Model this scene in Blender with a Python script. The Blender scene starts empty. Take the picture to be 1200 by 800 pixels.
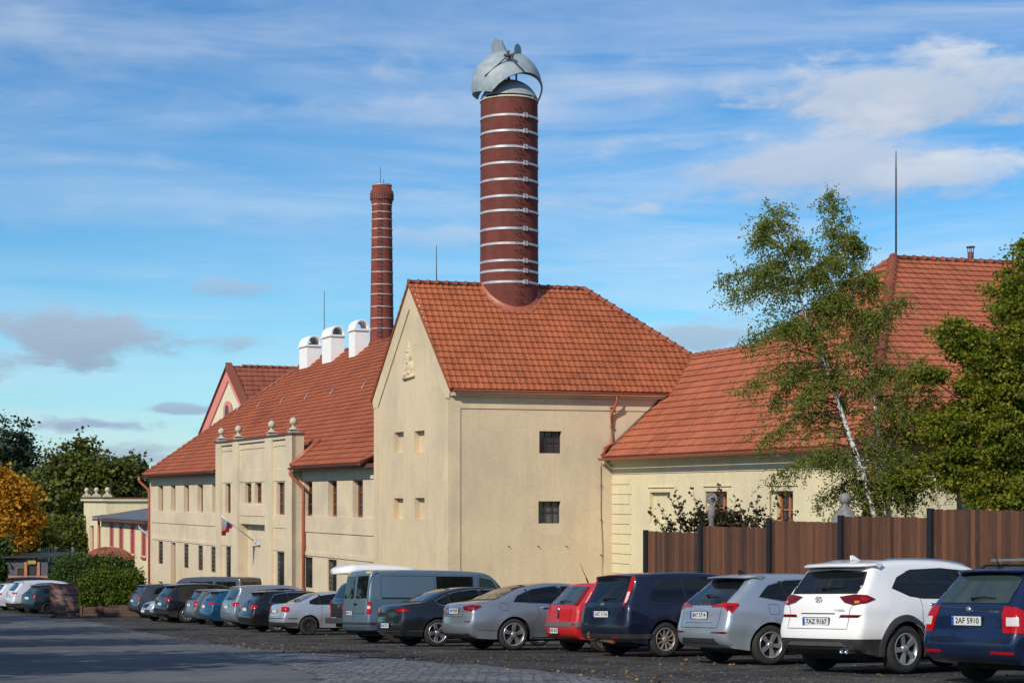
import bpy, bmesh, math, random
import numpy as np
from mathutils import Vector, Matrix, noise
from mathutils.bvhtree import BVHTree
from mathutils.geometry import tessellate_polygon
random.seed(7); rng = np.random.default_rng(11)
SC = bpy.context.scene
COL = SC.collection
R = math.radians

# ------------------------------------------------------------------ camera
cam_d = bpy.data.cameras.new('camera'); cam = bpy.data.objects.new('camera', cam_d); COL.objects.link(cam)
cam.location = (0, 0, 0); cam.rotation_euler = (R(90), 0, 0)
cam_d.sensor_width = 36; cam_d.lens = 60.0; cam_d.shift_y = (583 - 400) / 1200.0
cam_d.clip_start = 0.5; cam_d.clip_end = 6000
SC.camera = cam
# ------------------------------------------------------------------ light
SUN_DIR = Vector((-0.545, -0.838, 0.68)).normalized()          # towards the sun
sun_d = bpy.data.lights.new('sun', 'SUN'); sun = bpy.data.objects.new('sun', sun_d); COL.objects.link(sun)
sun_d.energy = 4.2; sun_d.angle = R(0.5); sun_d.color = (1.0, 0.90, 0.76)
sun.rotation_euler = SUN_DIR.to_track_quat('Z', 'Y').to_euler()
SC.view_settings.view_transform = 'Standard'; SC.view_settings.look = 'None'
SC.view_settings.exposure = 0.0; SC.view_settings.gamma = 1.0; SC.view_settings.use_curve_mapping = False
SC.cycles.max_bounces = 6; SC.cycles.transparent_max_bounces = 6

class NT:
    def __init__(s, tree): s.t = tree; s.n = tree.nodes; s.l = tree.links
    def add(s, typ, **kw):
        n = s.n.new(typ)
        for k, v in kw.items():
            if k.startswith('_'): setattr(n, k[1:], v)
        for k, v in kw.items():
            if not k.startswith('_'): s.put(n, k, v)
        return n
    def put(s, n, k, v):
        key = int(k[1:]) if k[0] == 'i' and k[1:].isdigit() else k.replace('__', ' ')
        sock = n.inputs[key]
        if hasattr(v, 'is_linked') or isinstance(v, bpy.types.NodeSocket): s.l.new(v, sock)
        else: sock.default_value = v
    def math(s, op, a, b=0.0, c=None, clamp=False):
        n = s.n.new('ShaderNodeMath'); n.operation = op; n.use_clamp = clamp
        s.put(n, 'i0', a); s.put(n, 'i1', b)
        if c is not None: s.put(n, 'i2', c)
        return n.outputs[0]
    def vmath(s, op, a, b=(0, 0, 0)):
        n = s.n.new('ShaderNodeVectorMath'); n.operation = op
        s.put(n, 'i0', a); s.put(n, 'i1', b)
        return n.outputs['Value'] if op in ('LENGTH', 'DOT_PRODUCT', 'DISTANCE') else n.outputs[0]
    def ramp(s, fac, stops):
        n = s.n.new('ShaderNodeValToRGB'); s.l.new(fac, n.inputs[0]); e = n.color_ramp.elements
        while len(e) < len(stops): e.new(0.5)
        for i, (p, c) in enumerate(stops):
            e[i].position = p; e[i].color = (c, c, c, 1) if not hasattr(c, '__len__') else (*c, 1)
        return n.outputs[0]
    def mix(s, fac, a, b, typ='MIX'):
        n = s.n.new('ShaderNodeMix'); n.data_type = 'RGBA'; n.blend_type = typ
        s.put(n, 'i0', fac)
        for idx, v in ((6, a), (7, b)):
            if isinstance(v, bpy.types.NodeSocket): s.l.new(v, n.inputs[idx])
            else: n.inputs[idx].default_value = (*v, 1) if len(v) == 3 else v
        return n.outputs[2]
    def noise(s, vec, scale, detail=4, rough=0.5, dist=0.0):
        n = s.n.new('ShaderNodeTexNoise'); s.put(n, 'Scale', scale); s.put(n, 'Detail', detail); s.put(n, 'Roughness', rough); s.put(n, 'Distortion', dist)
        if vec is not None: s.l.new(vec, n.inputs['Vector'])
        return n.outputs['Fac']
    def mapping(s, vec, scale=(1, 1, 1), loc=(0, 0, 0), rot=(0, 0, 0)):
        n = s.n.new('ShaderNodeMapping'); s.l.new(vec, n.inputs['Vector'])
        n.inputs['Scale'].default_value = scale; n.inputs['Location'].default_value = loc; n.inputs['Rotation'].default_value = rot
        return n.outputs[0]

# ------------------------------------------------------------------ sky
def build_sky():
    w = bpy.data.worlds.new('World'); SC.world = w; w.use_nodes = True
    t = NT(w.node_tree); t.n.clear()
    out = t.add('ShaderNodeOutputWorld'); bg = t.add('ShaderNodeBackground'); bg.inputs['Strength'].default_value = 0.125
    sky = t.add('ShaderNodeTexSky'); sky.sky_type = 'NISHITA'; sky.sun_disc = False
    sky.sun_elevation = math.asin(SUN_DIR.z); sky.sun_rotation = math.atan2(SUN_DIR.x, SUN_DIR.y)
    sky.air_density = 1.0; sky.dust_density = 0.35; sky.ozone_density = 1.6; sky.altitude = 200
    tc = t.add('ShaderNodeTexCoord'); d = tc.outputs['Generated']
    sep = t.add('ShaderNodeSeparateXYZ'); t.l.new(d, sep.inputs[0])
    z = sep.outputs[2]
    # blue sky slightly more saturated
    hs = t.add('ShaderNodeHueSaturation'); hs.inputs['Saturation'].default_value = 1.22; hs.inputs['Value'].default_value = 1.0
    t.l.new(sky.outputs[0], hs.inputs['Color']); base = t.mix(1.0, hs.outputs[0], t.ramp(z, [(0.0, (0.58, 0.84, 1.12)), (0.10, (0.50, 0.84, 1.02)), (0.30, (0.36, 0.72, 0.95))]), 'MULTIPLY')
    # high thin streaks (cirrus): stretched noise over direction
    m1 = t.mapping(d, scale=(3.0, 3.0, 26.0), rot=(0, R(6), 0))
    n1 = t.noise(m1, 1.3, 7, 0.62, 0.6)
    m2 = t.mapping(d, scale=(2.2, 2.2, 11.0), loc=(3.1, 0, 1.2))
    n2 = t.noise(m2, 1.0, 4, 0.5, 0.2)
    c1 = t.ramp(n1, [(0.36, 0.0), (0.74, 1.0)])
    c2 = t.ramp(n2, [(0.32, 0.0), (0.62, 1.0)])
    cir = t.math('MULTIPLY', c1, c2)
    cir = t.math('MULTIPLY', cir, 0.58, clamp=True)
    veil = t.ramp(z, [(0.0, 0.12), (0.10, 0.03), (0.2, 0.02), (0.5, 0.05)])
    cir = t.math('ADD', cir, veil, clamp=True)
    col = t.mix(cir, base, (5.6, 6.3, 7.2))
    # lower cumulus patches; centre and radii in image pixels, turned into directions; tone
    nn = t.noise(t.mapping(d, scale=(1, 1, 2.6)), 22.0, 8, 0.60, 0.2)
    nb = t.noise(t.mapping(d, scale=(1, 1, 1.8)), 7.0, 3, 0.5, 0.0)
    def blob(px, py, rx, rz, thr, soft, colr, op):
        nonlocal col
        c = Vector(((px - 600) / 2000, 1, (583 - py) / 2000)).normalized()
        dif = t.vmath('SUBTRACT', d, tuple(c))
        sc = t.vmath('MULTIPLY', dif, (2000 / rx, 2000 / rx, 2000 / rz))
        r = t.vmath('LENGTH', sc)
        f = t.math('SUBTRACT', 1.0, r)
        f = t.math('ADD', f, t.math('MULTIPLY', t.math('SUBTRACT', nn, 0.5), 2.6))
        f = t.math('ADD', f, t.math('MULTIPLY', t.math('SUBTRACT', nb, 0.5), 1.6))
        mr = t.add('ShaderNodeMapRange', _interpolation_type='SMOOTHSTEP'); t.l.new(f, mr.inputs[0])
        mr.inputs[1].default_value = thr; mr.inputs[2].default_value = thr + soft
        fac = t.math('MULTIPLY', mr.outputs[0], op)
        # lit top, grey base
        zz = t.add('ShaderNodeSeparateXYZ'); t.l.new(sc, zz.inputs[0])
        g = t.math('ADD', t.math('MULTIPLY', zz.outputs[2], 0.5), t.math('ADD', 0.25, t.math('MULTIPLY', nn, 0.5)), clamp=True)
        cc = t.mix(g, colr[0], colr[1])
        col = t.mix(fac, col, cc)
    grey = ((2.3, 3.1, 4.2), (3.7, 4.4, 5.4)); pale = ((3.8, 4.4, 5.5), (5.8, 6.3, 7.0)); dim = ((2.3, 3.0, 4.3), (2.9, 3.6, 5.0))
    blob(75, 386, 125, 46, 0.1, 0.6, grey, 0.9)
    blob(-60, 420, 120, 40, 0.15, 0.7, grey, 0.8)
    blob(275, 340, 110, 16, 0.25, 0.8, grey, 0.5)
    blob(275, 402, 60, 14, 0.2, 0.8, grey, 0.6)
    blob(1080, 112, 230, 52, -0.1, 0.8, ((3.4, 4.1, 5.1), (5.0, 5.5, 6.3)), 0.85)
    blob(930, 190, 230, 56, -0.15, 0.9, ((3.4, 4.1, 5.3), (5.2, 5.6, 6.5)), 0.8)
    blob(1130, 200, 90, 26, 0.0, 0.8, pale, 0.7)
    blob(1190, 70, 90, 24, 0.1, 0.8, pale, 0.7)
    blob(830, 395, 120, 30, 0.1, 0.8, grey, 0.75)
    blob(120, 497, 120, 13, 0.2, 0.6, dim, 0.85)
    blob(205, 480, 70, 8, 0.2, 0.6, dim, 0.75)
    blob(150, 535, 120, 22, 0.2, 0.7, dim, 0.7)
    blob(520, 275, 110, 22, 0.2, 0.9, pale, 0.35)
    blob(665, 282, 40, 9, 0.2, 0.8, pale, 0.5)
    blob(760, 245, 70, 12, 0.1, 0.8, pale, 0.4)
    blob(90, 50, 520, 60, 0.1, 1.6, pale, 0.38)
    blob(420, 130, 480, 26, 0.0, 1.5, pale, 0.38)
    blob(150, 190, 300, 14, 0.1, 1.4, pale, 0.3)
    blob(800, 95, 360, 36, 0.0, 1.5, pale, 0.45); blob(700, 235, 300, 22, 0.0, 1.4, pale, 0.4); blob(250, 260, 400, 30, 0.0, 1.6, pale, 0.3)
    t.l.new(col, bg.inputs['Color']); t.l.new(bg.outputs[0], out.inputs['Surface'])
build_sky()

# ------------------------------------------------------------------ material helpers
def pmat(name, col, rough=0.7, metal=0.0, coat=0.0, spec=0.5, trans=0.0, emit=None, var=0.0, vscale=6.0, bump=0.0, bscale=40.0, coat_rough=0.03):
    m = bpy.data.materials.new(name); m.use_nodes = True; t = NT(m.node_tree)
    b = t.n['Principled BSDF']
    b.inputs['Base Color'].default_value = (*col, 1); b.inputs['Roughness'].default_value = rough
    b.inputs['Metallic'].default_value = metal; b.inputs['Coat Weight'].default_value = coat; b.inputs['Coat Roughness'].default_value = coat_rough
    b.inputs['Specular IOR Level'].default_value = spec; b.inputs['Transmission Weight'].default_value = trans
    if emit: b.inputs['Emission Color'].default_value = (*emit[0], 1); b.inputs['Emission Strength'].default_value = emit[1]
    if var or bump:
        tc = t.add('ShaderNodeTexCoord'); o = tc.outputs['Object']
        if var:
            n = t.noise(o, vscale, 6, 0.62)
            lo = tuple(c * (1 - var) for c in col); hi = tuple(min(1, c * (1 + var)) for c in col)
            c = t.ramp(n, [(0.3, lo), (0.7, hi)]); t.l.new(c, b.inputs['Base Color'])
        if bump:
            n = t.noise(o, bscale, 4, 0.6); bp = t.add('ShaderNodeBump'); bp.inputs['Strength'].default_value = bump; bp.inputs['Distance'].default_value = 0.02
            t.l.new(n, bp.inputs['Height']); t.l.new(bp.outputs[0], b.inputs['Normal'])
    return m

def plaster(name, col, stain=0.25, streak=0.12, bump=0.25):
    m = bpy.data.materials.new(name); m.use_nodes = True; t = NT(m.node_tree); b = t.n['Principled BSDF']
    o = t.add('ShaderNodeTexCoord').outputs['Object']
    n1 = t.noise(o, 0.45, 6, 0.62, 0.4); n2 = t.noise(t.mapping(o, scale=(1, 1, 0.12)), 3.5, 5, 0.6); n3 = t.noise(o, 9.0, 5, 0.7)
    lo = tuple(c * (1 - stain) * k for c, k in zip(col, (0.97, 0.98, 1.04))); hi = tuple(min(1, c * (1 + stain * 0.55)) for c in col)
    c = t.ramp(n1, [(0.28, lo), (0.5, col), (0.75, hi)])
    s = t.ramp(n2, [(0.30, 1 - streak), (0.6, 1.0)]); c = t.mix(1.0, c, s, 'MULTIPLY')
    f = t.ramp(n3, [(0.3, 0.93), (0.7, 1.05)]); c = t.mix(1.0, c, f, 'MULTIPLY')
    vp = t.add('ShaderNodeTexVoronoi'); t.l.new(t.mapping(o, scale=(.45, .45, .8)), vp.inputs['Vector']); vp.inputs['Scale'].default_value = 1.0
    sv = t.add('ShaderNodeSeparateXYZ'); t.l.new(vp.outputs['Color'], sv.inputs[0]); c = t.mix(1.0, c, t.ramp(sv.outputs[0], [(0.0, 0.97), (0.8, 1.0), (0.9, 1.025)]), 'MULTIPLY')
    run = t.ramp(t.noise(t.mapping(o, scale=(1, 1, .06)), 9.0, 4, .7), [(0.62, 1.0), (0.72, 0.88)]); rmask = t.ramp(t.noise(o, .6, 3, .5), [(0.48, 0.0), (0.6, 1.0)]); c = t.mix(rmask, c, t.mix(1.0, c, run, 'MULTIPLY'))
    t.l.new(c, b.inputs['Base Color']); b.inputs['Roughness'].default_value = 0.92; b.inputs['Specular IOR Level'].default_value = 0.15
    n4 = t.noise(o, 26.0, 5, 0.6); n5 = t.noise(o, 2.2, 4, 0.55)
    h = t.math('ADD', t.math('MULTIPLY', n4, 0.35), t.math('MULTIPLY', n5, 0.9))
    bp = t.add('ShaderNodeBump'); bp.inputs['Strength'].default_value = bump; bp.inputs['Distance'].default_value = 0.05
    t.l.new(h, bp.inputs['Height']); t.l.new(bp.outputs[0], b.inputs['Normal'])
    return m

def tile_mat(name, col, var=0.22):
    m = bpy.data.materials.new(name); m.use_nodes = True; t = NT(m.node_tree); b = t.n['Principled BSDF']
    o = t.add('ShaderNodeTexCoord').outputs['Object']
    a = t.add('ShaderNodeAttribute', _attribute_name='tone').outputs['Fac']
    n1 = t.noise(o, 0.5, 5, 0.6, 0.3); n2 = t.noise(o, 7.0, 4, 0.6)
    k = t.math('ADD', t.math('MULTIPLY', a, 0.30), t.math('ADD', t.math('MULTIPLY', n1, 0.50), t.math('MULTIPLY', n2, 0.22)))
    lo = (col[0] * (1 - var * 1.5), col[1] * (1 - var * 1.4), col[2] * (1 - var)); hi = (min(1, col[0] * (1 + var)), col[1] * (1 + var * 1.1), col[2] * (1 + var * 1.1))
    c = t.ramp(k, [(0.22, lo), (0.52, col), (0.85, hi)])
    soot = t.ramp(t.noise(t.mapping(o, scale=(1, 1, .5)), .35, 6, .65, .8), [(0.30, 0.80), (0.5, 1.0), (0.75, 1.05)]); c = t.mix(1.0, c, soot, 'MULTIPLY')
    lich = t.ramp(t.noise(o, 4.5, 6, .75), [(0.66, 0.0), (0.74, 0.35)]); c = t.mix(lich, c, (0.16, 0.12, 0.07))
    t.l.new(c, b.inputs['Base Color']); b.inputs['Roughness'].default_value = 0.72; b.inputs['Specular IOR Level'].default_value = 0.3
    return m

def brick_mat(name, c1, c2, cm, bw=0.26, bh=0.075):
    m = bpy.data.materials.new(name); m.use_nodes = True; t = NT(m.node_tree); b = t.n['Principled BSDF']
    uv = t.add('ShaderNodeUVMap').outputs[0]
    br = t.add('ShaderNodeTexBrick'); t.l.new(uv, br.inputs['Vector'])
    br.inputs['Color1'].default_value = (*c1, 1); br.inputs['Color2'].default_value = (*c2, 1); br.inputs['Mortar'].default_value = (*cm, 1)
    br.inputs['Scale'].default_value = 1.0; br.inputs['Brick Width'].default_value = bw; br.inputs['Row Height'].default_value = bh
    br.inputs['Mortar Size'].default_value = 0.008; br.inputs['Mortar Smooth'].default_value = 0.3; br.inputs['Bias'].default_value = -0.2
    o = t.add('ShaderNodeTexCoord').outputs['Object']
    n = t.math('ADD', t.math('MULTIPLY', t.noise(o, 1.1, 6, 0.65, 0.4), .6), t.math('MULTIPLY', t.noise(t.mapping(o, scale=(1, 1, .15)), 2.6, 5, .65), .4)); f = t.ramp(n, [(0.3, 0.62), (0.5, 1.0), (0.72, 1.35)])
    c = t.mix(1.0, br.outputs['Color'], f, 'MULTIPLY'); t.l.new(c, b.inputs['Base Color'])
    b.inputs['Roughness'].default_value = 0.85; b.inputs['Specular IOR Level'].default_value = 0.25
    bp = t.add('ShaderNodeBump'); bp.inputs['Strength'].default_value = 0.4; bp.inputs['Distance'].default_value = 0.02; bp.invert = True
    t.l.new(br.outputs['Fac'], bp.inputs['Height']); t.l.new(bp.outputs[0], b.inputs['Normal'])
    return m

def leaf_mat(name, lo, mid, hi, trans=0.35):
    m = bpy.data.materials.new(name); m.use_nodes = True; t = NT(m.node_tree); t.n.clear()
    out = t.add('ShaderNodeOutputMaterial'); a = t.add('ShaderNodeAttribute', _attribute_name='tone').outputs['Fac']
    c = t.ramp(a, [(0.0, lo), (0.5, mid), (0.93, hi)])
    d = t.add('ShaderNodeBsdfPrincipled'); t.l.new(c, d.inputs['Base Color']); d.inputs['Roughness'].default_value = 0.55; d.inputs['Specular IOR Level'].default_value = 0.25
    tr = t.add('ShaderNodeBsdfTranslucent'); c2 = t.mix(1.0, c, (1.25, 1.35, 0.55), 'MULTIPLY'); t.l.new(c2, tr.inputs['Color'])
    mx = t.add('ShaderNodeMixShader'); mx.inputs[0].default_value = trans; t.l.new(d.outputs[0], mx.inputs[1]); t.l.new(tr.outputs[0], mx.inputs[2])
    t.l.new(mx.outputs[0], out.inputs['Surface'])
    return m

def bark_birch():
    m = bpy.data.materials.new('birch_bark'); m.use_nodes = True; t = NT(m.node_tree); b = t.n['Principled BSDF']
    o = t.add('ShaderNodeTexCoord').outputs['Object']
    n = t.noise(t.mapping(o, scale=(1.2, 1.2, 4.5)), 4.0, 4, 0.6, 0.4)
    c = t.ramp(n, [(0.40, (0.03, 0.028, 0.025)), (0.47, (0.55, 0.53, 0.49)), (0.8, (0.72, 0.70, 0.66))]); t.l.new(c, b.inputs['Base Color']); b.inputs['Roughness'].default_value = 0.8
    return m

def wood_mat(name, lo, hi):
    m = bpy.data.materials.new(name); m.use_nodes = True; t = NT(m.node_tree); b = t.n['Principled BSDF']
    o = t.add('ShaderNodeTexCoord').outputs['Object']; a = t.add('ShaderNodeAttribute', _attribute_name='tone').outputs['Fac']
    n = t.noise(t.mapping(o, scale=(9, 9, 0.9)), 2.2, 6, 0.7, 1.2); n2 = t.noise(o, 1.0, 4, 0.6)
    k = t.math('ADD', t.math('MULTIPLY', a, 0.4), t.math('ADD', t.math('MULTIPLY', n, 0.55), t.math('MULTIPLY', n2, 0.15)))
    c = t.ramp(k, [(0.25, lo), (0.8, hi)]); 
    w = t.ramp(t.noise(t.mapping(o, scale=(5, 5, 0.7)), 3.0, 5, 0.7), [(0.60, 0.0), (0.72, 0.6)])
    c = t.mix(w, c, (0.16, 0.115, 0.09))
    t.l.new(c, b.inputs['Base Color']); b.inputs['Roughness'].default_value = 0.75
    return m

def ground_mat(name, c_lo, c_mid, c_hi, spots, scale=1.0, bump=0.6, patch=None):
    m = bpy.data.materials.new(name); m.use_nodes = True; t = NT(m.node_tree); b = t.n['Principled BSDF']
    o = t.add('ShaderNodeTexCoord').outputs['Object']
    n1 = t.noise(o, 0.30 * scale, 7, 0.62, 1.2); n2 = t.noise(o, 11 * scale, 6, 0.8); n3 = t.noise(t.mapping(o, scale=(1, 1.6, 1)), 1.7 * scale, 6, 0.7, 0.8)
    k = t.math('ADD', t.math('MULTIPLY', n1, 0.42), t.math('ADD', t.math('MULTIPLY', n2, 0.26), t.math('MULTIPLY', n3, 0.36)))
    c = t.ramp(k, [(0.42, c_lo), (0.52, c_mid), (0.62, c_hi)])
    if spots:
        # loose stones: cells of two sizes with their own tone
        for sc_, w, amt in ((17.0, 0.7, 0.95), (7.0, 0.40, 0.8)):
            v = t.add('ShaderNodeTexVoronoi'); t.l.new(o, v.inputs['Vector']); v.inputs['Scale'].default_value = sc_
            sp = t.add('ShaderNodeSeparateXYZ'); t.l.new(v.outputs['Color'], sp.inputs[0])
            hit = t.math('MULTIPLY', t.math('GREATER_THAN', sp.outputs[0], 1 - w * .35), t.ramp(v.outputs['Distance'], [(0.30, 1.0), (0.42, 0.0)]))
            cc = t.ramp(sp.outputs[1], [(0.0, (0.012, 0.012, 0.012)), (0.45, (0.070, 0.066, 0.06)), (0.85, (0.13, 0.12, 0.105)), (1.0, (0.20, 0.12, 0.06))])
            c = t.mix(t.math('MULTIPLY', hit, amt), c, cc)
    t.l.new(c, b.inputs['Base Color']); b.inputs['Roughness'].default_value = 0.9; b.inputs['Specular IOR Level'].default_value = 0.25
    bp = t.add('ShaderNodeBump'); bp.inputs['Strength'].default_value = bump; bp.inputs['Distance'].default_value = 0.12 if spots else 0.05
    h = t.math('ADD', t.math('MULTIPLY', n2, 0.8), t.math('MULTIPLY', n3, 1.6)); t.l.new(h, bp.inputs['Height']); t.l.new(bp.outputs[0], b.inputs['Normal'])
    return m

def cobble_mat():
    m = bpy.data.materials.new('cobbles'); m.use_nodes = True; t = NT(m.node_tree); b = t.n['Principled BSDF']
    o = t.add('ShaderNodeTexCoord').outputs['Object']
    v = t.add('ShaderNodeTexVoronoi', _feature='DISTANCE_TO_EDGE'); t.l.new(o, v.inputs['Vector']); v.inputs['Scale'].default_value = 6.5; v.inputs['Randomness'].default_value = 0.55
    v2 = t.add('ShaderNodeTexVoronoi'); t.l.new(o, v2.inputs['Vector']); v2.inputs['Scale'].default_value = 6.5; v2.inputs['Randomness'].default_value = 0.55
    sep = t.add('ShaderNodeSeparateXYZ'); t.l.new(v2.outputs['Color'], sep.inputs[0])
    c = t.ramp(sep.outputs[0], [(0.0, (0.10, 0.105, 0.11)), (1.0, (0.21, 0.21, 0.215))])
    e = t.ramp(v.outputs['Distance'], [(0.02, 0.35), (0.10, 1.0)]); c = t.mix(1.0, c, e, 'MULTIPLY')
    n = t.noise(o, 0.8, 5, 0.6); c = t.mix(1.0, c, t.ramp(n, [(0.3, 0.7), (0.7, 1.15)]), 'MULTIPLY')
    t.l.new(c, b.inputs['Base Color']); b.inputs['Roughness'].default_value = 0.75
    bp = t.add('ShaderNodeBump'); bp.inputs['Strength'].default_value = 0.8; bp.inputs['Distance'].default_value = 0.03
    t.l.new(e, bp.inputs['Height']); t.l.new(bp.outputs[0], b.inputs['Normal'])
    return m

M = {}
M['plaster'] = plaster('warm_plaster', (0.63, 0.515, 0.345), 0.12, 0.07, 0.22)
M['plaster_wing'] = plaster('weathered_plaster', (0.63, 0.53, 0.375), 0.15, 0.07, 0.25)
M['plaster_yellow'] = plaster('yellow_plaster', (0.70, 0.62, 0.41), 0.10, 0.08, 0.2)
M['plaster_pale'] = plaster('pale_plaster', (0.66, 0.60, 0.44), 0.1, 0.08, 0.2)
M['tile_mid'] = tile_mat('orange_clay_tile', (0.36, 0.105, 0.043))
M['tile_wing'] = tile_mat('red_clay_tile', (0.315, 0.088, 0.040))
M['tile_right'] = tile_mat('pale_red_clay_tile', (0.385, 0.118, 0.058))
M['tile_far'] = tile_mat('brown_red_tile', (0.25, 0.075, 0.045))
M['ridge'] = tile_mat('ridge_tile_clay', (0.29, 0.085, 0.05), 0.3)
M['gutter'] = pmat('red_painted_metal', (0.36, 0.10, 0.055), 0.45, 0.0, 0.1, var=0.15)
M['gutter_dark'] = pmat('brown_metal', (0.12, 0.05, 0.04), 0.5)
M['brick'] = brick_mat('red_chimney_brick', (0.155, 0.04, 0.03), (0.125, 0.034, 0.027), (0.14, 0.055, 0.045))
M['brick_far'] = brick_mat('old_chimney_brick', (0.24, 0.052, 0.032), (0.165, 0.036, 0.026), (0.19, 0.08, 0.06))
M['steel'] = pmat('galvanised_band', (0.50, 0.51, 0.52), 0.45, 0.35, var=0.25, vscale=3)
M['zinc'] = pmat('galvanised_sheet', (0.29, 0.345, 0.375), 0.6, 0.12, var=0.22, vscale=2.6, bump=0.12, bscale=3)
M['band_far'] = pmat('weathered_band', (0.47, 0.44, 0.43), 0.6, 0.2, var=.3)
M['rust'] = pmat('dark_steel', (0.06, 0.06, 0.06), 0.6, 0.4)
M['white'] = pmat('white_painted_render', (0.80, 0.80, 0.79), 0.8, var=0.04, vscale=3)
M['dark'] = pmat('dark_opening', (0.018, 0.018, 0.02), 0.8)
M['glass_win'] = pmat('window_glass', (0.035, 0.04, 0.045), 0.08, spec=0.7)
M['glass_barn'] = pmat('old_window_glass', (0.09, 0.085, 0.09), 0.25, spec=0.6, var=0.3)
M['frame_brown'] = pmat('brown_window_wood', (0.20, 0.07, 0.035), 0.55, var=0.2)
M['frame_orange'] = pmat('light_window_wood', (0.42, 0.16, 0.06), 0.55, var=0.2)
M['iron'] = pmat('black_iron', (0.02, 0.02, 0.022), 0.5)
M['stone'] = pmat('sandstone', (0.50, 0.45, 0.34), 0.9, var=0.18, bump=0.3)
M['stone_grey'] = pmat('grey_stone', (0.19, 0.185, 0.18), 0.9, var=0.35, vscale=12, bump=0.5)
M['pink'] = pmat('pink_trim', (0.60, 0.21, 0.18), 0.8, var=0.08)
M['pink_dark'] = pmat('dark_red_shutter', (0.24, 0.05, 0.05), 0.7, var=0.12)
M['slate'] = pmat('slate_sheet', (0.10, 0.12, 0.14), 0.7, var=0.2)
M['copper'] = pmat('rusty_dome_sheet', (0.27, 0.085, 0.045), 0.55, var=0.3, vscale=2.5)
M['fence'] = wood_mat('stained_fence_board', (0.024, 0.011, 0.007), (0.165, 0.070, 0.036))
M['planter'] = wood_mat('planter_wood', (0.07, 0.035, 0.025), (0.17, 0.09, 0.06))
M['post'] = pmat('anthracite_post', (0.012, 0.014, 0.018), 0.5)
M['ground'] = ground_mat('gravel_ground', (0.024, 0.023, 0.022), (0.066, 0.063, 0.059), (0.155, 0.147, 0.135), True, 1.0, 1.0)
M['asphalt'] = ground_mat('worn_asphalt', (0.068, 0.073, 0.080), (0.105, 0.112, 0.120), (0.160, 0.166, 0.173), False, 0.7, 0.3)
M['grass'] = ground_mat('rough_grass', (0.02, 0.03, 0.012), (0.035, 0.05, 0.018), (0.06, 0.07, 0.03), False)
M['cobble'] = cobble_mat()
M['bark'] = pmat('brown_bark', (0.07, 0.052, 0.04), 0.9, var=0.35, vscale=8, bump=0.5)
M['birch'] = bark_birch()
M['leaf_birch'] = leaf_mat('birch_leaf', (0.085, 0.110, 0.024), (0.19, 0.225, 0.050), (0.38, 0.35, 0.06), 0.5)
M['leaf_maple'] = leaf_mat('maple_leaf', (0.070, 0.090, 0.012), (0.180, 0.215, 0.026), (0.38, 0.34, 0.03), 0.5)
M['leaf_oak'] = leaf_mat('oak_leaf', (0.045, 0.060, 0.014), (0.110, 0.130, 0.026), (0.19, 0.18, 0.035), 0.35)
M['leaf_pine'] = leaf_mat('pine_needle', (0.018, 0.034, 0.018), (0.038, 0.062, 0.032), (0.07, 0.09, 0.045), 0.15)
M['leaf_orange'] = leaf_mat('autumn_leaf', (0.20, 0.13, 0.015), (0.48, 0.23, 0.018), (0.70, 0.34, 0.03))
M['leaf_hedge'] = leaf_mat('hedge_leaf', (0.020, 0.042, 0.009), (0.050, 0.090, 0.018), (0.10, 0.14, 0.03), 0.25)
M['leaf_thuja'] = leaf_mat('thuja_leaf', (0.028, 0.050, 0.006), (0.080, 0.120, 0.012), (0.15, 0.18, 0.02), 0.3)
M['leaf_dark'] = leaf_mat('purple_brown_leaf', (0.018, 0.016, 0.010), (0.050, 0.046, 0.024), (0.12, 0.10, 0.045), 0.2)
M['leaf_yellow'] = leaf_mat('yellow_leaf', (0.2, 0.17, 0.02), (0.34, 0.3, 0.03), (0.5, 0.36, 0.03), 0.3)

# ------------------------------------------------------------------ object helpers
def world_loc(o):
    v = Vector(o.location)
    while o.parent: o = o.parent; v = v + Vector(o.location)
    return v
def thing(name, label, cat, loc=(0, 0, 0), group=None, kind=None):
    o = bpy.data.objects.new(name, None); COL.objects.link(o); o.location = loc; o.empty_display_size = 0.3
    if label: o['label'] = label
    if cat: o['category'] = cat
    if group: o['group'] = group
    if kind: o['kind'] = kind
    return o
def tag(o, label=None, cat=None, group=None, kind=None):
    if label: o['label'] = label
    if cat: o['category'] = cat
    if group: o['group'] = group
    if kind: o['kind'] = kind
    return o
def link(name, me, parent=None, loc=None):
    o = bpy.data.objects.new(name, me); COL.objects.link(o)
    if parent is not None: o.parent = parent
    if loc is not None: o.location = loc
    return o
def mk(name, bm, mat, parent=None, smooth=False, base=None, auto=None):
    """bm in world coordinates -> one mesh object; origin at parent's origin or `base`."""
    off = world_loc(parent) if parent is not None else Vector(base) if base is not None else None
    if off is not None: bmesh.ops.translate(bm, verts=bm.verts, vec=-off)
    me = bpy.data.meshes.new(name); bm.to_mesh(me); bm.free()
    for m in (mat if isinstance(mat, (list, tuple)) else [mat]): me.materials.append(m)
    if smooth:
        for p in me.polygons: p.use_smooth = True
        if auto: me.set_sharp_from_angle(angle=R(auto))
    o = link(name, me, parent)
    if parent is None and base is not None: o.location = base
    return o
def B(): return bmesh.new()
def face(bm, pts, mi=0):
    f = bm.faces.new([bm.verts.new(p) for p in pts]); f.material_index = mi; return f
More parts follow.
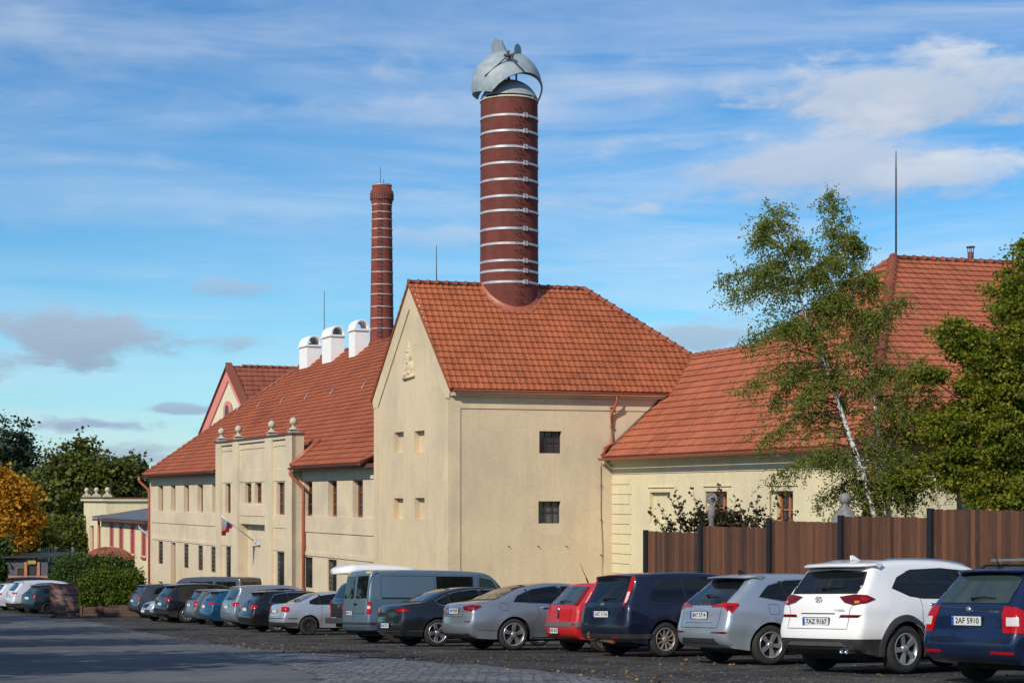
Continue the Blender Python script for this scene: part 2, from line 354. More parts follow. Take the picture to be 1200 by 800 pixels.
def box(bm, c, s, ax=None, mi=0, bevel=0.0):
    """centre c, full sizes s, axes ax = (x,y,z vectors)"""
    ax = ax or (Vector((1, 0, 0)), Vector((0, 1, 0)), Vector((0, 0, 1))); c = Vector(c)
    vs = []
    for k in (-1, 1):
        for j in (-1, 1):
            for i in (-1, 1): vs.append(bm.verts.new(c + ax[0] * (i * s[0] / 2) + ax[1] * (j * s[1] / 2) + ax[2] * (k * s[2] / 2)))
    fs = []
    for q in ((0, 2, 3, 1), (4, 5, 7, 6), (0, 1, 5, 4), (2, 6, 7, 3), (0, 4, 6, 2), (1, 3, 7, 5)):
        f = bm.faces.new([vs[i] for i in q]); f.material_index = mi; fs.append(f)
    if bevel:
        es = list({e for f in fs for e in f.edges}); bmesh.ops.bevel(bm, geom=es, offset=bevel, segments=2, affect='EDGES', profile=0.5)
    return vs
def prism(bm, poly, vec, mi=0):
    """closed extrusion of a 3D polygon along vec"""
    a = [bm.verts.new(p) for p in poly]; b = [bm.verts.new(Vector(p) + Vector(vec)) for p in poly]; n = len(a)
    fs = [bm.faces.new(a), bm.faces.new(b[::-1])]
    for i in range(n): fs.append(bm.faces.new((a[i], b[i], b[(i + 1) % n], a[(i + 1) % n])))
    for f in fs: f.material_index = mi
def tube(bm, pts, rad, n=8, mi=0, cap=True):
    pts = [Vector(p) for p in pts]; rr = rad if hasattr(rad, '__len__') else [rad] * len(pts); rings = []
    up = Vector((0, 0, 1))
    for i, p in enumerate(pts):
        d = (pts[min(i + 1, len(pts) - 1)] - pts[max(i - 1, 0)])
        if d.length < 1e-9: d = Vector((0, 0, 1))
        d.normalize(); a = d.cross(up)
        if a.length < 1e-3: a = d.cross(Vector((1, 0, 0)))
        a.normalize(); b = d.cross(a).normalized()
        rings.append([bm.verts.new(p + (a * math.cos(2 * math.pi * k / n) + b * math.sin(2 * math.pi * k / n)) * rr[i]) for k in range(n)])
    for r0, r1 in zip(rings, rings[1:]):
        for k in range(n):
            f = bm.faces.new((r0[k], r0[(k + 1) % n], r1[(k + 1) % n], r1[k])); f.material_index = mi; f.smooth = True
    if cap:
        bm.faces.new(rings[0][::-1]).material_index = mi; bm.faces.new(rings[-1]).material_index = mi
def lathe(bm, c, prof, n=24, axis=None, mi=0, uv=False, a0=0.0, a1=2 * math.pi):
    """prof: list of (radius, height). axis frame (a,b,up)"""
    c = Vector(c); A, Bx, U = axis or (Vector((1, 0, 0)), Vector((0, 1, 0)), Vector((0, 0, 1)))
    full = abs(a1 - a0 - 2 * math.pi) < 1e-6; cnt = n if full else n + 1
    rings = []
    for r, h in prof:
        if r < 1e-6: rings.append([bm.verts.new(c + U * h)])
        else: rings.append([bm.verts.new(c + (A * math.cos(a0 + (a1 - a0) * k / n) + Bx * math.sin(a0 + (a1 - a0) * k / n)) * r + U * h) for k in range(cnt)])
    uvl = bm.loops.layers.uv.verify() if uv else None
    for i, (r0, r1) in enumerate(zip(rings, rings[1:])):
        for k in range(n):
            k2 = (k + 1) % n if full else k + 1
            if len(r0) == 1 and len(r1) == 1: continue
            if len(r0) == 1: vs = (r0[0], r1[k2], r1[k])
            elif len(r1) == 1: vs = (r0[k], r0[k2], r1[0])
            else: vs = (r0[k], r0[k2], r1[k2], r1[k])
            f = bm.faces.new(vs); f.material_index = mi; f.smooth = True
            if uv and len(vs) == 4:
                rad = prof[i][0]; cu = 2 * math.pi * rad / n
                for lp, (uu, vv) in zip(f.loops, ((k, prof[i][1]), (k + 1, prof[i][1]), (k + 1, prof[i + 1][1]), (k, prof[i + 1][1]))): lp[uvl].uv = (uu * cu, vv)

# ------------------------------------------------------------------ terrain
_GP = [(-80, -1.2), (0, -1.6), (12, -1.95), (21, -2.3), (24, -2.5), (28, -2.72), (32, -2.98), (36, -3.22), (40, -3.5), (46, -3.93), (56, -4.5), (64, -4.95), (72, -5.3), (83, -5.77), (100, -6.3), (130, -6.8), (200, -7.2), (700, -8.0), (3000, -8.0)]
_gx = [p[0] for p in _GP]; _gz = [p[1] for p in _GP]
def gz(y): 
    w = 2.0
    return float(sum(np.interp(y + k * w, _gx, _gz) for k in (-1, 0, 1)) / 3)
def ray(px, D): return (px - 600) / 2000 * D
def zat(py, D): return (583 - py) / 2000 * D
def ground_hit(px, py):
    lo, hi = 5.0, 900.0; s = (583 - py) / 2000
    for D in np.arange(15, 900, 0.25):
        if gz(D) >= s * D: return Vector((ray(px, D), D, gz(D)))
    return Vector((ray(px, hi), hi, gz(hi)))

def grid_sheet(name, poly, step, dz, mat, kind='structure', jitter=0.0):
    """flat polygon (x,y) cut into a grid and laid on the terrain"""
    bm = B(); bm.faces.new([bm.verts.new((p[0], p[1], 0)) for p in poly])
    xs = [p[0] for p in poly]; ys = [p[1] for p in poly]
    for a0, a1, nrm, ax in ((min(xs), max(xs), (1, 0, 0), 0), (min(ys), max(ys), (0, 1, 0), 1)):
        v = a0 + step
        while v < a1:
            co = [0, 0, 0]; co[ax] = v
            bmesh.ops.bisect_plane(bm, geom=list(bm.verts) + list(bm.edges) + list(bm.faces), plane_co=co, plane_no=nrm, dist=1e-5); v += step
    for v in bm.verts: v.co.z = gz(v.co.y) + dz
    o = mk(name, bm, mat); tag(o, kind=kind); return o

def build_ground():
    ys = list(np.arange(-40, 20, 4)) + list(np.arange(20, 140, 2)) + [140, 150, 160, 180, 200, 250, 320, 450, 700, 1200, 3000]
    xs = [-3000, -1000, -400, -200, -120, -80, -50, -30, -15, 0, 15, 30, 50, 80, 120, 200, 400, 1000, 3000]
    bm = B(); g = [[bm.verts.new((x, y, gz(y))) for x in xs] for y in ys]
    for a, b in zip(g, g[1:]):
        for i in range(len(xs) - 1): bm.faces.new((a[i], a[i + 1], b[i + 1], b[i]))
    o = mk('ground', bm, M['ground'], smooth=True); tag(o, kind='structure')
    # asphalt road sweeping past the car park
    edge_px = [(-60, 719), (40, 722), (95, 726), (150, 737), (185, 743), (240, 751), (300, 760), (420, 769), (520, 777), (640, 787), (720, 797)]
    pts = [ground_hit(*p) for p in edge_px]
    rnd = random.Random(3); dense = []
    for a, b in zip(pts, pts[1:]):
        n = max(2, int((b - a).length / 0.5))
        for k in range(n):
            p = a.lerp(b, k / n); w = 0.22 * noise.noise(Vector((p.x * 1.3, p.y * 1.3, 0))) + 0.12 * noise.noise(Vector((p.x * 5, p.y * 5, 3)))
            dense.append((p.x + w, p.y + w * 2))
    poly = dense + [(pts[-1].x + 3, 15), (pts[-1].x + 3, -30), (-60, -30), (-60, pts[0].y)]
    grid_sheet('road', poly, 2.0, 0.006, M['asphalt'])
    # strip of small cobbles along the edge of the asphalt
    top = [(236, 764.5), (300, 763), (400, 770.5), (520, 779), (640, 789), (720, 799)]
    bot = [(330, 784), (372, 800), (300, 774), (262, 768)]
    t = [ground_hit(*p) for p in top]; bt = [ground_hit(262, 767.5), ground_hit(300, 773), ground_hit(335, 780), ground_hit(362, 790), ground_hit(380, 799)]
    dense = []
    for a, b in zip(t, t[1:]):
        n = max(2, int((b - a).length / 0.4))
        for k in range(n):
            p = a.lerp(b, k / n); w = 0.16 * noise.noise(Vector((p.x * 2.3, p.y * 2.3, 9))); dense.append((p.x + w, p.y + w))
    end = [(t[-1].x + 2, 14.0), (bt[-1].x, 14.0)]
    back = []
    bb = bt[::-1]
    for a, b in zip(bb, bb[1:]):
        n = max(2, int((b - a).length / 0.4))
        for k in range(n):
            p = a.lerp(b, k / n); w = 0.2 * noise.noise(Vector((p.x * 2.3, p.y * 2.3, 5))); back.append((p.x + w, p.y + w))
    grid_sheet('cobbled_strip', dense + end + back, 2.0, 0.012, M['cobble'])
build_ground()

# ------------------------------------------------------------------ building frame
C0 = Vector((-2.225, 60.95, 0)); U = Vector((-.4065, .9137, 0)); N = Vector((.9137, .4065, 0)); W2 = Vector((.954, .298, 0)).normalized(); Z = Vector((0, 0, 1))  # building numbers already scaled up about the camera, to clear the parked cars
def F(s, n, z=0.0): return C0 + U * s + N * n + Z * z
def s_of_x(px, n, org=None, d=None):
    b = (org or C0) + N * n; d = d or U; xr = (px - 600) / 2000
    return (xr * b.y - b.x) / (d.x - xr * d.y)
def hit_line(px, org, d):
    xr = (px - 600) / 2000; s = (xr * org.y - org.x) / (d.x - xr * d.y); return org + d * s

def wall_panel(bm, org, d, inn, s0, s1, z0, z1, holes, depth=0.35, clip=None):
    """wall face with openings: holes (a,b,za,zb) get jambs `depth` deep"""
    ss = sorted({s0, s1, *[h[0] for h in holes], *[h[1] for h in holes]}); zs = sorted({z0, z1, *[h[2] for h in holes], *[h[3] for h in holes]})
    ss = [s for s in ss if s0 - 1e-6 <= s <= s1 + 1e-6]; zs = [z for z in zs if z0 - 1e-6 <= z <= z1 + 1e-6]
    P = lambda s, z, k=0: org + d * s + inn * k + Z * z
    for a, b in zip(ss, ss[1:]):
        for c, e in zip(zs, zs[1:]):
            mx, mz = (a + b) / 2, (c + e) / 2
            if any(h[0] < mx < h[1] and h[2] < mz < h[3] for h in holes): continue
            face(bm, [P(a, c), P(b, c), P(b, e), P(a, e)])
    if clip:
        for co, no in clip:
            bmesh.ops.bisect_plane(bm, geom=list(bm.verts) + list(bm.edges) + list(bm.faces), plane_co=co, plane_no=no, clear_outer=True, dist=1e-5)
    for h in holes:
        a, b, c, e = h[:4]; dp = h[4] if len(h) > 4 else depth
        face(bm, [P(a, c), P(a, e), P(a, e, dp), P(a, c, dp)]); face(bm, [P(b, c), P(b, c, dp), P(b, e, dp), P(b, e)])
        face(bm, [P(a, e), P(b, e), P(b, e, dp), P(a, e, dp)]); face(bm, [P(a, c), P(a, c, dp), P(b, c, dp), P(b, c)])
        if len(h) > 5 and h[5]: face(bm, [P(a, c, dp), P(a, e, dp), P(b, e, dp), P(b, c, dp)])
    bmesh.ops.remove_doubles(bm, verts=bm.verts, dist=1e-4)

def slab(bm, org, d, inn, s0, s1, z0, z1, proud, back=0.05, mi=0):
    """flat plaster band standing `proud` of the wall, sunk `back` into it"""
    c = org + d * ((s0 + s1) / 2) + Z * ((z0 + z1) / 2) + inn * ((back - proud) / 2)
    box(bm, c, (abs(s1 - s0), proud + back, z1 - z0), (d, inn, Z), mi)

def window(parent, org, d, inn, a, b, c, e, depth, mat_f, bars_v=1, bars_h=1, fw=0.07, glass=None, grille=False, label=None):
    bm = B(); P = lambda s, z, k: org + d * s + Z * z + inn * k
    k0 = depth - 0.07
    def bar(s0, s1, z0, z1, kk=0.0, th=0.06): box(bm, P((s0 + s1) / 2, (z0 + z1) / 2, k0 + kk), (s1 - s0, th, z1 - z0), (d, inn, Z))
    bar(a, a + fw, c, e); bar(b - fw, b, c, e); bar(a + fw, b - fw, e - fw, e); bar(a + fw, b - fw, c, c + fw)
    for i in range(bars_v):
        x = a + (b - a) * (i + 1) / (bars_v + 1); bar(x - fw * .4, x + fw * .4, c + fw, e - fw, 0.004, 0.05)
    for i in range(bars_h):
        z = c + (e - c) * (i + 1) / (bars_h + 1); bar(a + fw, b - fw, z - fw * .3, z + fw * .3, 0.008, 0.04)
    w = mk('window', bm, mat_f, parent)
    g = B(); face(g, [P(a + fw * .5, c + fw * .5, k0 + .034), P(b - fw * .5, c + fw * .5, k0 + .034), P(b - fw * .5, e - fw * .5, k0 + .034), P(a + fw * .5, e - fw * .5, k0 + .034)])
    mk('pane', g, glass or M['glass_win'], w)
    # dark back so nothing shows through
    if grille:
        g = B(); n = max(2, int((b - a) / 0.14)); r = 0.012
        for i in range(n + 1): x = a + (b - a) * i / n; tube(g, [P(x, c, .07), P(x, e, .07)], r, 5)
        m = max(3, int((e - c) / 0.22))
        for i in range(m + 1):
            z = c + (e - c) * i / m; tube(g, [P(a, z, .07), P(b, z, .07)], r, 5)
            if i < m:
                zz = z + (e - c) / m / 2
                for j in range(n):
                    x = a + (b - a) * (j + .5) / n; rr = 0.05
                    tube(g, [P(x + rr * math.cos(q * math.pi / 3), zz + rr * math.sin(q * math.pi / 3), .065) for q in range(7)], r * .8, 4, cap=False)
        mk('window_grille', g, M['iron'], w)
    return w

# ---- clay tile roof plane with real courses and ribs
def tile_plane(org, adir, peak, polys, course=0.34, tw=0.24, rib=0.022, step=0.042, seg=5, amin=None):
    """org: eave origin, adir: unit vector along eave, peak: any point up the plane. polys: list of lists of 3D points in the plane"""
    adir = adir.normalized(); up = (peak - org); up = (up - adir * up.dot(adir)).normalized(); nrm = adir.cross(up)
    if nrm.z < 0: nrm = -nrm
    out = B(); tl = out.verts.layers.float.new('tone')
    for pts in polys:
        ab = [((p - org).dot(adir), (p - org).dot(up)) for p in pts]
        a0, a1 = min(q[0] for q in ab), max(q[0] for q in ab); b0, b1 = min(q[1] for q in ab), max(q[1] for q in ab)
        bm = B(); tn = bm.verts.layers.float.new('tone')
        i0, i1 = math.floor(a0 / tw) - 1, math.ceil(a1 / tw) + 1; j0, j1 = math.floor(b0 / course), math.ceil(b1 / course)
        for j in range(j0, j1):
            bb = [(q[0]) for q in _clip_row(ab, j * course, (j + 1) * course)]
            if not bb: continue
            ia, ib = math.floor(min(bb) / tw) - 1, math.ceil(max(bb) / tw) + 1
            for i in range(ia, ib):
                rn = random.Random(i * 7919 + j * 104729 + int(org.x * 10)); tone = rn.random(); jig = rn.uniform(-.004, .004)
                rows = []
                for (bv, hh) in ((j * course, 0.0), (j * course, step), ((j + 1) * course + 0.001, 0.0)):
                    row = []
                    for k in range(seg + 1):
                        t = k / seg; h = hh + jig + (rib * max(0, math.sin(t * math.pi * 2)) if hh or bv > j * course else -0.02)
                        v = bm.verts.new((i + t) * tw * adir + bv * up + nrm * h + org); v[tn] = tone; row.append(v)
                    rows.append(row)
                for r0, r1 in zip(rows, rows[1:]):
                    for k in range(seg): bm.faces.new((r0[k], r0[k + 1], r1[k + 1], r1[k]))
        cen = sum(pts, Vector()) / len(pts)
        for p, q in zip(pts, pts[1:] + pts[:1]):
            e = (q - p)
            if e.length < 1e-4: continue
            no = e.cross(nrm).normalized()
            if (cen - p).dot(no) > 0: no = -no
            bmesh.ops.bisect_plane(bm, geom=list(bm.verts) + list(bm.edges) + list(bm.faces), plane_co=p, plane_no=no, clear_outer=True, dist=1e-5)
        tmp = bpy.data.meshes.new('t'); 
        # solid deck below
        prism(bm, [p - nrm * 0.03 for p in pts], -nrm * 0.07)
        bm.to_mesh(tmp); bm.free(); out.from_mesh(tmp); bpy.data.meshes.remove(tmp)
    return out
def _clip_row(ab, lo, hi):
    res = [q for q in ab if lo <= q[1] <= hi]
    for p, q in zip(ab, ab[1:] + ab[:1]):
        for v in (lo, hi):
            if (p[1] - v) * (q[1] - v) < 0: t = (v - p[1]) / (q[1] - p[1]); res.append((p[0] + (q[0] - p[0]) * t, v))
    return res

def ridge_tiles(bm, a, b, r=0.13, length=0.36):
    a, b = Vector(a), Vector(b); d = (b - a); L = d.length; d.normalize(); n = max(1, int(L / length))
    side = d.cross(Z).normalized(); up = side.cross(d).normalized()
    if up.z < 0: up = -up
    tn = bm.verts.layers.float.get('tone') or bm.verts.layers.float.new('tone')
    for i in range(n):
        t = random.random(); rings = []
        for f, rr in ((0.0, r * 1.22), (0.16, r * 1.22), (0.17, r), (1.12, r * 0.94)):
            p = a + d * ((i + f) * L / n); ring = []
            for k in range(7):
                an = math.pi * k / 6; v = bm.verts.new(p + side * math.cos(an) * rr + up * (math.sin(an) * rr - 0.03)); v[tn] = t; ring.append(v)
            rings.append(ring)
        for r0, r1 in zip(rings, rings[1:]):
            for k in range(6): bm.faces.new((r0[k], r0[k + 1], r1[k + 1], r1[k])).smooth = True
        bm.faces.new(rings[0][::-1])

def gutter(bm, a, b, r=0.075):
    a, b = Vector(a), Vector(b); d = (b - a).normalized(); side = d.cross(Z).normalized(); rings = []
    for p in (a, b):
        rings.append([bm.verts.new(p + side * math.cos(math.pi + math.pi * k / 8) * r + Z * math.sin(math.pi + math.pi * k / 8) * r) for k in range(9)] +
                     [bm.verts.new(p + side * math.cos(-math.pi * k / 8) * (r - .008) + Z * math.sin(-math.pi * k / 8) * (r - .008)) for k in range(9)])
    n = len(rings[0])
    for k in range(n): bm.faces.new((rings[0][k], rings[0][(k + 1) % n], rings[1][(k + 1) % n], rings[1][k]))
    bm.faces.new(rings[0][::-1]); bm.faces.new(rings[1])
    tube(bm, [a + side * (r), b + side * (r)], .012, 5); tube(bm, [a - side * (r), b - side * (r)], .012, 5)

# =================================================================== CENTRAL BLOCK (malt kiln)
ZE, ZA = 3.90, 8.15; GW = 8.0; SWL = 11.6; GZ0 = -5.6
def build_kiln():
    t = thing('kiln_house', 'tall beige gabled block with orange tile roof under the thick banded brick chimney', 'building', tuple(F(3, 3, gz(62))))
    # gable wall (faces street)
    holes = []
    for (xa, xb, ya, yb) in ((462, 473, 506, 531), (485.5, 497.5, 504.5, 530), (461.5, 472.5, 583.5, 608), (486, 497.5, 583, 608)):
        a, b = s_of_x(xb, 0), s_of_x(xa, 0); D = F((a + b) / 2, 0).y
        holes.append((a, b, zat(yb, D), zat(ya, D), 0.22, True))
    apex = F(GW / 2, 0, ZA)
    slope = (ZA - ZE - 0.18) / (GW / 2)
    nl = Vector((0, 0, 1))
    def clipn(side):  # normals pointing outwards (up) of the gable slopes
        v = (U * (1 if side > 0 else -1) * 1.0 - Z * slope * 1.0)      # along slope downwards
        no = v.cross(N); no = no if no.z > 0 else -no
        return no.normalized()
    bm = B(); wall_panel(bm, C0, U, N, 0, GW, GZ0, ZA, holes, 0.22, [(apex - Z * .06, clipn(1)), (apex - Z * .06, clipn(-1))])
    mk('gable_wall', bm, M['plaster'], t)
    # recessed field outline: raised border along verges and left edge
    bm = B()
    def verge(sgn):
        k0 = F(0 if sgn < 0 else GW, 0, ZE + .10); e = (apex - k0); L = e.length; e.normalize(); dn = N.cross(e); dn = dn if dn.z < 0 else -dn
        w = 0.62
        prism(bm, [k0 - N * .045 - e * 0.0, apex - N * .045 - Z * .02, apex - N * .045 + dn * w * 1.0 + e * (w * -0.0) , k0 - N * .045 + dn * w], N * .06)
    for sgn in (-1, 1):
        s0 = 0 if sgn < 0 else GW; q = 1 if sgn < 0 else -1
        Kp = F(s0 - q * 0.22, -.05, ZE + .02); A = apex - N * .05 + Z * .03
        inner_top = apex - N * .05 - Z * 1.0; inner_bot = F(s0 + q * .42, -.05, ZE - .32)
        prism(bm, [Kp, A, inner_top, inner_bot, F(s0, -.05, ZE - .42)], N * .07)
        slab(bm, C0, U, N, min(s0, s0 + q * .42), max(s0, s0 + q * .42), GZ0, ZE - .325 if q > 0 else ZE - .325, 0.05, 0.02)
    mk('gable_border', bm, M['plaster'], t)
    # verge capping under the tiles (mortar edge)
    # side wall towards the car park
    h2 = []
    for (xa, xb, ya, yb) in ((632, 658, 504.8, 530.8), (631, 657, 587, 613)):
        pa, pb = hit_line(xa, C0, W2), hit_line(xb, C0, W2); a, b = (pa - C0).length, (pb - C0).length; D = pa.y
        h2.append((a, b, zat(yb, D), zat(ya, D)))
    INW = Vector((-W2.y, W2.x, 0))
    bm = B(); wall_panel(bm, C0, W2, INW, 0, SWL, GZ0, ZE + .12, [h + (0.26,) for h in h2], 0.26)
    mk('side_wall', bm, M['plaster'], t)
    # raised frame on side wall: corner strip and top strip (grooved edge)
    bm = B(); g0 = (hit_line(539.3, C0, W2) - C0).length
    zt = zat(478.3, 61.2)
    slab(bm, C0, W2, INW, 0.0, g0, GZ0, ZE, 0.035); slab(bm, C0, W2, INW, g0 + .001, SWL, zt, ZE, 0.035)
    mk('corner_strip', bm, M['plaster'], t)
    for i, h in enumerate(h2):
        w = window(t, C0, W2, INW, h[0], h[1], h[2], h[3], 0.26, M['rust'], 2, 1, 0.03, M['glass_barn'] if i else M['glass_win'])
        if i == 0: w['label'] = 'dark shuttered upper window'
    # hidden back walls
    bm = B(); P1 = C0 + W2 * SWL; P2 = F(GW, 0) + W2 * SWL
    for a, b in ((P1, P2), (P2, F(GW, 0))): face(bm, [a + Z * GZ0, b + Z * GZ0, b + Z * ZE, a + Z * ZE])
    mk('rear_wall', bm, M['plaster'], t)
    # roof
    OV = 0.30; eo = C0 - U * OV + Z * (ZE - .03) - W2 * .10; rid0 = F(GW / 2, 0, ZA) - W2 * .10; TR = 6.97
    rid1 = F(GW / 2, 0, ZA) + W2 * TR; e1 = C0 - U * OV + Z * (ZE - .03) + W2 * (SWL + .1); eb0 = F(GW + OV, 0, ZE - .03) - W2 * .10; eb1 = F(GW + OV, 0, ZE - .03) + W2 * (SWL + .1)
    roof = mk('roof', tile_plane(eo, W2, rid0, [[eo, e1, rid1, rid0]], course=0.335, tw=0.235, rib=0.03, step=.045), M['tile_mid'], t)
    bm = tile_plane(eb0, W2, rid0, [[eb0, rid0, rid1, eb1]], seg=2); mk('rear_roof_slope', bm, M['tile_mid'], roof)
    bm = tile_plane(e1, (eb1 - e1), rid1, [[e1, eb1, rid1]], seg=2); mk('hipped_roof_slope', bm, M['tile_mid'], roof)
    bm = B(); ridge_tiles(bm, rid0, rid1); ridge_tiles(bm, e1 + Z * .02, rid1 + Z * .02); ridge_tiles(bm, eb1, rid1); mk('ridge_tiles', bm, M['ridge'], roof)
    # soffit board + gutter
    bm = B(); slab(bm, C0 + W2 * 0, W2, INW, 0.02, SWL, ZE - .26, ZE - .06, 0.20, 0.0); mk('cornice', bm, M['plaster'], t)
    bm = B(); gutter(bm, C0 - U * (OV + .07) + Z * (ZE - .06) + W2 * .0, C0 - U * (OV + .07) + W2 * (SWL - .6) + Z * (ZE - .08), .075); mk('gutter', bm, M['gutter'], t)
    # downpipe
    p = hit_line(719, C0, W2); q = hit_line(715.5, C0, W2); ez = ZE - .16
    o = -INW
    pts = [p + o * .36 + Z * ez, p + o * .36 + Z * (ez - .18), p + o * .30 + Z * (ez - .30), q + o * .14 + Z * (ez - .62), q + o * .10 + Z * (ez - .8), q + o * .10 + Z * zat(519, q.y)]
    k = hit_line(704, C0, W2); pts += [k + o * .34 + Z * zat(526, k.y), k + o * .36 + Z * zat(532, k.y)]
    bm = B(); tube(bm, pts, .058, 10)
    for zz in (zat(478, q.y), zat(500, q.y)): tube(bm, [q + o * .10 + Z * zz, q + o * .10 + Z * (zz + .05)], .07, 10)
    mk('downpipe', bm, M['gutter'], t)
    # lightning conductor cable and small iron hooks
    bm = B(); a = hit_line(704, C0, W2); tube(bm, [a + o * .03 + Z * zat(545, a.y), a + o * .03 + Z * zat(600, a.y), a + o * .05 + W2 * .05 + Z * zat(640, a.y), a + o * .03 + Z * (-5)], .010, 5)
    for y in (568, 609, 650): tube(bm, [a + Z * zat(y, a.y), a + o * .09 + Z * zat(y, a.y)], .02, 5)
    mk('conductor_cable', bm, M['rust'], t)
    for x in (595.5, 630, 663):
        bm = B(); c = hit_line(x, C0, W2); tube(bm, [c + Z * zat(639.5, c.y), c + o * .07 + Z * zat(639.3, c.y), c + o * .07 + W2 * .05 + Z * zat(640.3, c.y)], .012, 6); mk('wall_hook', bm, M['rust'], t)
    bm = B()
    for (x, yb, yt) in ((511.5, 336, 288),):
        P = F(GW + 2.5, 4.0); D = P.y; P = Vector((ray(x, D), D, 0)); tube(bm, [P + Z * zat(345, D), P + Z * zat(yt, D)], [.03, .015], 6)
    mk('lightning_rod', bm, M['rust'], t)
    # relief bust with plinth on gable
    bm = B(); sc = s_of_x(480, 0); D = F(sc, 0).y; m = (D / 2000)
    base_z = zat(443, D); top_z = zat(402, D); H = top_z - base_z; hw = .58
    ct = lambda s, z, n=0: F(sc - s, -n, base_z + z)
    prism(bm, [ct(-hw, -.05, -.01), ct(hw, .02, -.01), ct(hw * .97, .14, -.01), ct(-hw * .97, .08, -.01)], -N * .09)
    def blobp(s, z, rs, rz, rn, seg=12):
        lathe(bm, ct(s, z, -.01), [(0, -1), (.38, -.92), (.7, -.7), (.92, -.38), (1, 0), (.92, .38), (.7, .7), (.38, .92), (0, 1)], seg)
    parts = [(0, .22, .46, .22, .10), (-.3, .38, .16, .22, .11), (.3, .38, .16, .22, .11), (0, .42, .26, .26, .13), (0, .72, .20, .25, .17), (0, .58, .15, .14, .19), (-.17, .80, .07, .16, .12), (.17, .80, .07, .16, .12), (0, .95, .22, .09, .16), (0, 1.07, .14, .13, .12), (0, 1.2, .07, .10, .08), (0, .72, .04, .07, .22), (-.30, .16, .13, .1, .15), (.1, .2, .12, .1, .15), (-.07, .79, .035, .02, .20), (.07, .79, .035, .02, .20), (-.5, .3, .08, .2, .08)]
    for (s, z, rs, rz, rn) in parts:
        n0 = len(bm.verts); bmesh.ops.create_icosphere(bm, subdivisions=2, radius=1.0)
        bm.verts.ensure_lookup_table()
        for v in bm.verts[n0:]:
            co = v.co.copy(); v.co = ct(s + co.x * rs, z * H / 1.25 + co.z * rz * H / 1.25, co.y * rn)
    for f in bm.faces: f.smooth = True
    mk('relief_bust', bm, M['plaster'], t)
    # aerial peg on verge etc
    return t
build_kiln()

def torus_band(bm, c, r, h, th=0.03, n=40):
    lathe(bm, c, [(r, -h / 2), (r + th, -h / 2), (r + th, h / 2), (r, h / 2), (r, -h / 2)], n)

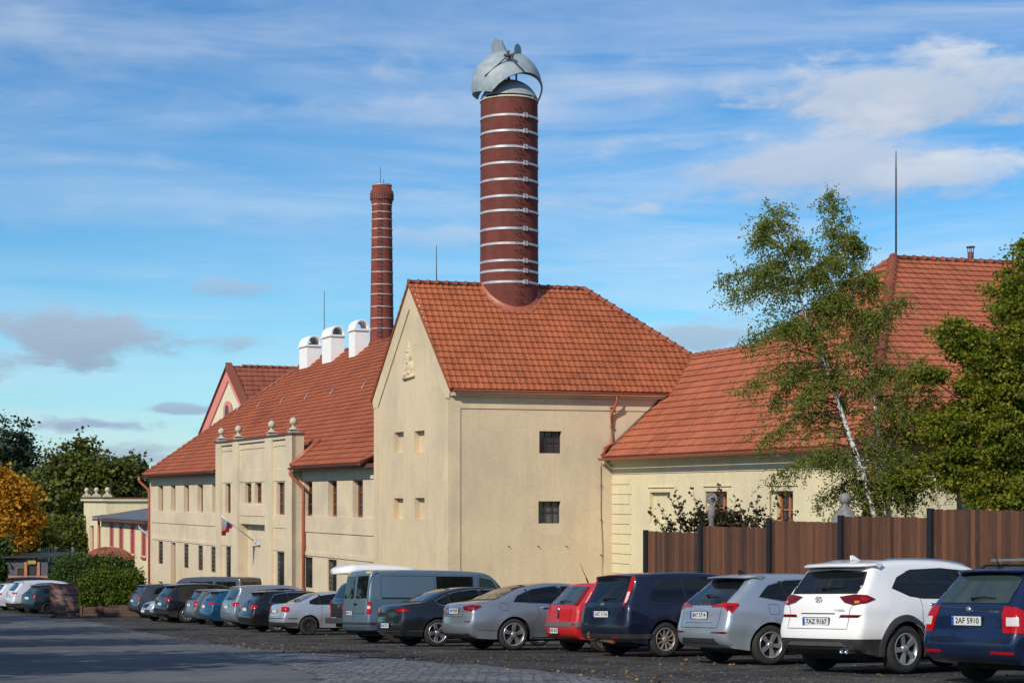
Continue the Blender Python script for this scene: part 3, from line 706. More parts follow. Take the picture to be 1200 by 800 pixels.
def build_kiln_chimney():
    c = F(4.0, 0) + W2 * 3.98; D = c.y; c = Vector((ray(596.7, D), D, 0)); r = 1.118
    t = thing('kiln_chimney', 'thick dark red brick chimney with steel bands and a tilted grey metal cowl', 'chimney', tuple(c + Z * 5.2))
    ztop = zat(121, D)
    bm = B(); lathe(bm, c, [(r * 1.02, 4.6), (r, 10.0), (r * .985, ztop), (r * .985, ztop + .03), (r * .9, ztop + .05), (.0, ztop + .05)], 64, uv=True); mk('shaft', bm, M['brick'], t)
    bm = B(); lathe(bm, c + Z * ztop, [(r * .985, .0), (r * 1.01, .0), (r * 1.01, .05), (r * .96, .085), (r * .7, .085)], 48); mk('top_rim', bm, M['stone'], t, smooth=True)
    ys = [134, 152.5, 171, 190, 209.4, 229, 246, 267, 284.6, 304.7, 316.5, 329.7]
    cla = R(-58)
    for y in ys:
        zz = zat(y, D - r); bm = B(); rr = r * (1.0 - .015 * (zz - 5) / (ztop - 5)) + .004
        torus_band(bm, c + Z * zz, rr, .085, .022, 56)
        b = mk('steel_band', bm, M['steel'], t, smooth=True, auto=40)
        bm = B(); ang = cla
        for da in (-.045, .06):
            a = ang + da; dd = Vector((math.cos(a), math.sin(a), 0)); tt = Vector((-dd.y, dd.x, 0)); box(bm, c + dd * (rr + .05) + Z * zz, (.06, .05, .17), (dd, tt, Z))
        a = ang; dd = Vector((math.cos(a), math.sin(a), 0)); tt = Vector((-dd.y, dd.x, 0))
        for dz in (-.06, .06): box(bm, c + dd * (rr + .06) + Z * (zz + dz), (.02, .20, .02), (dd, tt, Z))
        mk('clamp', bm, M['steel'], b)
    # climbing irons
    for i in range(24):
        zz = zat(127 + i * 9.75, D - r)
        if zz < 6.2: break
        bm = B(); a = R(-73); pts = []
        for da, out in ((-.09, 0), (-.09, .13), (.09, .13), (.09, 0)):
            dd = Vector((math.cos(a + da), math.sin(a + da), 0)); pts.append(c + dd * (r + out) + Z * zz)
        tube(bm, pts, .014, 5); mk('climbing_iron', bm, M['rust'], t)
    # lead flashing where the shaft meets the tiles
    bm = B(); pr = []
    sl = (ZA - ZE) / (GW / 2 + .3); rid = F(GW / 2, 0, ZA)
    rings = []
    for k in range(49):
        a = 2 * math.pi * k / 48; dd = Vector((math.cos(a), math.sin(a), 0)); ring = []
        for (rr, dz) in ((r + .005, .20), (r + .035, .18), (r + .04, .05), (r + .16, .055)):
            p = c + dd * rr
            INW = Vector((-W2.y, W2.x, 0)); dist = abs((p - rid).dot(INW)); cosf = abs(U.dot(INW)); ring.append(bm.verts.new(p + Z * (ZA - dist / cosf * sl + dz)))
        rings.append(ring)
    for r0, r1 in zip(rings, rings[1:]):
        for k in range(3): bm.faces.new((r0[k], r0[k + 1], r1[k + 1], r1[k])).smooth = True
    mk('base_flashing', bm, M['gutter'], t)
    # cowl ----------------------------------------------------------------
    bm = B(); lathe(bm, c + Z * ztop, [(r * .80, .05), (r * .80, .36), (r * .74, .36), (r * .74, .05)], 40); mk('cowl_neck', bm, M['rust'], t, smooth=True)
    # lower bowl: low dome segment facing the viewer
    ctr = c + Z * (ztop + .30)
    # inner visor: part of a sphere shell r=.98
    def shell(bm, ctr, rad, keep, th=.03, nu=56, nv=32, sq=(1, 1, 1)):
        rings = {}
        def vert(u, v, rr): 
            a = 2 * math.pi * u / nu; b = math.pi * v / nv
            return Vector((math.cos(a) * math.sin(b) * sq[0], math.sin(a) * math.sin(b) * sq[1], math.cos(b) * sq[2])) * rr
        b2 = B(); bmesh.ops.create_uvsphere(b2, u_segments=nu, v_segments=nv, radius=rad)
        for v in b2.verts: v.co = Vector((v.co.x * sq[0], v.co.y * sq[1], v.co.z * sq[2])) + ctr
        for co, no in keep: bmesh.ops.bisect_plane(b2, geom=list(b2.verts) + list(b2.edges) + list(b2.faces), plane_co=co, plane_no=no, clear_outer=True, dist=1e-5)
        bmesh.ops.recalc_face_normals(b2, faces=b2.faces)
        bmesh.ops.solidify(b2, geom=list(b2.faces), thickness=th)
        for f in b2.faces: f.smooth = True
        me = bpy.data.meshes.new('t'); b2.to_mesh(me); b2.free(); bm.from_mesh(me); bpy.data.meshes.remove(me)
    # hood: a big domed shell whose mouth looks to the right, towards the viewer and down
    hc = c + Z * (ztop + .62) + Vector((-.10, 0, 0))
    mouth = Vector((.45, -.50, -.74)).normalized()
    bm = B(); shell(bm, hc, 1.36, [(hc + mouth * .66, mouth), (hc - Z * .58, Vector((-.22, 0, -1)).normalized()), (hc + Vector((.25, .75, -.6)) * .42, Vector((.25, .75, -.6)))], .035, 64, 40); mk('hood', bm, M['zinc'], t, smooth=True, auto=50)
    # rim along the mouth
    mc = hc + mouth * .66; rm = math.sqrt(1.36 ** 2 - .66 ** 2); e1 = mouth.cross(Z).normalized(); e2 = e1.cross(mouth).normalized(); e2 = e2 if e2.z > 0 else -e2
    pts = [mc + e1 * math.cos(a) * rm + e2 * math.sin(a) * rm for a in np.linspace(R(-30), R(210), 48)]
    pts = [p for p in pts if (p - (hc - Z * .58)).dot(Vector((-.22, 0, -1)).normalized()) < 0]
    bm = B(); tube(bm, pts, .035, 8); mk('hood_rim', bm, M['zinc'], t)
    # lower visor
    vc = c + Z * (ztop - .22); 
    bm = B(); shell(bm, vc, 1.08, [(vc + Z * .36, Vector((0, 0, -1))), (vc + Vector((-.0, .25, 0)), Vector((-.1, 1, .0)).normalized()),], .03, 56, 36, (1.08, 1.08, 1.02)); mk('visor', bm, M['zinc'], t, smooth=True, auto=50)
    # stays, mast, vanes
    top = Vector((ray(596, D - 1.3), D - 1.3, zat(65, D - 1.3)))
    bm = B(); tube(bm, [top + Vector((0, .75, -.55)), top + Z * .18], .035, 8); box(bm, top, (.36, .16, .07)); mk('mast', bm, M['rust'], t)
    bm = B()
    tube(bm, [top, Vector((ray(568, D - 1.12), D - 1.12, zat(89.5, D - 1.12)))], .022, 6); tube(bm, [top, Vector((ray(617, D - 1.22), D - 1.22, zat(87, D - 1.22)))], .022, 6)
    tube(bm, [top + Vector((0, .1, 0)), Vector((ray(588, D + .4), D + .4, zat(48, D + .4)))], .02, 6)
    mk('stay', bm, M['rust'], t)
    for px in (596, 605):
        bm = B(); P = Vector((ray(px, D - .4), D - .4, 0)); tube(bm, [P + Z * zat(98, D), P + Z * zat(84, D)], .06 if px < 600 else .035, 8); mk('inner_strut', bm, M['rust'], t)
    # large leaf-shaped vane: runs on down behind the mast along the crown of the hood
    bm = B(); vd = D + .15; outl = [(576, 63), (575.5, 57), (577, 50), (580, 46), (584, 47.5), (588, 53), (592, 60), (597, 68), (603, 76), (609, 84), (600, 84), (588, 78), (579, 72)]
    pl = [Vector((ray(x, vd), vd + (x - 590) * .012, zat(y, vd))) for x, y in outl]; prism(bm, pl, Vector((.03, .05, 0))); mk('tail_vane', bm, M['zinc'], t)
    bm = B(); vd = D - .5; cx, cy = 606.5, 60.5
    pl = [Vector((ray(cx + 3.9 * math.cos(a) + 1.0 * math.sin(a), vd), vd + .35 * math.cos(a), zat(cy - 8.6 * math.sin(a), vd))) for a in np.linspace(0, 2 * math.pi, 24, endpoint=False)]
    prism(bm, pl, Vector((.02, .05, 0))); tube(bm, [Vector((ray(606, vd), vd, zat(61, vd))), top + Vector((0, 0, .02))], .022, 6); mk('small_vane', bm, M['zinc'], t)
build_kiln_chimney()

# =================================================================== FAR CHIMNEY
def build_far_chimney():
    D = 118.0; t = thing('tall_chimney', 'slender tall red brick chimney with a corbelled crown behind the long roof', 'chimney', (ray(448, D), D, gz(D)))
    c = Vector((ray(447.5, D), D, 0)); px = D / 2000
    prof = [(16.2 * px, gz(D)), (14.0 * px, zat(400, D)), (11.6 * px, zat(243, D)), (12.3 * px, zat(238, D)), (13.2 * px, zat(233, D)), (13.4 * px, zat(224.5, D)), (11.6 * px, zat(223.5, D)), (11.2 * px, zat(216.5, D)), (9.6 * px, zat(216.5, D)), (9.3 * px, zat(222, D))]
    bm = B(); lathe(bm, c, prof, 40, uv=True)
    for k in range(28):
        a = 2 * math.pi * k / 28; dd = Vector((math.cos(a), math.sin(a), 0)); box(bm, c + dd * 12.9 * px + Z * zat(231, D), (.12, .12, .42), (dd, Vector((-dd.y, dd.x, 0)), Z))
    mk('shaft', bm, M['brick_far'], t)
    for y in (219, 234.5, 242.2, 251, 259.7, 270.6, 281, 292.5, 307, 321, 335.5, 347, 361.5, 375, 387):
        f = (y - 243) / (400 - 243); rr = (11.6 + 2.4 * f) * px if y > 236 else (11.4 * px if y < 225 else 12.5 * px); zz = zat(y - 1.3, D); bm = B(); torus_band(bm, c + Z * zz, rr, .07, .035, 40); mk('steel_band', bm, M['band_far'], t, smooth=True, auto=40)
    for i in range(34):
        y = 236 + i * 4.8; f = (y - 243) / 157; rr = (11.6 + 2.4 * f) * px; bm = B(); pts = []
        for da, o in ((-.16, 0), (-.16, .14), (.16, .14), (.16, 0)):
            a = R(-98) + da; pts.append(c + Vector((math.cos(a), math.sin(a), 0)) * (rr + o) + Z * zat(y, D))
        tube(bm, pts, .022, 4); mk('climbing_iron', bm, M['rust'], t)
    bm = B(); tube(bm, [c + Vector((-.1, 0, 0)) + Z * zat(217, D), c + Vector((-.1, 0, 0)) + Z * zat(196, D)], .02, 5); tube(bm, [c + Vector((.12, 0, 0)) + Z * zat(217, D), c + Vector((.12, 0, 0)) + Z * zat(210, D)], .02, 5)
    a = R(-84); dd = Vector((math.cos(a), math.sin(a), 0)); tube(bm, [c + dd * (11.7 * px) + Z * zat(240, D), c + dd * (14.1 * px) + Z * zat(400, D)], .02, 5)
    mk('lightning_rod', bm, M['rust'], t)
build_far_chimney()

# =================================================================== LONG WING
WN = 0.46; EZ = 1.43; WO = C0 + N * WN            # wall plane origin
SL = s_of_x(176.5, WN); RUN = 8.4; RZ = 8.42; EN = -0.14
def build_wing():
    t = thing('brewery_wing', 'long two storey beige wing with steep red tile roof and flat topped entrance bay', 'building', tuple(F(25, 5, gz(85))))
    s_e = s_of_x(168, EN); slope = (RZ - EZ) / RUN
    upper = [(185.5, 191, 1), (200.2, 205.5, 1), (215.3, 221.3, 1), (231.3, 237.8, 1), (248.6, 254, 1), (356.3, 366.0, 1), (384.2, 394.8, 1), (413.3, 425.3, 1)]
    lower = [(185.5, 190.8, 0), (215.3, 220.8, 0), (232.0, 237.6, 0), (249.0, 252.5, 0), (356.8, 366.2, 0), (384.0, 394.5, 0)]
    ZU0, ZU1, ZL0, ZL1 = -.82, .745, -4.1, -2.70
    holes = []; spec = []
    for xa, xb, k in upper + lower:
        a, b = s_of_x(xb, WN), s_of_x(xa, WN)
        if b - a < 1.0: b = a + 1.05
        h = (a, b, ZU0, ZU1, .34) if k else (a, b, ZL0, ZL1, .34)
        holes.append(h); spec.append((h, k))
    # side door
    a, b = s_of_x(205.6, WN), s_of_x(200.2, WN); holes.append((a, b, -6.0, -2.70, .3)); door = (a, b)
    for xa, xb in ((185.5, 190.5),): a, b = s_of_x(xb, WN), s_of_x(xa, WN); holes.append((a, b, -6.0, -5.2, .25)); cellar = (a, b)
    pa, pb = s_of_x(342, -.06), s_of_x(252.5, -.06)         # portico span
    bm = B(); wall_panel(bm, WO, U, N, 7.5, SL, -7.2, EZ + .1, holes, .24); mk('front_wall', bm, M['plaster_wing'], t)
    for h, k in spec: window(t, WO, U, N, h[0], h[1], h[2], h[3], .34, M['frame_brown'] if k else M['rust'], 1 if k else 0, 2, .09 if k else .05, grille=not k)
    bm = B(); P = lambda s, z, k: F(s, WN + k, z); box(bm, P((door[0] + door[1]) / 2, -4.4, .27), (door[1] - door[0], .06, 3.4), (U, N, Z)); mk('side_door', bm, M['frame_brown'], t)
    bm = B(); box(bm, P((cellar[0] + cellar[1]) / 2, -5.6, .22), (cellar[1] - cellar[0], .06, .8), (U, N, Z)); mk('cellar_hatch', bm, M['rust'], t)
    # plaster bands
    bm = B()
    for (s0, s1) in ((7.5, pa - .02), (pb + .02, SL)):
        if s0 > 8: mk('plaster_bands', bm, M['plaster_wing'], t); bm = B()
        slab(bm, WO, U, N, s0, s1, .78, EZ + .05, .05); slab(bm, WO, U, N, s0, s1, -1.55, -.83, .05); slab(bm, WO, U, N, s0, s1, -2.62, -2.45, .05)
    slab(bm, WO, U, N, SL - .55, SL, -7.2, -2.62, .05); slab(bm, WO, U, N, SL - .5, SL, -2.45, -1.55, .05) ; slab(bm, WO, U, N, SL - .5, SL, -.83, .78, .05)
    mk('plaster_bands', bm, M['plaster_wing'], t)
    for (s0, s1) in ((7.6, pa), (pb, SL + .3)):
        bm = B(); slab(bm, WO, U, N, s0, s1, EZ - .2, EZ - .03, .42, 0); mk('cornice', bm, M['gutter_dark'], t)
    # end wall
    bm = B(); e0, e1 = F(SL, WN), F(SL, WN + 15.3); face(bm, [e0 - Z * 7.2, e1 - Z * 7.2, e1 + Z * EZ, e0 + Z * EZ]); face(bm, [e1 - Z * 7.2, F(7, WN + 15.3, -7.2), F(7, WN + 15.3, EZ), e1 + Z * EZ]); mk('end_wall', bm, M['plaster_wing'], t)
    # roof planes
    rp = lambda s, n: F(s, n, EZ + (n - EN) * slope)
    rl = s_e - RUN; s423 = s_of_x(423, EN); rn = EN + RUN
    polys = [[rp(pb, EN), rp(s_e, EN), rp(rl, rn), rp(pb, rn)]]
    polys += [[rp(pa, WN + .02), rp(pb, WN + .02), rp(pb, rn), rp(pa, rn)]] if pb < rl else []
    if pb > rl: polys = [[rp(pb, EN), rp(s_e, EN), rp(s_e - (RUN * (s_e - pb) / RUN), EN + (s_e - pb))]] + [[rp(pa, WN + .02), rp(pb, WN + .02), rp(pb, EN + (s_e - pb)), rp(rl, rn), rp(pa, rn)]]
    polys += [[rp(s423, EN), rp(pa, EN), rp(pa, rn), rp(7.9, rn), rp(7.9, WN + .05)]]
    roof = mk('roof', tile_plane(rp(0, EN), U, rp(0, rn), polys, course=.36, tw=.30, rib=.02, step=.05, seg=4), M['tile_wing'], t)
    hc1 = F(s_e, EN, EZ); hc2 = F(s_e, EN + 2 * RUN, EZ); rtop = F(rl, rn, RZ)
    mk('hipped_roof_slope', tile_plane(hc1, N, rtop, [[hc1, hc2, rtop]], course=.36, tw=.3, seg=2), M['tile_wing'], roof)
    b1 = F(7, EN + 2 * RUN, EZ); mk('rear_roof_slope', tile_plane(hc2, U, rtop, [[hc2, b1, F(7, rn, RZ), rtop]], course=.36, tw=.3, seg=2), M['tile_wing'], roof)
    bm = B(); ridge_tiles(bm, F(7, rn, RZ), rtop, .13, .42); ridge_tiles(bm, hc1 + Z * .03, rtop + Z * .03, .13, .42); mk('ridge_tiles', bm, M['ridge'], roof)
    # verge boards, snow guards
    bm = B(); v0, v1 = rp(s423, EN), rp(7.9, WN + .05); tube(bm, [v0 + Z * .06, v1 + Z * .08], .10, 8); mk('verge_flashing', bm, M['gutter'], t); bm = B()
    w0 = rp(pa, EN - .02) ; w1 = F(pa + .05, WN + .9, EZ + (WN + .9 - EN) * slope)
    tube(bm, [rp(pa - .25, EN - .05) + Z * .08, rp(pa - .22, WN + .8) + Z * .1], .12, 8)
    mk('verge_flashing', bm, M['gutter'], t)
    bm = B()
    for i in range(5):
        px = 347 + i * 0; 
    for (x, y) in ((281, 479.5), (305, 476.5), (332, 473), (361, 466), (391, 459), (428, 451)):
        # short silver snow guards spaced along one course, found from the roof plane
        n = EN + 4.9
        b0 = F(0, n); s = (((x - 600) / 2000) * b0.y - b0.x) / (U.x - ((x - 600) / 2000) * U.y)
        p = F(s, n, EZ + (n - EN) * slope); ups = (N + Z * slope).normalized(); nr = (Z - N * slope).normalized()
        tube(bm, [p - U * 0.42 - ups * .36 + nr * .08, p - U * .05 + nr * .10 - ups * .03, p + U * .38 + ups * .36 + nr * .09], .022, 5)
    mk('ladder_hooks', bm, M['steel'], t)
    bm = B(); gutter(bm, F(s423 + .05, EN - .08, EZ - .04), F(pa - .1, EN - .08, EZ - .06), .08); mk('gutter', bm, M['gutter_dark'], t); bm = B(); gutter(bm, F(pb + .05, EN - .08, EZ - .04), F(s_e, EN - .08, EZ - .06), .08); mk('gutter', bm, M['gutter_dark'], t)
    for (sx, first) in ((pa - .25, True), (SL + .25, False)):
        a = F(sx, EN - .08, EZ - .1); bm = B(); foot = F(sx - .25 if first else SL - .1, WN - .12, 0)
        tube(bm, [a, a - Z * .25, a.lerp(foot + Z * a.z, .3) - Z * .45, foot + Z * (EZ - .95), foot + Z * (EZ - 1.2), foot + Z * (-7.2)], .075, 10)
        for zz in (-.2, -2.2, -4.2): tube(bm, [foot + Z * zz, foot + Z * (zz + .06)], .09, 10)
        mk('downpipe', bm, M['gutter'], t)
    # ---- portico (entrance bay)
    PO = C0 + N * (-.06); PZ = 2.93; zg = -7.0
    sx = lambda x: s_of_x(x, -.06)
    pil = [(342, 334.5), (318, 310.2), (278.7, 272.3), (258.2, 252.5)]; pil = [(sx(a), sx(b)) for a, b in pil]
    # recessed panel plane n = +.06
    hs = []; sp = []
    Q = C0 + N * .06
    sq = lambda x: s_of_x(x, .06)
    for xa, xb, k in ((264, 270.2, 1), (287, 294.5, 2), (298.3, 306.5, 2), (324, 333.5, 1)):
        a, b = sq(xb), sq(xa); h = (a, b, -.80 if k == 1 else -.26, .745, .26); hs.append(h); sp.append((h, 0))
    for xa, xb in ((264.5, 270.5), (324.3, 333.2)): a, b = sq(xb), sq(xa); h = (a, b, -4.3, -2.55, .26); hs.append(h); sp.append((h, 1))
    ea, eb = pil[1][1] + .02, pil[2][0] - .02
    hs.append((ea, eb, zg, -1.32, 1.25))
    bm = B(); wall_panel(bm, Q, U, N, pil[0][0] + .1, pil[3][1] - .1, zg, PZ - .12, hs, .26); mk('entrance_bay_wall', bm, M['plaster_wing'], t)
    for h, g in sp: window(t, Q, U, N, h[0], h[1], h[2], h[3], .26, M['frame_brown'] if not g else M['rust'], 0, 2, .08 if not g else .05, grille=bool(g))
    bm = B()
    for a, b in pil: box(bm, F((a + b) / 2, .045, (zg + PZ) / 2), (b - a, .21, PZ - zg), (U, N, Z))
    box(bm, F((pil[0][0] + pil[3][1]) / 2, .052, PZ - .06), (pil[3][1] - pil[0][0] - .02, .19, .22), (U, N, Z))
    mk('pilasters', bm, M['plaster_wing'], t)
    bm = B()
    for i in range(3):
        a, b = pil[i][1], pil[i + 1][0]
        slab(bm, Q, U, N, a, b, 2.45, 2.62, .035, .02)
        slab(bm, Q, U, N, a, b, .80 if i != 1 else .80, 1.35, .035, .02)
        slab(bm, Q, U, N, a, b, -1.42, -.82, .035, .02) if i != 1 else slab(bm, Q, U, N, a, b, -.9, -.36, .035, .02)
        if i != 1: slab(bm, Q, U, N, a, b, -2.5, -1.9, .035, .02)
    mk('panel_bands', bm, M['plaster_wing'], t)
    # side cheeks and back of parapet
    bm = B()
    for s in (pil[0][0], pil[3][1]):
        face(bm, [F(s, -.055, zg), F(s, .52, zg), F(s, .52, PZ), F(s, -.055, PZ)])
    face(bm, [F(pil[0][0], .50, .2), F(pil[3][1], .50, .2), F(pil[3][1], .50, PZ), F(pil[0][0], .50, PZ)])
    mk('parapet_back', bm, M['plaster_wing'], t)
    bm = B(); box(bm, F((pil[0][0] + pil[3][1]) / 2, .22, PZ + .03), (pil[3][1] - pil[0][0] + .12, .68, .07), (U, N, Z)); mk('parapet_capping', bm, M['gutter_dark'], t)
    # entrance back wall with door
    bm = B(); dpt = .06 + 1.25; face(bm, [F(ea, dpt, zg), F(eb, dpt, zg), F(eb, dpt, -1.3), F(ea, dpt, -1.3)]); mk('porch_back_wall', bm, M['plaster_wing'], t)
    bm = B(); sm = (ea + eb) / 2; box(bm, F(sm, dpt - .04, -5.0), (1.7, .06, 2.6), (U, N, Z)); box(bm, F(sm, dpt - .08, -5.0), (.06, .05, 2.6), (U, N, Z)); mk('entrance_door', bm, M['frame_brown'], t)
    # roof chimneys
    for (xa, xm, xb, yb, yt, label) in ((350.7, 360, 375.8, 405, 430, None), (377.4, 388, 403.3, 393.3, 423.5, None), (408.8, 416, 431.9, 386.4, 414, None)):
        n = rn - .9; b0 = F(0, n); xr = (xm - 600) / 2000; s = (xr * b0.y - b0.x) / (U.x - xr * U.y); P0 = F(s, n); D = P0.y
        du = abs(s_of_x(xa, n) - s); dn = (xb - xm) / 2000 * D / .93
        zt = zat(yb, D); zb = zat(yt, D) - 2.0
        bm = B(); cc = P0 + U * du / 2 + N * dn / 2; box(bm, cc + Z * ((zt + zb) / 2), (du, dn, zt - zb), (U, N, Z)); ch = mk('roof_chimney', bm, M['white'], t)
        bm = B(); box(bm, cc + Z * (zt + .03), (du + .16, dn + .16, .10), (U, N, Z))
        rv = dn / 2 + .02; hh = zt + .08; n_ = 14; outer = []; 
        for e_, sg in ((-du / 2 - .04, -1), (du / 2 + .04, 1)):
            ro = [bm.verts.new(cc + U * e_ + N * math.cos(math.pi * k / n_) * rv + Z * (hh + math.sin(math.pi * k / n_) * rv * 1.25)) for k in range(n_ + 1)]
            ri = [bm.verts.new(cc + U * e_ + N * math.cos(math.pi * k / n_) * (rv - .08) + Z * (hh + math.sin(math.pi * k / n_) * (rv * 1.25 - .08))) for k in range(n_ + 1)]
            outer.append((ro, ri))
            for k in range(n_): bm.faces.new((ro[k], ro[k + 1], ri[k + 1], ri[k]))
        for idx in (0, 1):
            for k in range(n_):
                bm.faces.new((outer[0][idx][k], outer[0][idx][k + 1], outer[1][idx][k + 1], outer[1][idx][k]))
        mk('hood', bm, M['white'], ch)
        if xa < 400:
            bm = B(); box(bm, cc + U * .2 + Z * (hh + .05), (du * .4, dn - .4, .2), (U, N, Z)); mk('flue', bm, M['dark'], ch)
    bm = B(); n = rn + .4; P = F(s_of_x(380, n), n); tube(bm, [P + Z * (RZ - .8), P + Z * zat(341, P.y)], [.035, .018], 6); mk('lightning_rod', bm, M['rust'], t)
    # finials on parapet: each a thing
    pos = ['second from the left', '', '', '']
    labs = ['stone egg finial at the far left end of the entrance parapet', 'stone egg finial second from the left on the entrance parapet', 'stone egg finial third from the left on the entrance parapet', 'stone egg finial at the right corner of the entrance parapet']
    for x, lab in zip((259.7, 279.5, 318.6, 344.0), labs):
        s = s_of_x(x, .2); p = F(s, .2, PZ + .066); finial(p, lab, 'egg finials on the entrance parapet', .26)
    # flag
    ft = thing('flag_pole', 'slanted pole with a furled white, red and blue flag over the entrance', 'flag', tuple(F(0, 0, 0)))
    basep = F(ea + .5, dpt - .9, 0); D = basep.y; xb_ = 301.5; sb = s_of_x(302.0, .35); Bp = F(sb, .35, 0); Bp.z = zat(637, Bp.y)
    Tp = F(sb + .1, -1.75, 0); Tp = Vector((ray(257.6, Tp.y), Tp.y, zat(603, Tp.y)))
    ft.location = Bp
    bm = B(); tube(bm, [Bp, Tp], .028, 8); bmesh.ops.create_icosphere(bm, subdivisions=1, radius=.05, matrix=Matrix.Translation(Tp)); mk('pole', bm, M['steel'], ft)
    bm = B(); tube(bm, [Bp - (Tp - Bp).normalized() * .02, Bp + (Tp - Bp) * .1], .06, 8); tube(bm, [Bp, F(sb, .9, Bp.z - .15)], .05, 8); tube(bm, [Bp, Vector((Bp.x - .75 * 0, Bp.y, Bp.z + .35))], .03, 6); box(bm, Bp + Vector((.05, 0, .12)), (.22, .22, .34)); mk('bracket', bm, M['steel'], ft)
    d = (Bp - Tp).normalized(); fl = {}
    # cloth hanging from the top 1.1 m of pole, gathered in folds
    def cloth(name, u0, u1, v0, v1, mat, extra=0):
        bm = B(); nu, nv = 14, 10; g = []
        for i in range(nu + 1):
            row = []
            for j in range(nv + 1):
                uu = u0 + (u1 - u0) * i / nu; vv = v0 + (v1 - v0) * j / nv
                gather = 1 - .45 * vv
                p = Tp + d * (.12 + uu * .72 * gather) - Z * vv * .95 * (1 - .25 * uu); fold = math.sin(uu * 19) * .07 * (0.3 + vv)
                row.append(bm.verts.new(p + N * fold + U * math.cos(uu * 15) * .04 * vv))
            g.append(row)
        for a, b in zip(g, g[1:]):
            for j in range(nv): bm.faces.new((a[j], a[j + 1], b[j + 1], b[j])).smooth = True
        bmesh.ops.solidify(bm, geom=list(bm.faces), thickness=.006)
        return mk(name, bm, mat, ft)
    cloth('flag_cloth', 0, .52, 0, .72, pmat('flag_white', (.62, .62, .64), .8)); cloth('flag_cloth', 0, .5, .72, 1.0, pmat('flag_red', (.55, .03, .04), .8)); cloth('flag_cloth', .52, .8, 0, .35, pmat('flag_blue', (.03, .07, .35), .8)); cloth('flag_cloth', .8, 1.0, 0, .35, M['flag_red2']); cloth('flag_cloth', .52, .92, .35, .75, M['flag_red2'])
M['flag_red2'] = pmat('flag_red_shade', (.50, .03, .04), .8)
def finial(p, lab, group, w):
    bm = B(); t = thing('stone_finial', lab, 'finial', tuple(p), group)
    prof = [(0, 0), (w * 1.02, 0), (w * 1.02, w * .34), (w * .98, w * .36), (w * .86, w * .40)]
    b2 = B(); h = .0
    box(b2, p + Z * (w * .22), (w * 1.95, w * 1.7, w * .42), (U, N, Z), bevel=.02); box(b2, p + Z * (w * .62), (w * 2.25, w * 1.95, w * .24), (U, N, Z), bevel=.03)
    mk('base', b2, M['stone_grey2'], t)
    lathe(bm, p + Z * (w * .74), [(w * .80, 0), (w * .74, w * .12), (w * .45, w * .28), (w * .28, w * .42), (w * .26, w * .56), (w * .36, w * .62), (w * .36, w * .70), (w * .30, w * .74)], 20)
    e0 = w * .72
    lathe(bm, p + Z * (w * .74), [(w * .25, e0), (w * .50, e0 + w * .12), (w * .66, e0 + w * .38), (w * .70, e0 + w * .66), (w * .62, e0 + w * .98), (w * .42, e0 + w * 1.24), (w * .18, e0 + w * 1.38), (0, e0 + w * 1.42)], 20)
    mk('egg', bm, M['stone'], t, smooth=True)
M['stone_grey2'] = pmat('pale_grey_stone', (0.36, 0.34, 0.27), 0.9, var=0.25, bump=0.3)
build_wing()

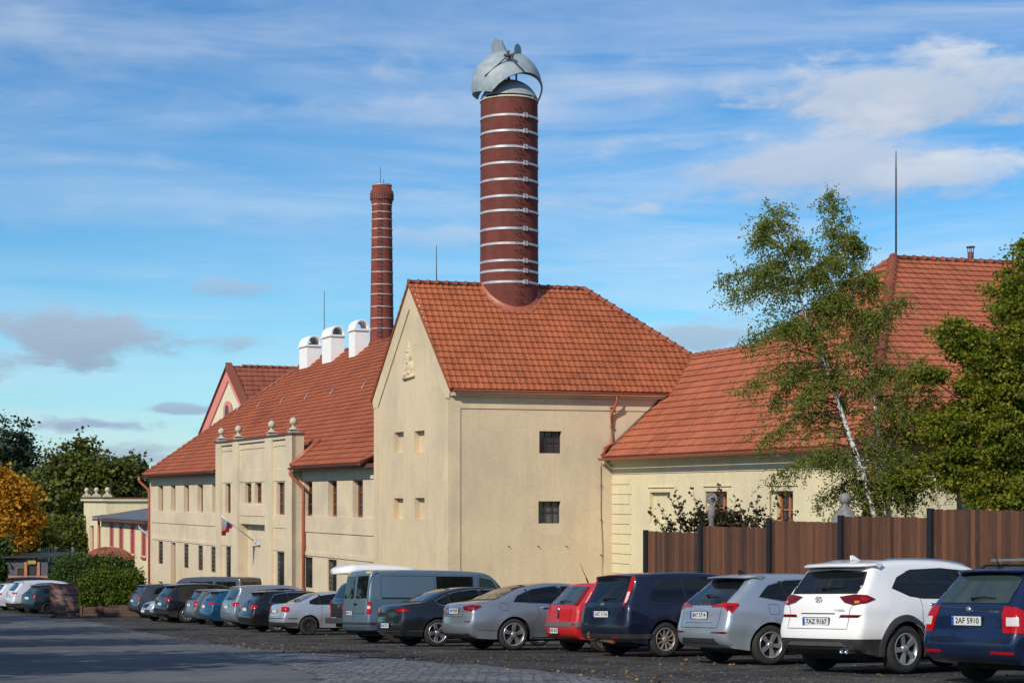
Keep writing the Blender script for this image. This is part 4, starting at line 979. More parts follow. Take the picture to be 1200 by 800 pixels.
# =================================================================== RIGHT BUILDING (yellow)
def build_right():
    t = thing('yellow_house', 'yellow rendered building with a big hipped red tile roof behind the fence and birch', 'building', (9, 58, gz(58)))
    R0 = hit_line(718, C0, W2); D_ = -U; rn = lambda P: (P - R0).dot(N); ra = lambda P: (P - R0).dot(D_)
    EZ2 = 1.483; OV = .5
    peak = Vector((ray(1047, 59.0), 59.0, zat(302, 59.0)))
    nP = rn(peak); slope = (peak.z - EZ2) / (nP + OV)
    rp = lambda a, n: R0 + D_ * a + N * n + Z * (EZ2 + (n + OV) * slope)
    # near corner on eave at x=1018
    eo = R0 - N * OV; cor = hit_line(1018, Vector((eo.x, eo.y, 0)), D_); aC = ra(cor)
    LZ = 5.42; nL = (LZ - EZ2) / slope - OV
    b0 = R0 + N * nL; br = hit_line(885, Vector((b0.x, b0.y, 0)), D_); aB = ra(br); lw = hit_line(800, Vector((b0.x, b0.y, 0)), D_); aL = ra(lw)
    aP = ra(peak)
    eL = ra(hit_line(705, Vector((eo.x, eo.y, 0)), D_))
    # front plane split into two convex pieces
    P1 = [rp(eL, -OV), rp(aB, -OV), rp(aB, nL), rp(aL - .6, nL)]
    P2 = [rp(aB, -OV), rp(aC, -OV), rp(aP, nP), rp(aB, nL)]
    roof = mk('roof', tile_plane(rp(0, -OV), D_, rp(0, nP), [P1, P2], course=.375, tw=.30, rib=.018, step=.05, seg=4), M['tile_right'], t)
    E2 = rp(aC, -OV); far = 24.0
    Q = [E2, E2 + W2 * far, peak + W2 * far, peak]
    mk('camera_side_slope'.replace('camera_', ''), tile_plane(E2, W2, peak, [Q], course=.375, tw=.30, rib=.018, step=.05, seg=4), M['tile_right'], roof)
    # closing rear slopes
    INW = Vector((-W2.y, W2.x, 0))
    bk = B(); pr = peak + W2 * far
    face(bk, [rp(aB, nL), rp(aL - .6, nL), rp(aL - .6, nL) + N * 6 - Z * 5, rp(aB, nL) + N * 6 - Z * 5]); face(bk, [peak, rp(aB, nL), rp(aB, nL) + INW * 9 - Z * 4, peak + INW * 9 - Z * 7]); face(bk, [peak, peak + INW * 9 - Z * 7, pr + INW * 9 - Z * 7, pr]); mk('rear_roof_slope', bk, M['tile_far'], roof)
    bm = B(); ridge_tiles(bm, peak, pr, .13, .38); ridge_tiles(bm, E2 + Z * .03, peak + Z * .03, .17, .4); ridge_tiles(bm, rp(aB, nL), peak, .13, .4); ridge_tiles(bm, rp(aL - .6, nL), rp(aB, nL), .12, .4); mk('ridge_tiles', bm, M['ridge'], roof)
    # flashing along the sloping junction with the kiln house
    bm = B(); tube(bm, [rp(eL, -OV) + Z * .05, rp(ra(hit_line(786, C0, W2)), rn(hit_line(786, C0, W2))) + Z * .03], .06, 6); mk('junction_flashing', bm, M['gutter_dark'], t)
    # wall
    aW = aC - OV
    wins = [(762, 786, 576.5, 612, 1), (827, 852.5, 575.5, 600, 0), (902, 930, 575, 605, 0), (1062, 1082, 574, 600, 0)]
    holes = []; ws = []
    for xa, xb, ya, yb, blind in wins[:3]:
        a, b = ra(hit_line(xa, R0, D_)), ra(hit_line(xb, R0, D_)); D = hit_line(xa, R0, D_).y
        h = (a, b, zat(yb, D) - (0 if blind else .35), zat(ya, D), .14 if blind else .30, bool(blind)); holes.append(h)
        if not blind: ws.append(h)
    bm = B(); wall_panel(bm, R0, D_, N, 0, aW, -6, EZ2 + .45, holes, .3); mk('front_wall', bm, M['plaster_yellow'], t)
    for h in ws: window(t, R0, D_, N, h[0] + .25, h[1], h[2], h[3], .30, M['frame_orange'], 1, 1, .085)
    for h in ws: bm = B(); box(bm, R0 + D_ * (h[0] + .125) + N * .2 + Z * ((h[2] + h[3]) / 2), (.25, .2, h[3] - h[2]), (D_, N, Z)); mk('window_reveal', bm, M['plaster_yellow'], t)
    # quoins: rusticated strip with grooves, cornice, window hoods
    bm = B(); q1 = ra(hit_line(740, R0, D_)); z = -6.0; i = 0
    ztop = EZ2 - .75
    k = 0
    while z < ztop:
        hgt = min(.36, ztop - z); wq = q1 if k % 2 else q1 - .12; slab(bm, R0, D_, N, .0, wq, z + .016, z + hgt - .016, .035); z += hgt; k += 1
    mk('quoins', bm, M['plaster_yellow'], t)
    bm = B(); slab(bm, R0, D_, N, 0, aW, EZ2 - .62, EZ2 + .1, .03); slab(bm, R0, D_, N, 0, aW, EZ2 - .25, EZ2 + .1, .12); slab(bm, R0, D_, N, 0, aW, EZ2 - .10, EZ2 + .12, .30)
    mk('cornice', bm, M['plaster_yellow'], t)
    for h in holes: 
        bm = B(); slab(bm, R0, D_, N, h[0] - .12, h[1] + .25, h[3] + .16, h[3] + .20, .05)
        for (s0, s1, z0, z1) in ((h[0] - .09, h[0], h[2], h[3] + .09), (h[1], h[1] + .09, h[2], h[3] + .09), (h[0], h[1], h[3], h[3] + .09)): slab(bm, R0, D_, N, s0, s1, z0, z1, .022)
        mk('window_surround', bm, M['plaster_yellow'], t)
    bm = B(); gutter(bm, rp(eL, -OV) - N * .08 - Z * .05, rp(aC, -OV) - N * .08 - Z * .05, .08); mk('gutter', bm, M['gutter'], t); bm = B(); gutter(bm, E2 - INW * .08 - Z * .05, E2 + W2 * far - INW * .08 - Z * .05, .08); mk('gutter', bm, M['gutter'], t)
    # near side wall
    WC = R0 + D_ * aW; bm = B(); h3 = [(2.7, 3.9, -.6, .45, .3), (6.2, 7.4, -.6, .45, .3), (10, 11.2, -.6, .45, .3)]
    wall_panel(bm, WC, W2, INW, 0, far, -6, EZ2 + .1, h3, .3); mk('side_wall', bm, M['plaster_yellow'], t)
    for h in h3: window(t, WC, W2, INW, *h[:4], .3, M['frame_orange'], 1, 1, .09)
    bm = B(); dp = WC - N * .12 - INW * .15; tube(bm, [dp + Z * (EZ2 - .1), dp - Z * 4.5], .075, 10); mk('downpipe', bm, M['gutter'], t)
    # flue + lightning rod on ridge
    bm = B(); c = hit_line(1137.5, Vector((peak.x, peak.y, 0)), W2); zz = peak.z
    lathe(bm, c + Z * (zz - .3), [(.11, 0), (.11, .62)], 12); 
    for k_ in range(4): a = k_ * math.pi / 2; tube(bm, [c + Vector((.1 * math.cos(a), .1 * math.sin(a), zz + .3)), c + Vector((.1 * math.cos(a), .1 * math.sin(a), zz + .5))], .015, 4)
    lathe(bm, c + Z * (zz + .48), [(.0, .0), (.16, .0), (.15, .04), (0, .07)], 12); mk('flue_pipe', bm, M['gutter_dark'], t)
    bm = B(); P = peak + W2 * .1; tube(bm, [P - Z * .1, P + Z * 3.0, Vector((P.x, P.y, zat(177, P.y)))], [.035, .028, .014], 6); mk('lightning_rod', bm, M['rust'], t)
    return R0
R0 = build_right()

# =================================================================== FAR PINK-TRIMMED GABLE HOUSE
def build_far_house():
    D = 122.0; ap = Vector((ray(269, D), D, zat(432, D))); t = thing('pink_trimmed_house', 'pale yellow gable house with pink trim peeping over the left hip of the long roof', 'building', (ap.x, ap.y, gz(D)))
    f = R(38); u = Vector((-math.sin(f), math.cos(f), 0)); w = Vector((.96, .28, 0)).normalized(); inn = w
    hw, eave = 8.6, ap.z - 8.6 * 1.12
    L_, R_ = ap + u * hw, ap - u * hw
    bm = B(); g = gz(D); face(bm, [Vector((R_.x, R_.y, g)), Vector((R_.x, R_.y, eave)), ap, Vector((L_.x, L_.y, eave)), Vector((L_.x, L_.y, g))]); mk('gable_wall', bm, M['plaster_pale'], t)
    for sg, E in ((1, L_), (-1, R_)):
        e = Vector((E.x, E.y, eave)); dn = -Z * .85
        bm = B(); prism(bm, [ap - inn * .12 + Z * .15, e - inn * .12 + Z * .15, e - inn * .12 + dn, ap - inn * .12 + dn], inn * .14); mk('gable_trim', bm, M['pink'], t)
    c = Vector((ray(268.3, D), D, zat(481, D))) - inn * .05; bm = B(); pts = [c - u * .55 - Z * 1.8, c + u * .55 - Z * 1.8] + [c + u * .55 * math.cos(a) + Z * .7 * math.sin(a) for a in np.linspace(0, math.pi, 10)]; prism(bm, pts, -inn * .1); wn = mk('window', bm, M['pink'], t)
    bm = B(); pts = [c - u * .26 - Z * 1.8, c + u * .26 - Z * 1.8] + [c + u * .26 * math.cos(a) + Z * .4 * math.sin(a) for a in np.linspace(0, math.pi, 10)]; prism(bm, [p - inn * .102 for p in pts], -inn * .02); mk('pane', bm, M['glass_win'], wn)
    er = Vector((R_.x, R_.y, eave)) - inn * .3; el = Vector((L_.x, L_.y, eave)) - inn * .3; a0 = ap - inn * .3 + Z * .2; LL = 22
    roof = mk('roof', tile_plane(er, w, a0, [[er, er + w * LL, a0 + w * LL - Z * .3, a0]], course=.45, tw=.4, rib=.02, step=.06, seg=3), M['tile_far'], t)
    bm = B(); face(bm, [el, a0, a0 + w * LL, el + w * LL]); mk('rear_roof_slope', bm, M['tile_far'], roof)
    bm = B(); ridge_tiles(bm, a0 + w * 1.2, a0 + w * LL - Z * .3, .16, .5); mk('ridge_tiles', bm, M['ridge'], roof)
    bm = B(); # raised parapet strip along the verge
    dn = (er - a0).normalized(); prism(bm, [a0 + Z * .25, er + Z * .25, er - Z * .25, a0 - Z * .25], w * .45); mk('parapet_tiles', bm, M['tile_far'], t)
build_far_house()

# =================================================================== ANNEX AND YELLOW BLOCK (far left)
def build_annex():
    AN = 1.15; AO = C0 + N * AN; t = thing('annex', 'low cream annex with narrow dark red windows and a slate grey roof', 'building', tuple(F(62, 3, gz(115))))
    sR, sL_ = s_of_x(178, AN), s_of_x(118.5, AN); ez = -1.50
    hs = []
    for x, yt, yb in ((131.3, 615.5, 640), (142.5, 617, 643), (155.8, 618, 648.5), (169.0, 619.5, 651)):
        s = s_of_x(x, AN); D = F(s, AN).y; hs.append((s - .55, s + .55, zat(yb, D), zat(yt, D), .06))
    g = gz(118) - .5
    bm = B(); wall_panel(bm, AO, U, N, sR - 1, sL_, g, ez + .1, hs, .18); face(bm, [F(sL_, AN, g), F(sL_, AN + 9, g), F(sL_, AN + 9, ez), F(sL_, AN, ez)]); mk('front_wall', bm, M['plaster_yellow'], t)
    for h in hs:
        bm = B(); a, b, c, e = h[:4]
        for (s0, s1, z0, z1) in ((a - .22, a, c - .1, e + .25), (b, b + .22, c - .1, e + .25), (a, b, e, e + .25)): slab(bm, AO, U, N, s0, s1, z0, z1, .05)
        w = mk('window', bm, M['pink'], t)
        bm = B(); box(bm, AO + U * ((a + b) / 2) + Z * ((c + e) / 2) + N * .04, (b - a, .04, e - c), (U, N, Z))
        for k in range(4): z = c + (e - c) * (k + .5) / 4; box(bm, AO + U * ((a + b) / 2) + Z * z + N * .01, (b - a, .03, .05), (U, N, Z))
        mk('shutter', bm, M['pink_dark'], w)
        bm = B(); slab(bm, AO, U, N, a - .1, b + .1, c - .22, c - .1, .12); mk('sill', bm, M['ridge'], w)
    bm = B(); p0, p1 = F(sR - 1, AN - .5, ez), F(sL_ + .9, AN - .5, ez); q0, q1 = F(sR - 1, AN + 5.5, ez + .95), F(sL_ - 1, AN + 5.5, ez + .95)
    prism(bm, [p0, p1, q1, q0], Z * .12); mk('roof', bm, M['slate'], t)
    bm = B(); box(bm, (p0 + p1) / 2 - Z * .12, ((p1 - p0).length - 1, .18, .16), (U, N, Z)); mk('fascia', bm, M['gutter_dark'], t)
    bm = B(); a = F(sL_ + .1, AN - .15); tube(bm, [a + Z * ez, a + Z * g], .10, 8); mk('downpipe', bm, M['gutter'], t)
    bm = B(); a = F(s_of_x(163.5, AN - .4), AN - .4); b = F(sR, AN - .1); tube(bm, [a + Z * (ez - .05), a + Z * (ez - .5), Vector((ray(173, b.y), b.y, -2.4)), Vector((ray(176, b.y), b.y, -2.7))], .08, 8); mk('drain_pipe', bm, M['zinc'], t)
    # yellow block behind
    D = 128.0; k = Vector((ray(124.4, D), D, 0)); t2 = thing('yellow_block', 'flat roofed cream block with three ball finials beside the big green tree', 'building', (k.x, k.y + 3, gz(D)))
    sl = (hit_line(98.2, k, U) - k).length; top = zat(586.8, D); g = gz(D) - .5; hs = []
    for xa, xb in ((105, 109.8),): a, b = (hit_line(xb, k, U) - k).length, (hit_line(xa, k, U) - k).length; hs.append((a, b, zat(648, 132), zat(616, 132), .3))
    a, b = (hit_line(121.5, k, U) - k).length, (hit_line(117, k, U) - k).length; hs.append((a, b, zat(648, 130), zat(617, 130), .3))
    bm = B(); wall_panel(bm, k, U, N, 0, sl, g, top, hs, .3); INW = Vector((-W2.y, W2.x, 0)); wall_panel(bm, k, W2, INW, 0, 30, g, top, []); face(bm, [k + U * sl + Z * g, k + U * sl + W2 * 30 + Z * g, k + U * sl + W2 * 30 + Z * top, k + U * sl + Z * top]); mk('wall', bm, M['plaster_yellow'], t2)
    for h in hs: window(t2, k, U, N, *h[:4], .3, M['pink'], 0, 1, .08)
    bm = B(); slab(bm, k, U, N, -.15, sl + .15, top, top + .18, .22, .3); slab(bm, k, W2, INW, -.1, 30, top, top + .18, .2, .3); mk('parapet', bm, M['plaster_yellow'], t2)
    bm = B(); slab(bm, k, U, N, -.2, sl + .2, top + .18, top + .28, .26, .35); slab(bm, k, W2, INW, .0, 30, top + .18, top + .28, .24, .35); mk('capping', bm, M['gutter_dark'], t2)
    for x, lab in ((101.8, 'left ball finial on the parapet of the cream block'), (113.2, 'middle ball finial on the parapet of the cream block'), (126.4, 'right corner ball finial on the parapet of the cream block')):
        p = hit_line(x, k, U) if x < 124 else k + W2 * .1; p = Vector((p.x, p.y, top + .281)); r = .20
        tt = thing('ball_finial', lab, 'finial', tuple(p), 'ball finials on the cream block')
        bm = B(); box(bm, p + Z * .08, (.62, .62, .16), (U, N, Z), bevel=.03); box(bm, p + Z * .20, (.42, .42, .10), (U, N, Z), bevel=.02); mk('base', bm, M['stone'], tt)
        bm = B(); lathe(bm, p + Z * .25, [(.17, 0), (.09, .07), (.08, .12), (.12, .14)] + [(r * math.cos(a), .14 + r * .9 + r * math.sin(a)) for a in np.linspace(-1.1, math.pi / 2, 9)], 16); mk('ball', bm, M['stone'], tt, smooth=True)
    # rusty dome pavilion
    D = 100.0; c = Vector((ray(127, D), D, 0)); t3 = thing('domed_kiosk', 'round kiosk with a flattened rust coloured metal dome above the hedge', 'kiosk', (c.x, c.y, gz(D)))
    px = D / 2000; ze = zat(661.5, D); R1 = 30.5 * px; H1 = 20.5 * px
    bm = B(); prof = [(R1 * .96, -.12), (R1 * 1.02, -.05), (R1 * 1.0, .02)] + [(R1 * math.cos(a), H1 * math.sin(a) ** .92) for a in np.linspace(.1, math.pi / 2 - .001, 12)]; lathe(bm, c + Z * ze, prof[:-1] + [(0, H1)], 16)
    for k_ in range(16):
        a = 2 * math.pi * k_ / 16; dd = Vector((math.cos(a), math.sin(a), 0)); tube(bm, [c + dd * R1 * math.cos(q) * 1.01 + Z * (ze + H1 * math.sin(q) ** .92 * 1.01) for q in np.linspace(.05, 1.45, 8)], .03, 4)
    mk('dome', bm, M['copper'], t3)
    bm = B(); lathe(bm, c, [(R1 * .9, gz(D)), (R1 * .9, ze - .1)], 16); mk('drum', bm, M['ridge'], t3)
build_annex()

# =================================================================== FENCE
def build_fence():
    A = Vector((.246 * 32.0, 32.0, 0)); line = lambda x: hit_line(x, A, U)
    xs = [758, 822.5, 903, 987, 1092, 1222, 1400]; ptop = [620.6, 615.0, 608.5, 603.3, 595.3, 587, 578]; paneltop = [622, 616, 610, 604.7, 596.6, 589]
    P0 = line(758); t = thing('board_fence', 'dark brown stained board fence with black posts stepping down to the left', 'fence', (P0.x, P0.y, gz(P0.y)))
    for i, x in enumerate(xs[:-1]):
        p = line(x); bm = B(); box(bm, p + Z * ((zat(ptop[i], p.y) + gz(p.y) - .3) / 2) - N * .03, (.11, .11, zat(ptop[i], p.y) - gz(p.y) + .3), (U, N, Z), bevel=.008); mk('post', bm, M['post'], t)
    rnd = random.Random(5)
    for i in range(6):
        a, b = line(xs[i]), line(xs[i + 1]); d = (b - a); L = d.length; d.normalize(); ztop = zat(paneltop[i], a.y); bm = B(); tn = bm.verts.layers.float.new('tone')
        s = .06
        while s < L - .06:
            w = min(.118, L - .06 - s); vs = box(bm, a + d * (s + w / 2) + N * (.01 + rnd.uniform(0, .008)) + Z * ((ztop + gz(a.y) - .4) / 2 + rnd.uniform(-.012, .012)), (w - .006, .022, ztop - gz(a.y) + .4), (d, N, Z)); k = rnd.random()
            for v in vs: v[tn] = k
            s += w
        for zz in (ztop - .35, ztop - 1.5): vs = box(bm, a + d * L / 2 + N * .05 + Z * zz, (L - .12, .04, .09), (d, N, Z))
        mk('fence_panel', bm, M['fence'], t)
build_fence()

# =================================================================== VEGETATION
def leaf_mesh(name, P, size, tone, mat, parent=None, base=None, updown=0.5, aspect=1.5, seed=0):
    g = np.random.default_rng(seed); P = np.asarray(P, dtype=np.float64); n = len(P)
    size = np.asarray(size) if hasattr(size, '__len__') else np.full(n, size); size = size * g.uniform(.65, 1.3, n)
    d = g.normal(size=(n, 3)); d[:, 2] *= updown; d /= np.linalg.norm(d, axis=1)[:, None] + 1e-9
    e = g.normal(size=(n, 3)); e -= (e * d).sum(1)[:, None] * d; e /= np.linalg.norm(e, axis=1)[:, None] + 1e-9
    nn = np.cross(d, e); h = size[:, None] / 2
    v0 = P - d * h * aspect; v1 = P + e * h + nn * h * .25; v2 = P + d * h * aspect; v3 = P - e * h + nn * h * .25
    V = np.stack([v0, v1, v2, v3], 1).reshape(-1, 3)
    off = np.array(world_loc(parent)) if parent is not None else (np.array(base) if base is not None else np.zeros(3)); V = V - off
    me = bpy.data.meshes.new(name); me.vertices.add(4 * n); me.vertices.foreach_set('co', V.ravel()); me.loops.add(4 * n); me.polygons.add(n)
    me.loops.foreach_set('vertex_index', np.arange(4 * n, dtype=np.int32)); me.polygons.foreach_set('loop_start', np.arange(0, 4 * n, 4, dtype=np.int32)); me.polygons.foreach_set('loop_total', np.full(n, 4, dtype=np.int32))
    me.update(calc_edges=True)
    at = me.attributes.new('tone', 'FLOAT', 'POINT'); at.data.foreach_set('value', np.repeat(np.asarray(tone), 4).astype(np.float32))
    me.materials.append(mat); o = link(name, me, parent)
    if parent is None and base is not None: o.location = base
    return o

def crown_points(c, rad, ncl, per, clr, g, lump=.35, shell=.45, flat=.7, seed=0.0):
    """clusters of leaf positions through an uneven ellipsoid"""
    c = np.array(c); rad = np.array(rad); out = []; tn = []
    for i in range(ncl):
        d = g.normal(size=3); d /= np.linalg.norm(d)
        k = 1 + lump * noise.noise(Vector(d * 2.1) + Vector((seed, seed, 0))) * 2
        r = (shell + (1 - shell) * g.random() ** .6) * k
        q = c + d * rad * r; s = clr * g.uniform(.6, 1.35); m = int(per * g.uniform(.6, 1.3))
        pt = q + g.normal(size=(m, 3)) * s * np.array([.5, .5, .5 * flat]); out.append(pt); tn.append(np.clip(g.normal(.45 + .12 * g.normal(), .16, m), 0, 1))
    return np.concatenate(out), np.concatenate(tn)

def limbs(bm, base, top, c, rad, n, g, r0, taper=.25, k=3):
    base = Vector(base); top = Vector(top); pts = [base.lerp(top, f) + Vector((g.normal() * .02, g.normal() * .02, 0)) * (top - base).length * (0 if f == 0 else 1) for f in np.linspace(0, 1, 7)]
    tube(bm, pts, [r0 * (1 - (1 - taper) * f) for f in np.linspace(0, 1, 7)], 10)
    for i in range(n):
        f = g.uniform(.35, .95); s = base.lerp(top, f); d = g.normal(size=3); d /= np.linalg.norm(d); d[2] = abs(d[2]) * .6
        e = Vector(c) + Vector(d * np.array(rad) * .85); mid = s.lerp(e, .5) + Vector((0, 0, .08 * (e - s).length)); r = r0 * (1 - f) * .5 + r0 * .12
        tube(bm, [s, s.lerp(mid, .5), mid, mid.lerp(e, .55), e], [r, r * .8, r * .55, r * .35, r * .12], 6)

def crown_tree(name, label, cat, px, D, ytop, ybot, halfw_px, leaf, mat, ncl, per, clr, lsize, seed, depth=1.0, lump=.35, trunk_r=.3, group=None, flat=.7, ycen=None, shell=.45, bark='bark'):
    g = np.random.default_rng(seed); base = Vector((ray(px, D), D, gz(D) - .1)); t = thing(name, label, cat, tuple(base), group)
    zt, zb = zat(ytop, D), zat(ybot, D); c = Vector((base.x, D, (zt + zb) / 2)); rx = halfw_px / 2000 * D; rad = (rx, rx * depth, (zt - zb) / 2)
    P, T = crown_points(c, rad, ncl, per, clr, g, lump, shell, flat, seed)
    leaf_mesh('crown', P, lsize, T, M[mat], t, seed=seed)
    bm = B(); limbs(bm, base, c + Vector((0, 0, rad[2] * .6)), c, rad, 22, g, trunk_r); mk('trunk', bm, M[bark], t)
    return t

# ---- birch with two leaning stems
def build_birch():
    D = 38.5; g = np.random.default_rng(21); base = Vector((ray(1035, D), D, gz(D))); t = thing('birch_tree', 'airy birch with two slender white stems leaning left above the brown fence', 'tree', tuple(base))
    P3 = lambda x, y, dz=0.0: Vector((ray(x, D + dz), D + dz, zat(y, D + dz)))
    stems = [[(1040, 740, 0), (1033, 640, 0), (1024, 600, .0), (1008, 545, -.1), (992, 500, -.1), (975, 450, 0), (958, 405, .1), (943, 365, .2), (928, 325, .3), (913, 280, .3), (902, 240, .3)],
             [(1050, 740, .4), (1045, 640, .4), (1041, 600, .4), (1034, 545, .5), (1028, 490, .5), (1019, 430, .6), (1006, 375, .7), (997, 335, .7), (988, 300, .7), (978, 262, .7), (970, 226, .7)],
             [(1055, 740, .8), (1060, 640, .8), (1062, 590, .9), (1068, 540, 1.0), (1074, 480, 1.1), (1076, 430, 1.2)]]
    LP = []; LT = []
    wood = B(); twig = B()
    for si, st in enumerate(stems):
        pts = [P3(*p) for p in st]; n = len(pts); r0 = (.080, .074, .045)[si]
        rr = [r0 * (1 - .93 * (i / (n - 1)) ** .9) + .004 for i in range(n)]
        # densify
        tube(wood, pts, rr, 8)
        path = []
        for a, b, ra_, rb in zip(pts, pts[1:], rr, rr[1:]):
            for k in range(8): path.append((a.lerp(b, k / 8), ra_ + (rb - ra_) * k / 8))
        m = len(path)
        for i in range(18, m):
            f = i / m
            for rep in range(3 if f < .9 else 2):
                if g.random() < .12: continue
                p, rad = path[i]; az = g.uniform(0, 2 * math.pi)
                # crown profile: narrow top, wider and drooping below
                Lb = (.35 + 1.55 * (1 - f) ** .75) * g.uniform(.45, 1.1)
                if si == 0 and math.cos(az) < -.2: Lb *= 1.35
                if si == 1 and f > .5: Lb *= .75
                if si == 0 and f < .32: Lb *= .8
                out = Vector((math.cos(az), math.sin(az), 0)); up = .5 + .4 * f; q = p.copy(); dirv = (out + Z * up).normalized(); steps = 7; bp = [q.copy()]
                for s in range(steps):
                    dirv = (dirv - Z * (.10 + .17 * (1 - f)) + Vector(g.normal(size=3)) * .07).normalized(); q = q + dirv * (Lb / steps); bp.append(q.copy())
                tube(twig, bp, [max(.003, rad * .38 * (1 - k / (steps + 1))) for k in range(steps + 1)], 4, cap=False)
                # hanging twigs
                for s in range(2, steps + 1):
                    for _ in range(3):
                        q = bp[s] + Vector(g.normal(size=3)) * .03; dl = (Vector(g.normal(size=3)) * .5 + out * .35 - Z * (.35 + .8 * (1 - f))).normalized(); tl = g.uniform(.12, .42) * (1.25 - .6 * f); k = int(tl / .034)
                        for j in range(k):
                            q = q + dl * .034; dl = (dl - Z * .05).normalized()
                            LP.append(q + Vector(g.normal(size=3)) * .022); LT.append(np.clip(g.normal(.45, .17) + (.45 if g.random() < .012 else 0), 0, 1))
    # long low branches on the left
    for (x0, y0, x1, y1, dz) in ((930, 330, 846, 326, 0), (935, 345, 858, 345, -.3), (950, 390, 872, 400, .3), (965, 425, 872, 455, -.3), (985, 480, 890, 520, -.2), (1000, 530, 905, 560, 0), (1035, 540, 1085, 470, .5), (1030, 500, 1082, 420, .3), (1020, 520, 1075, 510, .9), (1000, 470, 1050, 430, .8), (985, 440, 935, 470, -.6), (1010, 560, 960, 530, -.6), (930, 335, 968, 325, .3), (945, 370, 980, 350, .4), (988, 310, 955, 318, .5), (1000, 350, 965, 372, .2), (920, 300, 948, 290, .2), (925, 310, 885, 330, -.2), (905, 260, 888, 285, .0), (1000, 340, 1030, 330, .7), (985, 290, 1010, 290, .7), (1040, 560, 1070, 585, .2), (1000, 420, 1020, 360, .4), (970, 400, 915, 380, -.5), (960, 430, 905, 470, .5), (1010, 400, 1060, 350, .6), (1040, 570, 960, 585, .4)):
        a, b = P3(x0, y0), P3(x1, y1, dz); mid = a.lerp(b, .5) + Z * .28; bp = [a.lerp(mid, k / 5) if k < 5 else mid.lerp(b, (k - 5) / 6) for k in range(12)]
        tube(twig, bp, [.022 * (1 - k / 13) + .003 for k in range(12)], 5, cap=False)
        for s in range(2, 12):
            for _ in range(17):
                q = bp[s] + Vector(g.normal(size=3)) * .06; dl = (Vector(g.normal(size=3)) * .6 - Z * .9).normalized(); k = int(g.uniform(5, 17))
                for j in range(k): q = q + dl * .034; LP.append(q + Vector(g.normal(size=3)) * .022); LT.append(np.clip(g.normal(.45, .17), 0, 1))
    mk('trunk', wood, M['birch'], t); mk('branches', twig, M['bark'], t)
    leaf_mesh('crown', [tuple(p) for p in LP], .040, LT, M['leaf_birch'], t, updown=1.2, aspect=1.25, seed=4)
    print('birch leaves', len(LP))
build_birch()

def build_maple():
    D = 38.0; g = np.random.default_rng(8); base = Vector((ray(1262, D), D, gz(D))); t = thing('leafy_tree', 'dense yellow green deciduous tree at the right edge overhanging the fence', 'tree', tuple(base))
    px = D / 2000; P = []; T = []
    # lobes (x, y, rx, ry, dz) as the crown is seen over the fence
    lobes = [(1235, 370, 60, 70, 0), (1205, 400, 50, 60, -.5), (1250, 450, 75, 80, .2), (1175, 440, 48, 45, -.2), (1150, 470, 40, 36, .3), (1205, 490, 66, 55, -.6), (1125, 500, 36, 28, .2), (1165, 530, 60, 42, 0), (1230, 560, 70, 50, -.5), (1095, 500, 20, 18, .3), (1110, 545, 34, 30, 0), (1060, 560, 20, 14, .3), (1180, 585, 40, 24, -.6), (1190, 340, 28, 36, .0), (1120, 395, 24, 20, .2), (1210, 300, 20, 28, 0), (1300, 420, 80, 110, 0), (1196, 610, 20, 18, -.9), (1090, 440, 10, 10, .1), (1145, 410, 26, 26, .3), (1140, 565, 36, 18, -.3)]
    for (x, y, rx, ry, dz) in lobes:
        c = (ray(x, D + dz), D + dz, zat(y, D + dz)); vol = rx * ry / 900.0; n = int(26 * vol ** .85) + 8
        p, tn = crown_points(c, (rx * px, max(rx * px * .8, .4), ry * px), n, 95, .30, g, .25, .30, .45, x); P.append(p); T.append(tn)
    P = np.concatenate(P); T = np.concatenate(T); T = np.where(g.random(len(T)) < .025, .97, T); print('maple leaves', len(P))
    leaf_mesh('crown', P, .072, T, M['leaf_maple'], t, updown=.7, aspect=1.1, seed=9)
    bm = B(); top = Vector((ray(1235, D), D, zat(380, D))); tube(bm, [base, base.lerp(top, .3), base.lerp(top, .65), top], [.19, .15, .10, .03], 10)
    for (x, y, rx, ry, dz) in lobes:
        e = Vector((ray(x - rx * .5, D + dz), D + dz, zat(y, D + dz))); s = base.lerp(top, .35 + .3 * g.random()); tube(bm, [s, s.lerp(e, .5) + Z * .2, e], [.055, .03, .008], 6)
    mk('trunk', bm, M['bark'], t)
build_maple()

